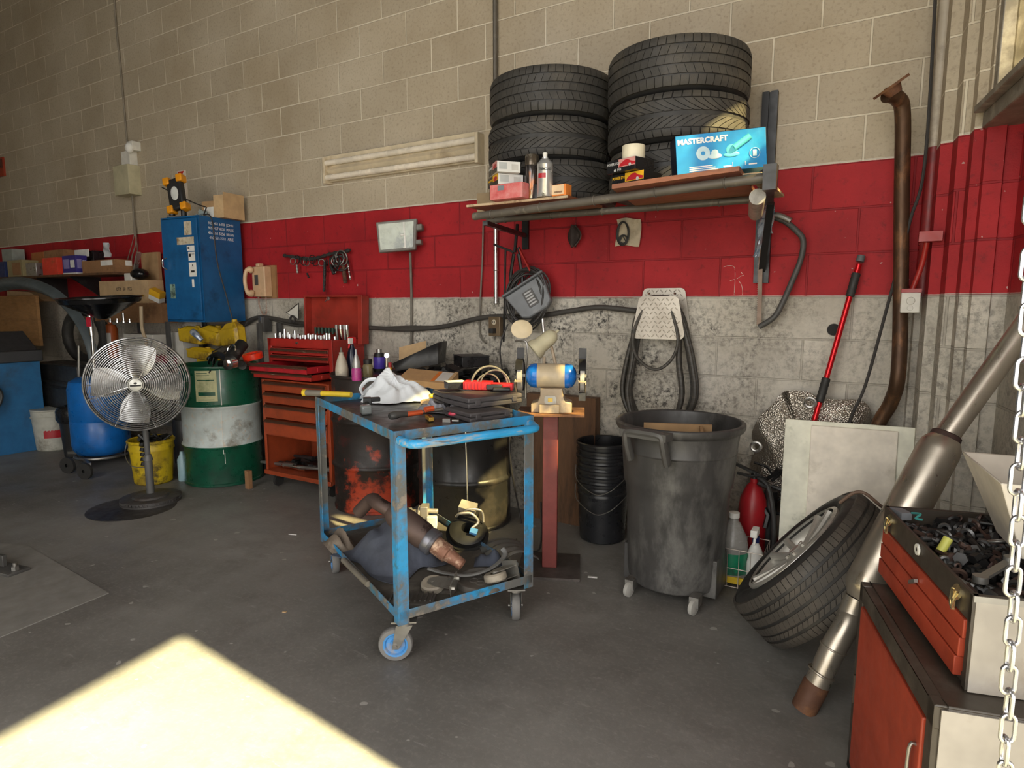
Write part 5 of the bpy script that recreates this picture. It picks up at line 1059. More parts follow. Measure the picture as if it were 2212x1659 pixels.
b.sheet(lambda u, v: (c_.x+(.020+.052*math.sin(PI*v))*(u-.42)*1.35, c_.y+.018*math.cos(u*9), c_.z+.09*(.5-v)*1.35), 14, 12, .006)
solo('scouring_pad', b, mat('dark_wire_pad', (.045,.032,.028), .8, dirt=[((.14,.10,.08), 9, .5, .65)], bmp=(40,.5)), 'dark worn half-moon pad hanging on the red wall under the rack', 'pad')
b = B(); c_ = wy(1357,502,3.31); b.sheet(lambda u, v: (c_.x+(u-.5)*.135+.008*math.sin(v*4), c_.y+.006*math.sin(u*8+v*6), c_.z+(.5-v)*.145+.006*math.sin(u*5)), 12, 12, .003)
solo('dirty_cloth_bag', b, mat('stained_cloth', (.50,.42,.30), .8, dirt=[((.16,.03,.02), 3, .56, .62), ((.25,.18,.11), 8, .5, .68)]), 'stained beige cloth pad pinned on the red wall below the rack', 'cloth')
b = B(); c_ = wy(1346,505,3.295); 
for k in (0,1): b.tube([(c_.x+(.030+.004*k)*math.cos(a), 3.293-.003*k, c_.z+.062*math.sin(a)) for a in [2*PI*i/30 for i in range(30)]], .0045, 6, closed=True)
b.ring((c_.x+.002,3.29,c_.z-.03),.022,.004,(0,1,0)); b.bar((c_.x,3.29,c_.z-.01),(c_.x-.018,3.29,c_.z-.042),.005); b.bar((c_.x,3.29,c_.z-.01),(c_.x+.018,3.29,c_.z-.042),.005)
solo('black_belt', b, m_rubber, 'looped black belt hanging over the stained cloth pad', 'belt')
b = B(); s0 = wy(1645,505,3.28); s1 = wy(1640,702,3.28); b.bar(s0, s1, .018, .0015, (0,1,0))
for i in range(46):
    p = s0.lerp(s1, (i+.5)/46); b.add([p+Vector((-.009,-.0005,.004)), p+Vector((-.015,-.0005,0)), p+Vector((-.009,-.0005,-.004))], [(0,1,2)])
saw = thing('bow_saw', 'bow saw with bent dark tube frame hanging at the right end of the rack', 'saw', (s1.x,3.28,s1.z-.02)); part('blade', b, mat('saw_blade', (.16,.11,.08), .45, .5), saw, world=True)
b = B(); b.tube(spl([wy(1668,468,3.27), wy(1695,478,3.27), wy(1722,500,3.27), wy(1735,520,3.27), wy(1730,560,3.27), wy(1710,610,3.27), wy(1690,655,3.27), wy(1672,685,3.27), wy(1640,706,3.275)],6), .0135, 12); part('frame', b, m_dgrey, saw, world=True)
b = B(); b.tube(spl([wy(1652,470,3.27), wy(1680,466,3.265), wy(1708,478,3.265)],6), .016, 10); part('handle', b, m_steel, saw, world=True)
m_pl = mat('shrink_wrap', (.42,.46,.52), .12, .2, dirt=[((.10,.14,.22), 7, .5, .6)], sc=(3,3,1))
for i, (pts, lb) in enumerate((((( 1655,400),(1652,440),(1648,480),(1642,520),(1634,555)),'crumpled clear plastic strip hanging lowest beside the bow saw'),(((1664,395),(1666,430),(1664,470),(1662,505)),'shorter blue-tinted plastic strip hanging by the rack bracket'))):
    P0 = spl([wy(x, y, 2.95 if k < 2 else 3.2) for k, (x, y) in enumerate(pts)], 5); n = len(P0)
    b = B(); b.sheet(lambda u, v: (lambda p: (p.x+(u-.5)*.030*(1+.35*math.sin(v*13)), p.y+.012*math.sin(u*6+v*19), p.z))(P0[min(n-1,int(v*(n-1)))]), 8, n-1, .001)
    solo('plastic_strip', b, m_pl, lb, 'plastic')
# work light with coiled cable on the wall
q = wy(1150,645,3.22); rl = thing('reflector_lamp', 'grey work lamp with black cable coiled around it, hung on the wall', 'lamp', (q.x,WY,q.z-.15))
b = B(); LM2 = MX(q+Vector((.01,-.03,0)), R_(18), R_(-12), R_(-32)); b.M = LM2
b.prism([(-.10,-.075),(-.06,-.10),(.06,-.10),(.10,-.075),(.13,.085),(-.13,.085)], .05, Matrix(((1,0,0,0),(0,0,-1,.02),(0,1,0,0),(0,0,0,1)))); b.prism([(-.14,.085),(.14,.085),(.14,.10),(-.14,.10)], .09, Matrix(((1,0,0,0),(0,0,-1,.04),(0,1,0,0),(0,0,0,1)))); part('lamp_housing', b, mat('mid_grey_plastic', (.15,.16,.17), .4, dirt=[((.28,.28,.27),6,.55,.75)]), rl, world=True, bevel=.008)
b = B(); b.M = LM2; b.box(-.03,-.034,-.055,.035,-.030,.045); pn = part('label_plate', b, m_dgrey, rl, world=True)
b = B(); b.M = LM2; 
for i in range(5): b.box(-.02,-.036,-.045+i*.018,.025,-.034,-.036+i*.018)
part('print', b, mat('grey_print2', (.4,.4,.4), .5), pn, world=True)
b = B(); random.seed(2)
for i in range(9):
    c_ = q+Vector((-.03+random.uniform(-.02,.02), -.02+random.uniform(-.02,.03), random.uniform(-.02,.02))); R1 = .115+.018*random.random(); R2 = .15+.02*random.random(); tl = .35+random.uniform(-.1,.1)
    b.tube([c_+Vector((R1*math.cos(a)*math.cos(tl)+R2*math.sin(a)*math.sin(tl)*.5, .015*math.sin(a*3+i), R2*math.sin(a)-.5*R1*math.cos(a)*.3)) for a in [2*PI*k/36 for k in range(36)]], .006, 6, closed=True)
part('cable_coil', b, m_cable, rl, world=True)
b = B(); b.cyl(wy(1172,688,3.22), wy(1175,722,3.22), .011); part('stem', b, m_alum, rl, world=True)
# tread plates and coiled hose
m_tp, nt, bs, N, L = nodes('diamond_plate_aluminium'); tcx = N.new('ShaderNodeTexCoord')
L.new(mix(nt, ramp(nt, noise(nt, tcx.outputs['Object'], 9, 5), .4, .7), (.50,.46,.40), (.36,.32,.27)), bs.inputs['Base Color']); bs.inputs['Metallic'].default_value = .75; bs.inputs['Roughness'].default_value = .42
hh = thing('hose_hanger', 'hose holder of two rounded aluminium tread plates at the top of the coiled hose', 'hose holder', (-1.02,WY,1.12))
def rp(w0, w1, h, r=.02, n=5):
    cs = [(-w0/2+r,r,PI,1.5*PI),(w0/2-r,r,1.5*PI,2*PI),(w1/2-r,h-r,0,.5*PI),(-w1/2+r,h-r,.5*PI,PI)]; o = []
    for cx, cy, a, c in cs: o += [(cx+r*math.cos(a+(c-a)*i/n), cy+r*math.sin(a+(c-a)*i/n)) for i in range(n+1)]
    return o
def treadplate(w0, w1, h, M, nm):
    b = B(); b.prism(rp(w0, w1, h, .028), .004, M); k = 0
    st = .024; 
    for j in range(int(h/st)):
        for i in range(-8, 9):
            x = i*st+(st/2 if j % 2 else 0); z = .018+j*st*.98
            if abs(x) < (w0+(w1-w0)*z/h)/2-.016 and z < h-.012:
                b.ball((x, z, .0045), .0105, .0030, .0022, n=8, m=4, M=M @ MX((0,0,0)), rot=(R_(45) if (i+j) % 2 else R_(-45)))
    return part(nm, b, m_tp, hh, world=True)
c_ = wy(1421,680,3.20); VP = Matrix(((1,0,0,0),(0,0,-1,0),(0,1,0,0),(0,0,0,1)))
a0_, a1_ = wy(1365,731,3.20), wy(1478,731,3.20); t0_, t1_ = wy(1378,640,3.20), wy(1466,640,3.20)
treadplate(a1_.x-a0_.x, t1_.x-t0_.x, t0_.z-a0_.z, Matrix.Translation(((a0_.x+a1_.x)/2, 3.20, a0_.z)) @ VP, 'front_plate')
a0_, a1_ = wy(1372,720,3.315), wy(1490,720,3.315); t0_, t1_ = wy(1382,623,3.315), wy(1474,623,3.315)
treadplate(a1_.x-a0_.x, t1_.x-t0_.x, t0_.z-a0_.z, Matrix.Translation(((a0_.x+a1_.x)/2+.004, 3.318, a0_.z)) @ VP, 'back_plate')
b = B(); cx = (a0_.x+a1_.x)/2; b.cyl((cx-.0,3.205,1.27),(cx,3.32,1.27),.055,n=24); part('drum_core', b, m_dgrey, hh, world=True)
for px in (1402,1458):
    b = B(); p = wy(px,634,3.31); b.cyl(p, p+Vector((0,-.006,0)), .006, n=6); part('screw', b, m_rust, hh, world=True)
b = B(); random.seed(4)
for i in range(8):
    yy = 3.215+.0125*i; wv_ = .145+random.uniform(-.035,.035); bt_ = .60+random.uniform(-.03,.05); xo = cx+random.uniform(-.015,.015)
    pts = [(xo-.05,yy,1.31),(xo-.115,yy,1.20),(xo-wv_,yy,1.0),(xo-wv_-.02,yy,.80),(xo-wv_*.6,yy,bt_),(xo,yy-.01,bt_-.035),(xo+wv_*.6,yy,bt_),(xo+wv_+.02,yy,.80),(xo+wv_,yy,1.0),(xo+.115,yy,1.20),(xo+.05,yy,1.31),(xo,yy,1.33)]
    b.tube(spl(pts, 6, closed=True), .0125, 9, closed=True)
yy = 3.185; b.tube(spl([(cx-.07,yy+.02,1.27),(cx-.115,yy,1.14),(cx-.10,yy,1.03),(cx-.03,yy,.965),(cx+.035,yy,.96),(cx+.10,yy,1.02),(cx+.125,yy,1.12),(cx+.08,yy+.02,1.27)],7), .0085, 9)
solo('coiled_air_hose', b, mat('ribbed_dark_hose', (.050,.046,.040), .5, dirt=[((.12,.105,.085), 5, .5, .75)], sc=(1,1,12)), 'long dark air hose coiled in loops below the aluminium tread plates', 'hose')
# chalk marks on the wall
ck = thing('chalk_mark', 'hand-drawn white chalk letter on the red band right of centre', 'chalk mark', (-.655,WY,1.35))
m_chk = mat('chalk', (.80,.68,.60), .9, dirt=[((.45,.02,.03), 40, .52, .56)])
def stroke(b, pts, y, r=.004): b.tube(spl([Vector((p[0], y, p[1])) for p in pts], 5), r, 5, flat=.3)
def pw(*ps): return [(wy(x, y, WY).x, wy(x, y, WY).z) for x, y in ps]
b = B(); stroke(b, pw((1563,577),(1573,574),(1586,577),(1588,600),(1586,638)), WY-.001); stroke(b, pw((1577,606),(1590,604),(1600,612),(1604,625),(1604,637)), WY-.001); stroke(b, pw((1587,606),(1600,597),(1607,594)), WY-.001); stroke(b, pw((1601,588),(1604,592)), WY-.001)
part('strokes', b, m_chk, ck, world=True)
dt = thing('date_mark', 'small pencilled date on the right wall under the red band', 'writing', tuple(MX((.395,2.90,0), WRZ) @ Vector((.22,-.002,1.27))))
lettering('writing', "16 04 '93", .030, mat('faint_pencil', (.16,.14,.11), .8), dt, MX((.395,2.90,0), WRZ) @ MX((.22,-.0015,1.29)) @ Matrix.Rotation(PI/2,4,'X'))
# boxes, cable and signs on the left
q = wy(258,375,3.25); t = thing('alarm_box', 'beige electrical box with smaller box on top, high on the left wall', 'electrical box', (q.x,WY,q.z-.15))
m_bg2 = mat('beige_box_paint', (.46,.42,.28), .5); a_, c_ = wy(243,360,3.22), wy(280,418,3.22)
b = B(); b.box(a_.x,3.22,c_.z,c_.x,WY,a_.z); part('large_box', b, m_bg2, t, world=True, bevel=.003)
a_, c_ = wy(258,328,3.25), wy(279,358,3.25); b = B(); b.box(a_.x,3.26,c_.z,c_.x,WY,a_.z); part('small_box', b, m_white, t, world=True, bevel=.003)
q = wy(277,319,3.24); t = thing('motion_sensor', 'small white dome sensor above the beige box', 'sensor', (q.x,WY,q.z-.05)); b = B(); b.box(q.x-.045,3.25,q.z-.02,q.x+.045,WY,q.z+.06); part('sensor_base', b, m_white, t, world=True, bevel=.006)
b = B(); b.ball((q.x,3.25,q.z+.0),.045,.035,.045); part('dome', b, m_paper, t, world=True)
b = B(); b.tube(spl([(-6.07,3.322,5.2), wy(250,40,3.32), wy(259,130,3.32), wy(268,230,3.32), wy(275,310,3.32), wy(281,370,3.3), wy(287,440,3.3), wy(291,510,3.3)],6), .008, 7); b.tube(spl([wy(280,325,3.31), wy(284,400,3.3), wy(290,470,3.31), wy(294,520,3.3), wy(285,555,3.28), wy(283,585,3.25)],6), .006, 6); b.tube(spl([wy(291,505,3.3), wy(280,545,3.29), wy(270,580,3.29)],6), .004, 6); b.tube(spl([wy(292,505,3.3), wy(296,530,3.29), wy(297,548,3.25)],6), .004, 6)
solo('cable_bundle', b, mat('grey_brown_cable', (.20,.17,.13), .6), 'bundle of thin cables running down the left wall past the beige box', 'cable')
q = wy(386,395,3.32); t = thing('fire_sign', 'narrow vertical white and red fire sign behind the work light', 'sign', (q.x,WY,q.z-.2)); w_ = .045
a_ = wy(382,370,3.32); c_ = wy(398,445,3.32); b = B(); b.box(a_.x,3.32,1.98,a_.x+.11,WY,a_.z); part('sign_plate', b, mat('sign_white', (.60,.52,.45), .5), t, world=True)
m_sr = mat('sign_red', (.45,.02,.015), .5); b = B(); b.prism([(a_.x+.01,a_.z-.008),(a_.x+.10,a_.z-.008),(a_.x+.055,a_.z-.055)], .002, Matrix(((1,0,0,0),(0,0,-1,3.32),(0,1,0,0),(0,0,0,1)))); part('red_arrow', b, m_sr, t, world=True)
for i, ch_ in enumerate('FIRE'): lettering('letter', ch_, .075, m_sr, t, Matrix.Translation((a_.x+.055,3.319,a_.z-.10-.065*i)) @ Matrix.Rotation(PI/2,4,'X'), bold=.002)
a_, c_ = wy(-40,352,3.32), wy(11,380,3.32); b = B(); b.box(a_.x-.2,3.31,c_.z,c_.x,WY,a_.z); t = thing('red_sign', 'orange-red sign cut off by the left edge of the photo', 'sign', (c_.x-.2,WY,c_.z)); part('sign_plate', b, mat('faded_orange_sign', (.30,.035,.012), .5), t, world=True)
b = B(); b.box(a_.x-.2,3.305,c_.z+.09,c_.x-.01,3.31,a_.z-.02); part('dark_panel', b, mat('dark_red_print', (.10,.02,.012), .5), t, world=True)
# ================================================================ THINGS ON THE DRUM LIDS
ZD = .845
def bottle(name, label, c, prof, m, cap=None, mc=None, cat='bottle', grp=None, lab=None, ml=None):
    t = thing(name, label, cat, c, 0, grp); b = B(); b.lathe(prof, 24); part('bottle_body', b, m, t)
    if cap: b = B(); b.lathe(cap, 18); part('cap', b, mc, t)
    if lab: b = B(); b.lathe(lab, 24); part('label', b, ml, t)
    return t
def onlid(px, py, z=ZD): return fz(px, py, z)
bottle('squeeze_bottle', 'stained off-white squeeze bottle with thin spout, leftmost bottle on the drum lid', onlid(739,815), [(0,0),(.036,0),(.040,.01),(.040,.05),(.036,.08),(.022,.125),(.014,.14),(.014,.155),(0,.155)], mat('oily_white_bottle', (.50,.45,.37), .45, dirt=[((.22,.17,.12),6,.5,.7)]), [(.008,.155),(.005,.185),(0,.187)], m_gcable)
t = bottle('trigger_bottle', 'dark bottle with a bright red trigger head on the drum lid', onlid(762,812), [(0,0),(.036,0),(.038,.01),(.038,.10),(.028,.15),(.014,.185),(.013,.20),(0,.20)], mat('navy_bottle', (.010,.014,.035), .2))
b = B(); b.cb((0,0,.225),(.032,.05,.04)); b.cb((.008,-.028,.20),(.012,.01,.05),rx=-.3); part('trigger_head', b, mat('bright_red_plastic', (.62,.015,.02), .4), t, bevel=.005); b = B(); b.cb((.012,-.022,.222),(.014,.03,.034)); part('nozzle', b, m_paper, t)
t = bottle('magenta_bottle', 'small bottle of magenta liquid with silver pump on the drum lid', onlid(771,822), [(0,0),(.028,0),(.030,.005),(.030,.065),(.026,.075),(.0,.075)], mat('magenta_liquid', (.42,.05,.24), .25)); b = B(); b.lathe([(.024,.075),(.024,.10),(.012,.145),(.006,.16),(.005,.185),(0,.186)],18); part('pump_top', b, mat('silver_pump', (.45,.45,.44), .3, .5), t)
bottle('glass_jar', 'small murky yellow jar with a black lid on the drum lid', onlid(795,816), [(0,0),(.028,0),(.030,.005),(.030,.075),(.024,.085),(0,.085)], mat('murky_jar', (.28,.24,.13), .25), [(.026,.085),(.026,.115),(0,.116)], m_blkpl)
t = bottle('purple_can', 'can with bright purple label and silver screw cap on the drum lid', onlid(820,802), [(0,0),(.036,0),(.038,.004),(.038,.105),(.030,.125),(0,.125)], m_blkpl, [(.020,.125),(.020,.15),(0,.151)], m_alum, lab=[(.0382,.02),(.0388,.022),(.0388,.095),(.0382,.097)], ml=mat('purple_label', (.10,.06,.50), .35))
b = B(); q = onlid(835,812); b.cyl(q, q+Vector((.008,-.003,.115)), .003, n=6); b.lathe([(0,.001),(.016,.001),(.017,0),(.016,-.001),(0,-.001)], 20, AX(q+Vector((.008,-.003,.130)), (.4,-.9,.1))); solo('inspection_mirror', b, m_chrome, 'little round inspection mirror on a stem beside the purple can', 'mirror')
b = B(); q = onlid(843,812); b.cyl(q, q+Vector((0,0,.085)), .011, n=12); b.k = 1; b.cyl(q+Vector((0,0,.03)), q+Vector((0,0,.055)), .0115, n=12); solo('marker_tube', b, [m_carp, m_yel], 'small red and yellow tube standing right of the purple can', 'tube')
t = thing('parts_bin', 'slanted black plastic bin holding a cardboard piece, on the black drum', 'bin', wy(908,792,3.06), R_(18))
b = B(); b.M = MX((0,0,.0), R_(0), 0, R_(-10)); b.add([(-.14,-.06,0),(.14,-.06,0),(.14,.08,0),(-.14,.08,0),(-.15,-.075,.05),(.17,-.075,.13),(.17,.10,.13),(-.15,.10,.06)], [(0,3,2,1),(0,1,5,4),(1,2,6,5),(2,3,7,6),(3,0,4,7)]); o = part('bin_body', b, m_blkpl, t); sm = o.modifiers.new('Solid','SOLIDIFY'); sm.thickness = .003
b = B(); q = wy(893,760,3.12); b.box(-.10,-.002,-.05,.09,.002,.06, MX(q, R_(20), R_(-35), R_(-14))); solo('card_piece', b, m_cardl, 'flat piece of brown card sticking out of the black bin', 'cardboard')
t = thing('black_carton', 'square black box with creased lid, right of the bin on the black drum', 'box', wy(1018,790,3.10), R_(52))
b = B(); b.box(-.085,-.09,0,.085,.09,.060); part('box_body', b, m_ctn, t, bevel=.003); b = B(); b.box(-.087,-.092,.060,.087,.092,.066); part('lid', b, mat('creased_black_lid', (.020,.020,.022), .5, dirt=[((.06,.06,.06),4,.5,.7)]), t, bevel=.002)
random.seed(21); b = B()
for i in range(26):
    q = onlid(860+random.random()*230, 800+random.random()*26); q.y = min(q.y+random.random()*.12, 3.2); b.cb((q.x, q.y, ZD+.012+.018*random.random()+.02*(i % 2)), (.05+.07*random.random(), .03+.06*random.random(), .02+.02*random.random()), rz=random.random()*3, rx=random.uniform(-.4,.4), ry=random.uniform(-.3,.3))
solo('black_parts_heap', b, m_part, 'jumble of black cases and parts covering the lid of the black drum', 'parts', kind='stuff', bevel=.003)
b = B(); b.M = MX(onlid(955,800)+Vector((0,.02,.06)), .5, .3, .4); b.box(-.045,-.012,-.004,.045,.012,.004); solo('clear_tool_handle', b, mat('cloudy_handle', (.40,.42,.44), .3), 'short cloudy grey handle lying on the black parts heap', 'tool', bevel=.003)
# ================================================================ THINGS ON THE TROLLEY TOP
ZT = .838
def tt(px, py, z=ZT): return fz(px, py, z)
# white plastic bag
A_ = tt(748,868); Bb = tt(925,868); q = (A_+Bb)/2+Vector((.0,.05,0)); ang = math.atan2((Bb-A_).y, (Bb-A_).x)
def bag(u, v):
    a = 2*PI*u; r = v; e = 1+.12*math.sin(3*a+1)+.07*math.sin(7*a)+.04*math.sin(13*a+2)
    x = .168*r*e*math.cos(a); y = .115*r*e*math.sin(a)
    hgt = .088*(1-r**2.6)*(1+.40*math.cos(a-2.4)*r)+.026*(1-abs(math.sin(x*17-y*26+.8)))*(1-r**4)+.018*(1-abs(math.sin(x*31+y*22+2*math.sin(y*18))))*(1-r**4)+.006*(1-abs(math.sin(a*9+r*4)))*(1-r*.5)
    pk = .050*math.exp(-((x+.040)**2+(y-.02)**2)/.0030)+.022*math.exp(-((x-.10)**2+(y-.02)**2)/.0035)
    return (x, y, max(.001, hgt*.78+pk+.004))
b = B(); b.sheet(bag, 72, 22, 0, MX(q, ang)); m_bag = mat('thin_white_plastic', (.80,.84,.88), .32, var=.04, bmp=(14,.7)); 
bg = thing('plastic_bag', 'crumpled white plastic shopping bag on the trolley top', 'bag', (q.x,q.y,ZT)); part('bag_body', b, m_bag, bg, world=True)
b = B(); b.tube(spl([(-.14,-.03,.03),(-.155,-.02,.06),(-.13,.01,.095),(-.09,.02,.10)],6), .010, 8, flat=.3, M=MX(q, ang)); part('handle_loop', b, m_bag, bg, world=True)
lettering('lettering', 'SAFE', .022, m_carp, bg, MX(q+Vector((.055,-.105,.008)), ang) @ Matrix.Rotation(R_(50),4,'X'))
# cardboard mailer
q = tt(905,838)+Vector((.03,.05,.035)); t = thing('cardboard_mailer', 'tan cardboard mailer box with orange and white label behind the bag', 'box', (q.x,q.y,ZT), R_(18))
b = B(); b.M = MX((0,0,.045), 0, R_(14), R_(4)); b.box(-.15,-.085,-.02,.14,.085,.02); part('box_body', b, mat('tan_mailer', (.56,.34,.16), .8), t, bevel=.002)
b = B(); b.M = MX((0,0,.045), 0, R_(14), R_(4)); b.box(.035,-.07,.0202,.055,.08,.0212); part('orange_stripe', b, mat('orange_print', (.80,.22,.03), .5), t); b = B(); b.M = MX((0,0,.045), 0, R_(14), R_(4)); b.box(.058,-.06,.0202,.125,.075,.0212); part('label', b, m_paper, t)
b = B(); b.M = MX((0,0,.045), 0, R_(14), R_(4)); b.box(.13,-.10,-.018,.15,.07,.03); b.add([(-.02,-.085,-.02),(.13,-.085,-.02),(.10,-.13,-.055),(.03,-.12,-.055)],[(0,1,2,3)]); part('flap', b, mat('pale_tan_flap', (.66,.44,.22), .8), t)
# long yellow and grey tool at the back left edge
b = B(); a_, c_ = tt(655,848,.885), tt(745,852,.885); d_ = c_-a_; b.cyl(a_, a_+d_*.08, .016, n=16); b.cyl(a_+d_*.45, c_+d_*.15, .013, n=14); b.k = 1; b.cyl(a_+d_*.08, a_+d_*.45, .015, n=14); b.k = 0
solo('yellow_handled_bar', b, [mat('tool_yellow', (.68,.48,.03), .4), m_gcable], 'yellow and grey handled bar sticking out over the back left corner', 'tool')
b = B(); a_, c_ = tt(928,856,.865), tt(962,853,.865); b.cyl(a_, c_+(c_-a_)*.8, .011, n=12); solo('yellow_screwdriver', b, MATS['tool_yellow'], 'yellow tool handle showing right of the white bag', 'tool')
b = B(); q = tt(945,872); b.box(-.075,-.02,0,.075,.02,.016, MX(q, R_(20))); solo('wooden_block', b, m_cardl, 'thin pale wooden strip between the bag and the black cases', 'wood')
# cases
def case(name, label, bl, br, z, dp, h, m, grp='black blow-moulded tool cases on the trolley'):
    a_ = fz(*bl, z); c_ = fz(*br, z); L_ = (c_-a_).length; rz = math.atan2((c_-a_).y, (c_-a_).x); t = thing(name, label, 'tool case', a_, rz, grp)
    for nm, z0, z1 in (('lower_shell', 0, h*.48), ('upper_shell', h*.52, h)):
        b = B(); b.box(0,0,z0,L_,dp,z1); part(nm, b, m, t, bevel=.005, seg=2)
    b = B(); b.box(.012,.006,h*.46,L_-.012,dp-.006,h*.54); part('seam', b, m_dgrey, t)
    for x in (L_*.12, L_*.8):
        b = B(); b.box(x,-.005,h*.25,x+.025,.004,h*.78); part('latch', b, m, t, bevel=.002)
    return t
m_cs = mat('dusty_black_case', (.075,.068,.070), .55, dirt=[((.16,.135,.13),3,.48,.7)])
case('tool_case', 'black moulded tool case, bottom one at the right side of the trolley top', (1016,914), (1108,902), ZT, .20, .036, m_cs)
case('tool_case', 'dusty black tool case, right one on top of the bottom case', (1012,884), (1128,870), ZT+.038, .20, .042, m_cs)
case('tool_case', 'black tool case, left one on top beside the yellow tool', (962,872), (1018,868), ZT+.034, .18, .038, m_cs)
case('tool_case', 'flatter black tool case beneath the left upper case, behind the gloves', (958,884), (1008,880), ZT, .16, .030, m_cs)
zc = ZT+.084
t = thing('red_test_meter', 'red ribbed hand-held tester with looped grey leads on top of the tool cases', 'tester', fz(1000,842,zc), R_(22)); t.scale = (1.25,1.1,1.2)
b = B(); b.box(0,0,0,.10,.06,.030); b.box(.09,.01,.0,.175,.05,.024)
for i in range(6): b.box(.006+i*.012,-.003,.002,.012+i*.012,.0,.026)
part('meter_body', b, mat('bright_red_shell', (.60,.015,.015), .35), t, bevel=.007)
b = B(); b.box(.085,-.01,.002,.14,.045,.022); b.cyl((.11,-.02,.006),(.17,-.01,.006),.008); part('black_clamp', b, m_blkpl, t, bevel=.003)
b = B(); 
for R1, x, r in ((.062,.09,.004),(.050,.11,.003),(.038,.085,.003)): b.tube([Vector((x+R1*math.cos(a), .03+.02*math.cos(a*1.0), .014+R1*1.15*math.sin(a))) for a in [PI*i/20 for i in range(21)]], r, 7)
part('lead', b, m_gcable, t)
t, M, L_ = fbox('white_topped_box', 'small black box with a white top left of the red tester', 'box', (968,842), (1008,840), zc, .032, .07, m_ctn); b = B(); b.box(0,0,.032,L_,.07,.0325); part('white_top', b, m_paper, t); b = B(); b.box(L_-.012,-.001,.0,L_,.0,.032); part('yellow_edge', b, m_yel, t)
b = B(); q = wy(1070,795,2.75)
t, M, L_ = fbox('dark_bottle_crate', 'dark box of small bottles behind the red tester', 'box', (970,845), (1030,842), ZT, .12, .10, m_part) if 0 else (None,None,None)
# pliers, gloves, pink handled tool
b = B(); a_, c_ = tt(842,900,ZT+.022), tt(893,893,ZT+.022); d_ = (c_-a_); b.tube(spl([a_, a_+d_*.35+Vector((0,0,.004)), a_+d_*.75],6), [.014,.017,.019,.020,.020,.019,.018,.017,.016,.015,.014,.013,.013][:13], 12, flat=.8)
b.k = 1; b.tube(spl([a_+d_*.70, a_+d_*1.1, c_+d_*.35],4), .015, 10, flat=.7); b.k = 2; b.tube([c_+d_*.3, c_+d_*.8, c_+d_*1.3], [.008,.007,.010], 8); b.k = 1; b.tube([a_+d_*1.1+Vector((.02,.035,.01)), c_+d_*.5+Vector((.02,.03,.012))], .012, 8)
solo('pliers', b, [m_dgrey, mat('orange_red_grip', (.62,.10,.03), .45), m_steel], 'pliers with dark and orange grips at the front of the trolley top', 'pliers')
for k, (px, py, mm, lb, sx) in enumerate(((935,890,mat('grey_film', (.24,.24,.27), .3), 'crumpled grey plastic glove behind the brass tool', .075),(985,893,mat('dark_film', (.14,.13,.14), .4), 'crumpled dark glove behind the pink-handled tool', .06))):
    q = tt(px, py); b = B(); b.sheet(lambda u, v: ((u-.5)*sx*2, (v-.5)*.075, .004+.034*math.sin(PI*u)*math.sin(PI*v)*(1+.7*math.sin(u*14+v*9+k)*math.cos(v*11-u*5))), 20, 14, .0015, MX(q, R_(15))); solo('work_glove', b, mm, lb, 'glove')
t = thing('pink_handled_tool', 'looped pink-red tool handle at the front edge of the trolley top', 'tool', tt(998,902), R_(22))
b = B(); b.tube(spl([(-.048,-.012,.016),(-.03,-.018,.016),(0,-.010,.016),(.03,-.018,.016),(.048,-.010,.018),(.050,.010,.02),(.03,.016,.02),(0,.008,.018),(-.03,.014,.016),(-.048,.008,.016)],4,closed=True), .0065, 8, closed=True); part('handle_rim', b, mat('pink_red_rubber', (.62,.05,.10), .4), t)
b = B(); b.prism([(-.045,-.010),(0,-.006),(.045,-.008),(.045,.008),(0,.004),(-.045,.006)], .010, z0=.010); part('pale_insert', b, mat('pale_insert', (.60,.50,.52), .4), t)
t = thing('brass_tool', 'short golden brown folding tool near the front rim of the trolley', 'tool', tt(928,908), R_(-40)); b = B(); b.box(-.040,-.011,.002,.040,.011,.018); part('tool_body', b, mat('brass_brown', (.42,.25,.04), .35, .4), t, bevel=.003); b = B(); b.box(-.036,-.003,.018,.036,.003,.020); part('slot', b, m_black, t)
t = thing('ignition_coil', 'black car ignition coil with clear connector at the trolley\'s left rim', 'car part', tt(790,890), R_(-32))
b = B(); b.cyl((-.055,.02,.030),(.03,-.005,.016),.011,n=12); b.cb((-.065,.025,.035),(.045,.035,.035),rz=-.2); b.cb((-.045,.055,.045),(.025,.04,.018)); part('coil_body', b, m_blkpl, t, bevel=.003)
b = B(); b.cb((.055,-.012,.020),(.045,.045,.040)); part('clear_connector', b, mat('smoky_connector', (.20,.22,.22), .15), t, bevel=.008)
b = B(); q = tt(965,912); b.cb((q.x,q.y,ZT+.008),(.03,.02,.014),rz=.5); b.cyl(q+Vector((.02,.01,.006)), q+Vector((.045,.02,.006)), .007); solo('small_bolt', b, m_steel, 'small steel bolt between brass tool and pink handle', 'bolt')
# ================================================================ THINGS ON THE LOWER SHELF
ZL = .186
def ll(px, py, z=ZL): return fz(px, py, z)
q = (ll(755,1215)+ll(920,1230))/2
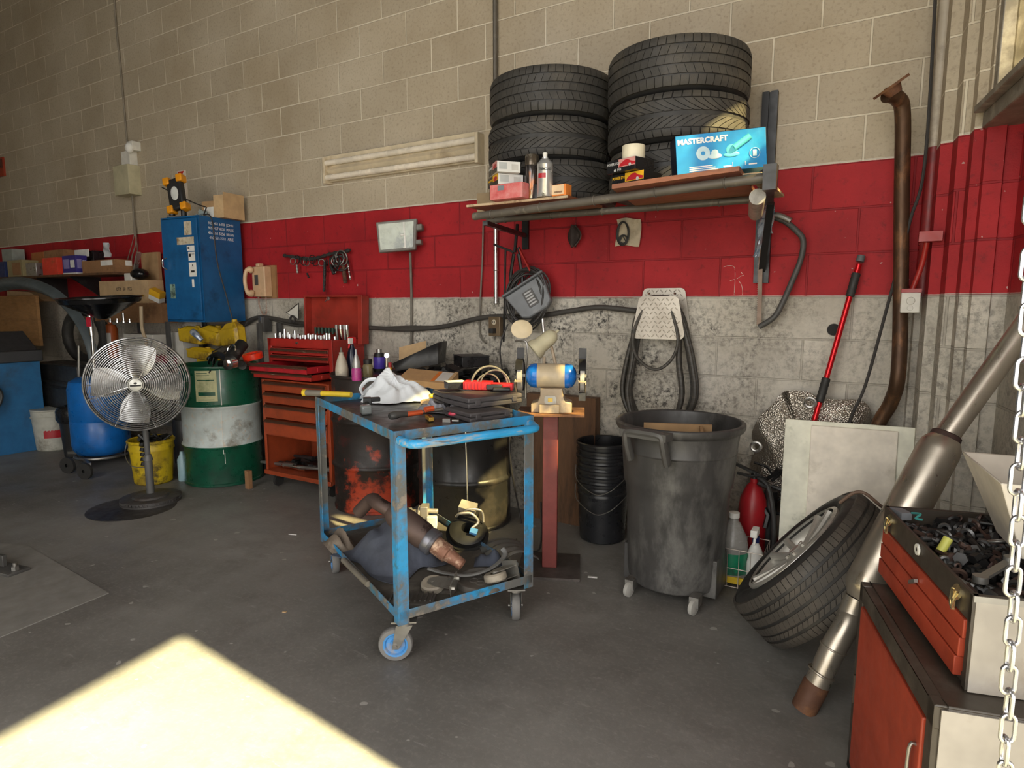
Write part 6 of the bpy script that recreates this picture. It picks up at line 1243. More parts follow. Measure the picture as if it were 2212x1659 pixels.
# rusty sleeve, catalytic pipe
t = thing('rusty_catalyst_pipe', 'rusty flared exhaust section lying diagonally on the lower trolley shelf', 'exhaust', (ll(900,1220).x, ll(900,1220).y, ZL))
c0_ = fz(998,1220,ZL+.050); c1_ = fz(905,1150,ZL+.16); D = c1_-c0_; L_ = D.length
b = B(); b.lathe([(.021,0),(.024,0),(.025,.03),(.032,.07),(.038,.075),(.038,.14),(.034,.145),(.030,.0),(.021,.002)][:7]+[(.034,.15)], 28, AX(c0_, D)); b.lathe([(.021,0),(.020,.10)], 28, AX(c0_, D)); b.ring(c0_, .0225, .0025, D, n=28, m=6); part('rusted_neck', b, mat('flaking_rust_steel', (.30,.15,.10), .6, .4, dirt=[((.60,.42,.30), 26, .50, .60), ((.14,.08,.07), 18, .55, .7)], bmp=(90,.6)), t, world=True)
b = B(); b.ring(c0_+D.normalized()*.150, .046, .010, D, n=32); b.lathe([(.036,.14),(.052,.15),(.056,.175),(.050,.19)], 32, AX(c0_, D)); part('flared_collar', b, mat('blue_grey_steel', (.22,.22,.25), .35, .7), t, world=True)
b = B(); b.lathe([(.048,.18),(.056,.20),(.058,.30),(.050,.36),(.035,.39)], 32, AX(c0_, D)); E0 = c0_+D.normalized()*.38; b.tube(spl([E0, E0+D.normalized()*.05+Vector((-.02,0,0)), E0+Vector((-.14,.03,.02)), E0+Vector((-.22,.03,-.05))],7), .030, 16); part('pipe_body', b, mat('brown_scaled_steel', (.11,.075,.065), .6, .5, dirt=[((.035,.02,.018), 3, .53, .56)]), t, world=True)
# blue-grey coat
fc_ = ll(850,1205)
def coat(u, v):
    x = (u-.5)*.42; y = (v-.5)*.33; r = math.sqrt((x/.21)**2+(y/.165)**2)
    z = .125*max(0, 1-r**2.4)+.030*(1-abs(math.sin(x*14+y*10+1.5*math.sin(y*16))))*max(0,1.15-r)+.022*(1-abs(math.sin(y*26-x*11+1.2*math.sin(x*18))))*max(0,1.1-r)+.008*(1-abs(math.sin(x*40+y*25+2*math.sin(y*30))))*max(0,1.1-r)+.006
    sx = 1+.10*math.sin(v*9); return (x*sx, y*(1+.12*math.sin(u*7)), max(.002, z))
b = B(); b.sheet(coat, 90, 66, .003, MX(fc_, TR+R_(105)))
solo('work_jacket', b, mat('blue_grey_cloth', (.075,.085,.115), .85, bmp=(60,.25), dirt=[((.04,.045,.06), 3, .5, .7)]), 'crumpled blue-grey work jacket on the lower trolley shelf', 'jacket')
b = B(); q = ll(735,1180); b.sheet(lambda u, v: ((u-.5)*.12, (v-.5)*.18, .003+.06*math.sin(PI*u)*math.sin(PI*v)*(1+.5*math.sin(u*17+v*8))), 18, 18, .003, MX(q, TR)); solo('dirty_rag', b, mat('brown_rag', (.14,.11,.085), .9, dirt=[((.28,.24,.2),6,.5,.7)], bmp=(50,.4)), 'dirty brown rag tucked at the left rim beside the jacket', 'rag')
# silver pump bracket, fuel pump
t = thing('silver_pump', 'pale metal throttle housing standing at the back of the lower shelf', 'car part', ll(905,1150), R_(30)); m_cal = mat('cast_aluminium', (.55,.51,.44), .45, .6, dirt=[((.30,.27,.22),8,.5,.7)])
b = B(); b.cyl((-.07,0,.075),(-.03,0,.08),.045,n=24); b.cyl((-.03,0,.08),(.0,0,.085),.034,n=20); b.cyl((0,0,.085),(.012,0,.085),.050,n=24); b.box(.012,-.035,.03,.05,.03,.14); b.cyl((.04,0,.11),(.095,-.005,.11),.012); b.box(-.04,-.04,0,.03,.04,.035); part('housing', b, m_cal, t, bevel=.003)
b = B(); b.box(.045,-.05,.035,.095,-.02,.095); part('white_block', b, m_paper, t, bevel=.005)
t = thing('fuel_pump', 'round black fuel pump flange with silver tubes and a blue connector', 'car part', ll(1010,1175), R_(20)); 
b = B(); b.M = MX((0,0,.05), 0, R_(30), R_(12)); b.lathe([(.028,-.03),(.06,-.03),(.085,-.01),(.085,.03),(.06,.045),(.030,.045),(.028,-.03)], 36); b.lathe([(.085,-.01),(.10,-.008),(.10,.0),(.085,.002)], 36); b.cb((-.02,.07,.03),(.09,.05,.06)); part('pump_housing', b, m_part, t)
b = B(); b.M = MX((0,0,.05), 0, R_(30), R_(12)); b.tube(spl([(-.07,.04,.05),(-.05,.03,.09),(.0,.04,.10),(.04,.03,.07),(.02,.0,.05)],6), .006, 8); b.tube(spl([(-.04,.06,.06),(-.02,.05,.11),(.04,.07,.10),(.06,.05,.05)],6), .005, 8); b.cb((-.03,.09,.07),(.08,.05,.04)); part('silver_tubes', b, m_cal, t)
b = B(); b.M = MX((0,0,.05), 0, R_(30), R_(12)); b.cb((.035,-.025,.062),(.035,.028,.016)); part('blue_connector', b, mat('light_blue_plastic', (.10,.30,.62), .4), t, bevel=.002)
b = B(); q = ll(1003,1140); b.cyl(Vector((q.x,q.y+.03,ZL+.10)), Vector((q.x-.01,q.y+.03,.80)), .0035, n=8); solo('thin_rod', b, m_alum, 'thin silver rod standing upright behind the fuel pump', 'rod')
# loose casters, rubber pads, strips
def loose_caster(label, q, rz, tilt):
    t = thing('loose_caster', label, 'caster', q, rz, 'two loose steel casters on the lower trolley shelf')
    M_ = MX((0,0,.022), 0, tilt)
    b = B(); b.lathe([(.016,-.014),(.040,-.016),(.046,-.010),(.046,.010),(.040,.016),(.016,.014),(.016,-.014)], 30, M_); part('wheel', b, mat('worn_caster_tyre', (.34,.30,.24), .6, dirt=[((.16,.14,.12),5,.5,.7)]), t)
    b = B(); b.cyl((0,0,-.018),(0,0,.022),.009,M=M_,n=10); b.prism([(-.016,-.014),(.02,-.03),(.085,-.035),(.085,.035),(.02,.03),(-.016,.014)], .003, M_, .018); b.prism([(-.016,-.014),(.02,-.03),(.085,-.035),(.085,.035),(.02,.03),(-.016,.014)], .003, M_, -.021); b.box(.085,-.045,-.035,.089,.045,.040,M_)
    for y in (-.03,.03): b.cyl((.089,y,.02),(.102,y,.02),.009,M=M_,n=6)
    part('fork', b, mat('caster_zinc', (.34,.33,.30), .35, .7, dirt=[((.15,.11,.08),6,.5,.7)]), t)
    return t
loose_caster('loose steel caster lying on its side at the middle front of the lower shelf', ll(935,1275), R_(18), R_(14))
loose_caster('loose caster with fork pointing up at the right front of the lower shelf', ll(1070,1262)+Vector((0,0,.01)), R_(75), R_(-18))
m_pad = mat('dusty_rubber_pad', (.060,.054,.048), .7, dirt=[((.13,.115,.10),4,.45,.7)])
b = B(); q = ll(1040,1258); b.lathe([(0,.010),(.085,.010),(.092,.020),(.102,.020),(.106,.0),(0,0)], 44, MX(q+Vector((.0,.0,-.0)))); 
for a in range(5): b.ring((q.x+.03*math.cos(a*1.3), q.y+.03*math.sin(a*1.3), ZL+.011), .018, .003, n=18, m=5)
solo('round_rubber_pad', b, m_pad, 'round dusty black rubber pad at the right front of the lower shelf', 'pad')
b = B(); q = ll(890,1305); b.cb((q.x,q.y,ZL+.012),(.17,.085,.022),rz=.5); 
for i in range(9): b.cb((q.x-.07+.016*i,q.y-.035+.010*i,ZL+.026),(.006,.07,.006),rz=.5)
solo('pedal_pad', b, m_pad, 'ribbed rubber pedal pad in the front left corner of the lower shelf', 'pad')
b = B(); a_ = [ll(*p, ZL+z) for p, z in (((925,1228),.03),((960,1238),.02),((1010,1243),.02),((1060,1228),.03),((1090,1200),.05),((1085,1185),.07))]; b.tube(spl(a_,6), .011, 8, flat=.5); solo('grey_rubber_strip', b, mat('grey_rubber', (.17,.17,.165), .6), 'curved grey rubber strip lying across the lower shelf', 'strip')
b = B(); q = ll(1095,1195); b.sheet(lambda u, v: ((u-.5)*.26, (v-.5)*.20, .004+.05*math.sin(PI*v)*(1-u*.6)+.006*math.sin(u*25)), 18, 14, .002, MX(q, TR+R_(80))); solo('plastic_shroud', b, mat('smoky_grey_shroud', (.10,.10,.095), .35, dirt=[((.22,.21,.19),4,.5,.7)]), 'smoky grey curved plastic cover at the right rear of the lower shelf', 'cover')
b = B(); q = ll(985,1150); b.lathe([(.025,0),(.07,0),(.072,.004),(.07,.008),(.025,.008),(.025,0)], 36, Matrix.Translation(q+Vector((.0,.06,0)))); solo('rusty_rotor', b, m_rust, 'flat rusty ring lying behind the fuel pump', 'ring')
b = B(); q0_ = fz(795,1262,ZL+.02); q1_ = fz(742,1210,ZL+.02); b.cyl(q0_, q1_, .012, n=12); a_ = fz(850,1325,ZL+.015); c_ = fz(735,1195,ZL+.015); 
solo('short_tube', b, m_gcable, 'short grey tube lying along the left rim of the lower shelf', 'tube')
b = B(); q = ll(1060,1215); b.sheet(lambda u, v: ((u-.5)*.14, (v-.5)*.10, .003+.045*math.sin(PI*u)*math.sin(PI*v)*(1+.4*math.sin(u*12))), 14, 12, .002, MX(q, R_(30))); solo('blue_rag', b, mat('blue_grey_rag', (.065,.075,.105), .9), 'small blue-grey rag beside the loose right caster', 'rag')

# ================================================================ LEFT END OF THE SHOP
# steel shelving under the blue cabinet
sx0, sx1, sy0, sy1 = -6.02, -4.06, 2.98, 3.30
sh = thing('steel_shelving', 'dark steel shelving unit running under the blue cabinet', 'shelving', ((sx0+sx1)/2, 3.14, 0))
for x in (sx0, -5.02, sx1):
    for y in ((sy0 if x < -4.5 else 3.12), sy1):
        b = B(); b.box(x-.02,y-.002,0,x+.02,y+.002,1.15); b.box(x-.02,y-.02,0,x-.016,y+.02,1.15); part('upright', b, m_dgrey, sh, world=True)
for z in (.30,.80,1.13):
    xe = sx1 if z > 1 else -4.48; b = B(); b.box(sx0,sy0,z-.03,xe,sy0+.003,z); b.box(sx0,sy0,z-.003,xe,sy1,z)
    if z < 1: b.box(xe,3.12,z-.003,sx1,sy1,z); part('shelf', b, m_dgrey, sh, world=True)
# wooden wall shelf
q = wy(120,594,3.02); ws = thing('wall_shelf', 'dark wooden wall shelf with boxes at the far left', 'shelf', (-7.4,3.17,q.z-.02)); ZW = wy(240,590,3.02).z+.01
b = B(); b.box(-9.2,3.02,ZW-.02,wy(243,590,3.02).x,3.33,ZW); part('shelf_plank', b, m_wood, ws, world=True)
for px in (112,185):
    x = wy(px,600,3.2).x; b = B(); b.prism([(3.05,ZW-.02),(3.33,ZW-.02),(3.33,ZW-.22)], .02, Matrix(((0,0,1,x),(1,0,0,0),(0,1,0,0),(0,0,0,1)))); part('shelf_bracket', b, m_black, ws, world=True)
def wbox(name, label, px0, px1, pytop, m, y=3.05, dp=.16, z=None, extra=None, rz=0, cat='box'):
    z = ZW if z is None else z
    a_ = wy(px0, 560, y); c_ = wy(px1, 560, y); tp = wy((px0+px1)/2, pytop, y).z
    # width seen includes the right-hand side, so narrow the front a little
    t = thing(name, label, cat, ((a_.x+c_.x)/2, y, z)); b = B(); b.box(a_.x+.0,y,z,c_.x,y+dp,max(tp,z+.03)); part('box_body', b, m, t, world=True, bevel=.002)
    if extra:
        for (u0,v0,u1,v1,mm,nm) in extra: 
            b = B(); W_ = c_.x-a_.x; H_ = max(tp,z+.03)-z; b.box(a_.x+W_*u0,y-.002,z+H_*v0,a_.x+W_*u1,y,z+H_*v1); part(nm, b, mm, t, world=True)
            b = B(); D_ = dp; b.box(c_.x,y+D_*u0,z+H_*v0,c_.x+.002,y+D_*u1,z+H_*v1); part(nm, b, mm, t, world=True)
    return t
m_kr = mat('brown_open_box', (.30,.155,.07), .8, dirt=[((.16,.08,.04),5,.5,.7)])
wbox('long_box', 'long brown carton with white label, rightmost on the wall shelf', 176, 246, 562, m_kr, extra=[(.6,.55,.95,.95,m_paper,'label')])
wbox('navy_box', 'navy and white product box on the wall shelf', 134, 163, 552, mat('navy_print', (.04,.03,.22), .45), extra=[(.1,.3,.5,.8,mat('lilac_print',(.25,.22,.45),.5),'print'),(.6,.35,.9,.75,m_paper,'label'),(0,0,1,.08,m_paper,'white_edge')], dp=.10)
b = B(); a_, c_ = wy(134,552,3.05), wy(163,536,3.05); b.box(a_.x,3.16,a_.z-.01,c_.x,3.165,c_.z); solo('white_box_flap', b, m_paper, 'white open flap standing behind the navy box', 'flap')
wbox('orange_bag_box', 'bright orange-red box with torn top on the wall shelf', 90, 122, 557, mat('neon_orange_box', (.75,.055,.03), .45, dirt=[((.30,.12,.05),5,.5,.65)]))
wbox('silver_can', 'short silver can between tan and orange boxes on the wall shelf', 54, 76, 568, m_alum, dp=.12, cat='can')
wbox('tan_box', 'olive tan carton at the left of the wall shelf', 14, 46, 562, mat('olive_carton', (.30,.25,.13), .8), extra=[(.35,.1,.9,.85,m_kr,'printed_panel')])
wbox('blue_carton', 'dark blue carton cut off by the left edge of the photo', -16, 8, 566, mat('dim_blue_carton', (.02,.035,.12), .5))
wbox('grey_tin', 'grey-white tin stacked above the tan carton at the far left', 5, 27, 538, mat('grey_tin', (.30,.33,.30), .4), y=3.18, dp=.12, z=ZW+.105, cat='tin')
wbox('orange_brown_box', 'small orange-brown carton at the back of the wall shelf', 68, 94, 545, mat('orange_brown', (.36,.13,.04), .6), y=3.20, dp=.1)
wbox('brown_carton', 'wide brown carton behind the orange box on the wall shelf', 96, 138, 540, m_kr, y=3.20, dp=.1)
wbox('black_parts_box', 'black carton with chrome pieces at the back, left of the clear bag', 170, 202, 542, m_ctn, y=3.20, dp=.1)
b = B(); q = wy(232,560,3.08); b.sheet(lambda u, v: (q.x+(u-.5)*.12*(1-.3*v)+.01*math.sin(v*9), 3.08+.03*math.sin(PI*u)*math.sin(v*4+1), q.z+.02+.125*v), 12, 12, .002); solo('clear_bag', b, mat('shiny_clear_bag', (.50,.52,.55), .15, dirt=[((.12,.13,.16),6,.5,.6)]), 'shiny clear plastic bag standing on the long brown carton', 'bag')
# bench top things between drain pan and blue cabinet
ZS = 1.131
def sbox2(name, label, px0, px1, pyb, pyt, y, m, dp=.14, cat='box', lbl=None, z=None):
    a_ = wy(px0, pyb, y); c_ = wy(px1, pyb, y); z0 = ZS if z is None else z; z1 = wy((px0+px1)/2, pyt, y).z
    t = thing(name, label, cat, ((a_.x+c_.x)/2, y, z0)); b = B(); b.box(a_.x,y,z0,c_.x,y+dp,z1); part('box_body', b, m, t, world=True, bevel=.002)
    if lbl: lettering('lettering', lbl, (z1-z0)*.20, m_ink, t, Matrix.Translation(((a_.x+c_.x)/2+.02,y-.001,z0+(z1-z0)*.62)) @ Matrix.Rotation(PI/2,4,'X'))
    return t
sbox2('brown_carton', 'long brown carton on the steel shelving behind the drain pan', 205, 350, 690, 655, 3.08, m_kr)
sbox2('tan_carton', 'tan carton with printed side standing behind the drain pan', 217, 322, 655, 606, 3.10, m_cardl, z=wy(270,655,3.08).z+.0, lbl="QTY   60   PCS")
sbox2('brown_board', 'flat brown board standing against the red band by the blue cabinet', 308, 344, 605, 545, 3.27, m_card, dp=.03, z=wy(330,606,3.10).z+.002, cat='board')
t = thing('black_visor_helmet', 'black glossy visor lying on the tan carton beside a white sensor box', 'helmet', wy(300,604,3.16)); q = wy(302,592,3.14)
b = B(); b.ball((q.x,3.14,q.z),.09,.07,.05,n=20,m=12); part('visor_shell', b, MATS['glossy_black_pan'], t, world=True); b = B(); b.bar(wy(292,585,3.12), wy(300,545,3.12), .035, .02); part('chin_bar', b, m_alum, t, world=True)
b = B(); q = wy(281,600,3.12); b.box(q.x-.06,3.10,q.z-.03,q.x+.05,3.17,q.z+.04); solo('white_device', b, m_white, 'small white plastic device on the tan carton', 'device', bevel=.006)
b = B(); q = wy(340,640,3.06); b.box(-.06,-.03,-.04,.05,.03,.05, MX(q, .3, .2, .4)); b.k = 1; b.box(-.061,-.031,.0,.051,.031,.052, MX(q, .3, .2, .4)); solo('torn_packet', b, [m_paper, m_yel], 'torn yellow and white packet beside the blue cabinet', 'packet')
for i, px in enumerate((238,253,267,280)):
    q = wy(px,688,3.0); b = B(); r = .018+.004*(i == 2); hh_ = .035+.05*(i == 2); b.lathe([(0,0),(r,0),(r,.018),(r*.6,.022),(r*.6,hh_),(0,hh_+.004)], 14, Matrix.Translation((q.x,3.0,ZS))); solo('chrome_fitting', b, m_chrome, 'chrome pipe fitting in the row under the drain pan' if 1 else '', 'fitting', 'chrome fittings standing on the steel shelving')
# contents of the shelving
ZM = .802
wh_x = wy(368,740,3.05)
sbox2('white_label_box', 'white carton with a small red label on the middle shelf behind the fan', 363, 395, 748, 718, 3.03, m_white, z=ZM)
sbox2('grey_tin_box', 'pale grey carton behind the top of the fan', 268, 330, 735, 722, 3.06, m_white, z=ZM)
t = thing('orange_canister', 'orange canister with white label on the shelving behind the fan', 'canister', (wy(241,740,3.06).x,3.06,ZM)); b = B(); b.lathe([(0,0),(.055,0),(.058,.01),(.058,.26),(.045,.30),(.018,.31),(.018,.335),(0,.335)], 28); part('canister_body', b, mat('dull_orange', (.48,.10,.02), .5), t); b = B(); b.sheet(lambda u, v: (.0595*math.cos(-1.5+u*1.0), .0595*math.sin(-1.5+u*1.0), .12+.11*v), 8, 2, -.001); part('label', b, m_paper, t)
# cut yellow jugs
m_jug = mat('yellow_oil_jug', (.55,.36,.012), .45, dirt=[((.16,.09,.015), 4, .50, .62), ((.05,.03,.01), 10, .60, .70)])
def jug(label, px, pyb, y, w_, h_, rz, tilt, z=None):
    q = wy(px, pyb, y); z0 = q.z if z is None else z; t = thing('yellow_jug', label, 'jug', (q.x,y,z0), rz, 'dirty yellow oil jugs heaped under the blue cabinet')
    b = B(); b.M = MX((0,0,h_*.5), 0, 0, tilt); b.prism([(-w_/2,-.045),(w_/2-.02,-.05),(w_/2,-.03),(w_/2,.035),(w_/2-.02,.05),(-w_/2,.045)], h_*.72, z0=-h_/2); b.add([(-w_/2,-.045,h_*.22),(w_/2,-.03,h_*.22),(w_/2,.035,h_*.22),(-w_/2,.045,h_*.22),(-w_/2+.06,-.02,h_*.5),(w_/2-.05,-.02,h_*.5),(w_/2-.05,.02,h_*.5),(-w_/2+.06,.02,h_*.5)], [(0,1,5,4),(1,2,6,5),(2,3,7,6),(3,0,4,7),(4,5,6,7)]); part('jug_body', b, m_jug, t, bevel=.008)
    b = B(); b.M = MX((0,0,h_*.5), 0, 0, tilt); b.cyl((w_*.2,0,h_*.5),(w_*.2,0,h_*.6),.02,n=14); part('neck', b, m_jug, t); return t
jug('dirty yellow oil jug, upper left of the heap behind the green drum', 420, 740, 3.02, .24, .13, .1, .1)
jug('yellow oil jug lying at the upper right of the heap', 505, 745, 3.02, .22, .17, -.1, -.15)
jug('yellow oil jug lying at the lower left of the heap', 440, 762, 3.00, .30, .09, 0, .05, z=ZM+.06)
jug('yellow oil jug wedged lowest, behind the black suspension arm', 470, 792, 3.02, .36, .10, .05, 0, z=ZM)
jug('yellow oil jug in the middle of the heap with taped front', 462, 742, 3.06, .20, .14, .2, .2)
b = B(); a_ = wy(417,717,2.95); c_ = wy(436,735,2.95); b.tube(spl([a_, (a_+c_)/2+Vector((0,-.02,.02)), c_],6), [.018,.022,.026,.028,.028,.027,.026,.025,.024,.022,.02,.018,.016], 9); solo('clear_tape_wad', b, m_pl, 'wad of shiny clear tape on the upper yellow jug', 'tape')
b = B(); b.box(wy(345,780,3.1).x,3.0,ZM,wy(400,780,3.1).x,3.15,ZM+.06); solo('magenta_crate', b, mat('dim_magenta', (.20,.02,.04), .5), 'dark crimson box low on the shelf behind the fan edge', 'box')
b = B(); b.tube(spl([wy(535,695,3.1), wy(500,745,3.0), wy(470,775,2.85), wy(452,805,2.6)],6), .005, 6); b.tube(spl([wy(470,760,2.9), wy(510,785,2.95), wy(545,815,3.0)],6), .006, 6); solo('loose_hoses', b, m_cable, 'thin black hoses crossing in front of the yellow jugs', 'hose')
t = thing('wall_valve', 'dark metal valve block on the hose above the yellow jugs', 'valve', wy(570,705,3.27)); q = wy(571,700,3.27); b = B(); b.box(q.x-.035,3.24,q.z-.06,q.x+.035,3.31,q.z+.06); part('valve_body', b, m_dgrey, t, world=True, bevel=.003); b = B(); b.box(q.x+.0,3.235,q.z-.06,q.x+.008,3.24,q.z+.06); b.ball((q.x-.018,3.24,q.z-.03),.010); part('bright_trim', b, m_chrome, t, world=True)
b = B(); a_ = wy(632,688,3.25); b.tube([wy(618,676,3.26), wy(645,655,3.26), wy(645,690,3.26)], .004, 6, closed=True); b.k = 1; b.add([wy(620,677,3.262), wy(645,657,3.262), wy(645,690,3.262), wy(628,690,3.262)], [(0,1,2,3)]); b.k = 0; b.ring(wy(632,690,3.24),.025,.008,(0,1,0),n=20); solo('wire_bracket', b, [m_cable, m_white], 'small wire bracket with pale tag peeking out left of the raised lid', 'bracket')
# black hose reel / tyre behind shelving
b = B(); b.ring((wy(175,740,3.15).x,3.2,.98),.24,.05,(.25,-1,0),n=40,m=12); solo('leaning_black_hose', b, m_rubber, 'dark rubber ring standing behind the drain pole', 'tyre')
# yellow bucket of scrap, bottle, black can
q = fz(335,1050); yb = thing('yellow_bucket', 'dirty yellow plastic bucket full of black scrap behind the fan pole', 'bucket', (q.x-.125,q.y+.065,0)); m_yb = mat('dirty_yellow_bucket', (.60,.43,.012), .45, dirt=[((.06,.045,.015), 7, .50, .62), ((.30,.20,.02), 3, .45, .65)])
b = B(); b.lathe([(0,.0),(.115,0),(.125,.01),(.142,.25),(.150,.25),(.150,.262),(.146,.27),(.147,.30),(.156,.305),(.157,.318),(.150,.324),(.144,.318),(.12,.03),(0,.02)], 40); part('bucket_body', b, m_yb, yb)
b = B(); b.M = MX((0,0,0), R_(-40)); b.tube(spl([(0,-.155,.30),(.05,-.16,.22),(.15,-.10,.16),(.165,0,.15)],6), .003, 6); part('wire_handle', b, m_steel, yb)
b = B(); random.seed(9); c_ = WM[yb.name].translation
for i in range(34):
    a = random.random()*2*PI; r = random.random()*.12; p = c_+Vector((r*math.cos(a), r*math.sin(a), .28+random.random()*.05)); b.cyl(p, p+Vector((random.uniform(-.05,.05), random.uniform(-.05,.05), random.uniform(.0,.06))), .008+.008*random.random(), n=7)
for k in range(5): b.cyl(c_+Vector((.10,-.115,.32-.035*k)), c_+Vector((.105,-.125,.30-.035*k)), .018, n=8)
solo('bucket_scrap', b, m_part, 'black metal scrap heaped in and over the rim of the yellow bucket', 'scrap', kind='stuff')
q = fz(388,1040); bottle('pale_blue_bottle', 'slim pale blue bottle between yellow bucket and green drum', (q.x,q.y+.03,0), [(0,0),(.030,0),(.033,.01),(.033,.16),(.015,.20),(.013,.22),(0,.22)], mat('pale_blue_bottle', (.28,.42,.48), .35))
b = B(); q = fz(350,1010); b.lathe([(0,0),(.10,0),(.10,.34),(.09,.36),(0,.36)], 24, Matrix.Translation((q.x-.02,2.98,0))); solo('dark_canister', b, m_blkpl, 'dark canister in the shadow between blue tank and green drum', 'canister')
# white pail and black bag-lined bucket left of the blue tank
q = fz(120,975); wp = thing('white_pail', 'dirty white paint pail with red label beside the blue machine', 'bucket', (q.x-.13,q.y+.05,0))
b = B(); b.lathe([(0,0),(.12,0),(.13,.01),(.148,.29),(.156,.29),(.156,.305),(.15,.31),(.152,.355),(.158,.36),(.150,.37),(0,.365)], 36); part('pail_body', b, mat('dirty_white_pail', (.48,.48,.42), .5, dirt=[((.18,.16,.12),5,.52,.7)]), wp)
av2 = math.atan2(-WM[wp.name].translation.y, -WM[wp.name].translation.x); o = part('label', curved(.139, av2-.5, av2+.55, .12, .23), m_carp, wp)
q = fz(150,990); bb = thing('lined_black_bucket', 'black bucket with a bin bag over its rim left of the blue tank', 'bucket', (-5.86,2.62,0)); b = B(); b.lathe([(0,0),(.10,0),(.11,.01),(.13,.36),(0,.36)], 32); part('bucket_body', b, m_blkpl, bb); b = B(); b.lathe([(.135,.30),(.15,.33),(.148,.40),(.13,.43),(.09,.44),(0,.40)], 26); part('bin_bag', b, mat('shiny_bin_bag', (.012,.012,.013), .25, bmp=(18,1.)), bb)
# black trays and vacuum heap between machine and drainer
for (px0,px1,py0,py1,yy), lb_ in zip(((78,160,870,840,2.66),(75,158,838,828,2.68),(85,165,826,790,2.70),(95,160,895,873,2.68)), ('deep black crate with a grey front panel in the pile above the white pail','thin flat black tray lying on the crate with the grey panel','rounded black tub on top of the crate pile','black tray at the bottom of the crate pile, touching the white pail')):
    b = B(); a_, c_ = wy(px0,py0,yy), wy(px1,py1,yy); b.box(a_.x,yy,a_.z,c_.x,yy+.24,c_.z); b.box(a_.x-.012,yy-.012,c_.z-.018,c_.x+.012,yy+.252,c_.z-.006)
    solo('black_crate', b, m_blkpl, lb_, 'crate', 'black crates piled above the white pail', bevel=.008)
b = B(); a_, c_ = wy(82,850,2.655), wy(160,832,2.655); b.box(a_.x,2.64,a_.z,a_.x+.10,2.655,c_.z); solo('grey_crate_label', b, m_dgrey, 'grey panel on the front of the black crates', 'panel')
b = B(); b.box(wy(150,900,2.8).x,2.80,0,wy(160,900,2.8).x+.10,3.0,.62) ; solo('dark_stand', b, m_part, 'dark stand in shadow behind the blue tank', 'stand')
# blue machine
q0_, q1_ = fz(0,985), fz(104,968); ang = math.atan2((q1_-q0_).y, (q1_-q0_).x); mc = thing('blue_machine', 'blue steel workshop machine cabinet cut off by the left edge', 'machine', q1_, ang)
MM_ = MX(q1_, ang); zt_ = .66; zz = wy(120,783,MM_.translation.y).z
b = B(); b.box(-1.6,0,0,0,.55,zz); b.box(-.42,-.003,.02,-.40,0,zz-.12); part('cabinet_body', b, mat('sky_blue_cabinet', (.02,.13,.30), .45, dirt=[((.03,.06,.10),3,.5,.75)]), mc, bevel=.01)
b = B(); b.box(-1.6,-.03,zz,.02,.55,zz+.10); b.prism([(0,zz+.10),(.50,zz+.10),(.46,zz+.20),(.30,zz+.26),(.12,zz+.16)], 1.2, Matrix(((0,0,1,-1.2),(1,0,0,0),(0,1,0,0),(0,0,0,1)))); part('top_tray', b, mat('charcoal_tray', (.035,.036,.040), .55), mc, bevel=.008)
b = B(); b.M = AX((-.60,-.05,.52),(0,-1,0)); b.lathe([(0,.03),(.03,.03),(.035,.015),(.10,.012),(.105,.0)], 28); b.lathe([(.105,0),(.11,.02),(.15,.02),(.155,0)], 32); part('round_dial', b, mat('pale_ring', (.30,.29,.25), .5, dirt=[((.06,.06,.06),4,.45,.6)]), mc)
b = B(); b.tube(spl([(-.72,-.04,.70),(-.45,-.04,.66),(-.32,-.04,.54),(-.40,-.04,.38),(-.62,-.04,.26),(-.80,-.04,.20)],6), .045, 10, flat=.5); part('curved_arm', b, m_dgrey, mc)
q = wy(20,755,2.75); b = B(); b.ball((q.x,2.75,q.z-.02),.20,.13,.065,n=20,m=10,M=MX((0,0,0))); b.ball((q.x-.2,2.75,q.z-.03),.18,.13,.06); solo('green_cloth', b, mat('teal_green_cloth', (.015,.22,.17), .6, bmp=(14,.8), dirt=[((.01,.09,.07),4,.5,.7)]), 'teal green bundled cloth on top of the blue machine', 'cloth')
q0_, q1_ = wy(-60,730,3.05), wy(88,735,3.05); b = B(); b.box(q0_.x-.3,3.04,q1_.z-.06,q1_.x,3.07,wy(83,638,3.05).z); solo('plywood_sheet', b, mat('orange_plywood', (.40,.21,.08), .7, dirt=[((.26,.13,.05),2.5,.5,.7)], sc=(1,1,4)), 'orange-brown plywood sheet standing behind the blue machine', 'plywood', bevel=.002)
b = B(); q0_ = wy(12,628,3.12); q1_ = wy(92,640,3.12); b.prism([(q0_.x,q1_.z-.05),(q1_.x,q1_.z-.05),(q1_.x-.3,q0_.z-.02),(q0_.x,q0_.z+.0)], .15, Matrix(((1,0,0,0),(0,0,-1,3.28),(0,1,0,0),(0,0,0,1)))); solo('beige_flat_box', b, m_cardl, 'beige flat carton above the plywood sheet', 'box')
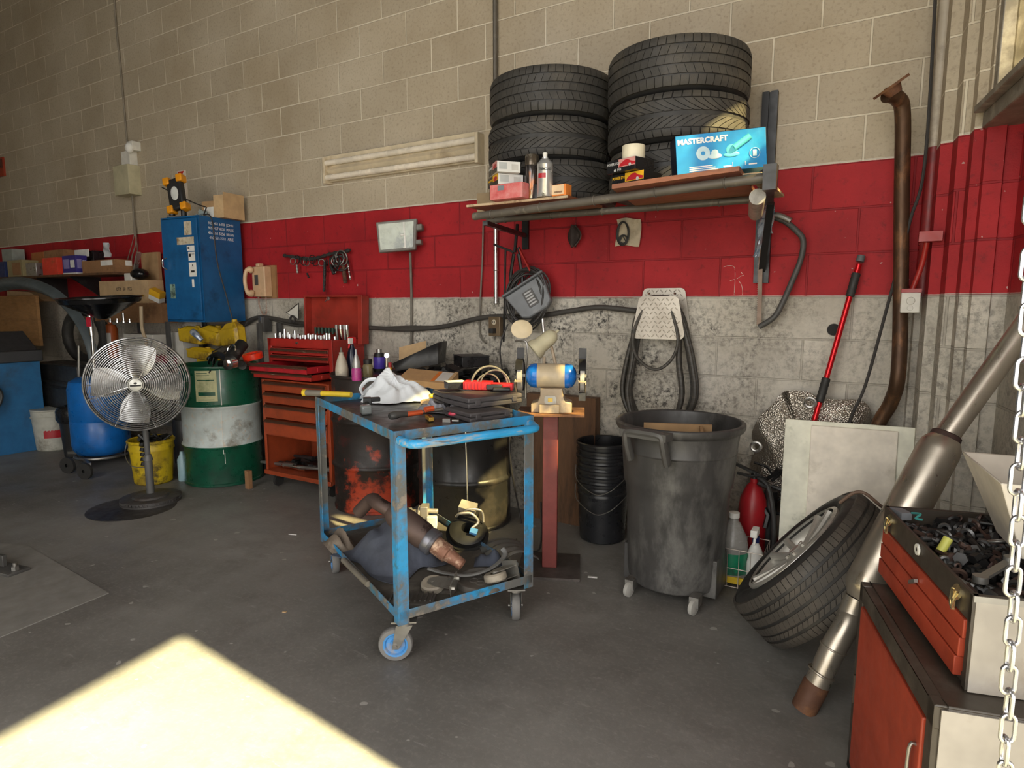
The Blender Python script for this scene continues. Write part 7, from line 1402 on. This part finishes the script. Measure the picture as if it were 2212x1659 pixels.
# big grey arched fender
b = B(); cur = spl([wy(x, y, 2.72) for x, y in ((-60,640),(0,617),(50,612),(100,625),(140,650),(175,690),(200,740),(215,800))], 8); n = len(cur)
def arch(u, v):
    p = cur[min(n-1, int(v*(n-1)))]; t_ = (cur[min(n-1,int(v*(n-1))+1)]-cur[max(0,int(v*(n-1))-1)]).normalized(); nrm = Vector((-t_.z, 0, t_.x)); w_ = .10*(1-.45*v)+.02
    return p+nrm*(w_*(.5-u))*-1+Vector((0, -.06*math.sin(PI*u), 0))
b.sheet(arch, 8, n-1, .004); solo('fender_arch', b, mat('slate_grey_fender', (.085,.105,.115), .4), 'grey curved car fender arching in front of the wall shelf', 'fender')
# plate on the floor at the left
b = B(); pl = [fz(x, y) for x, y in ((-40,1170),(60,1180),(235,1282),(0,1378),(-120,1400))]; b.prism([(p.x,p.y) for p in pl], .004); solo('floor_plate', b, mat('scratched_floor_plate', (.22,.21,.195), .6, .0, dirt=[((.22,.21,.20),7,.58,.66)]), 'scratched steel floor plate at the left edge of the photo', 'plate')
q = fz(25,1235,.004); t = thing('anchor_bracket', 'low steel bracket with a hex bolt on the floor plate', 'bracket', q, R_(10)); b = B(); b.box(-.30,-.05,0,.06,.05,.014); b.box(-.30,.0,.014,-.06,.02,.07); part('bracket_bar', b, m_dgrey, t, bevel=.003); b = B(); b.cyl((.03,0,.014),(.03,0,.034),.017,n=6); b.cyl((.03,0,.034),(.03,0,.05),.009,n=10); part('bolt', b, m_steel, t)
# litter
for (px, py, lb, mm, s) in ((1280,1247,'flat white strip on the floor right of the grinder plate',m_paper,(.045,.012,.003)),(615,1322,'small pale leaf on the floor left of the trolley',m_cardl,(.018,.010,.002)),(632,1155,'thin white twig on the floor left of the trolley leg',m_paper,(.05,.003,.003))):
    q = fz(px, py); b = B(); b.cb((q.x,q.y,s[2]/2),s,rz=.3); solo('floor_litter', b, mm, lb, 'litter')
b = B(); b.box(fz(572,1045).x-.02, 2.72, 0, fz(572,1045).x+.02, 2.75, .13, MX((0,0,0))); solo('wood_offcut', b, m_kr, 'wooden offcut leaning between green drum and roller cabinet', 'wood')
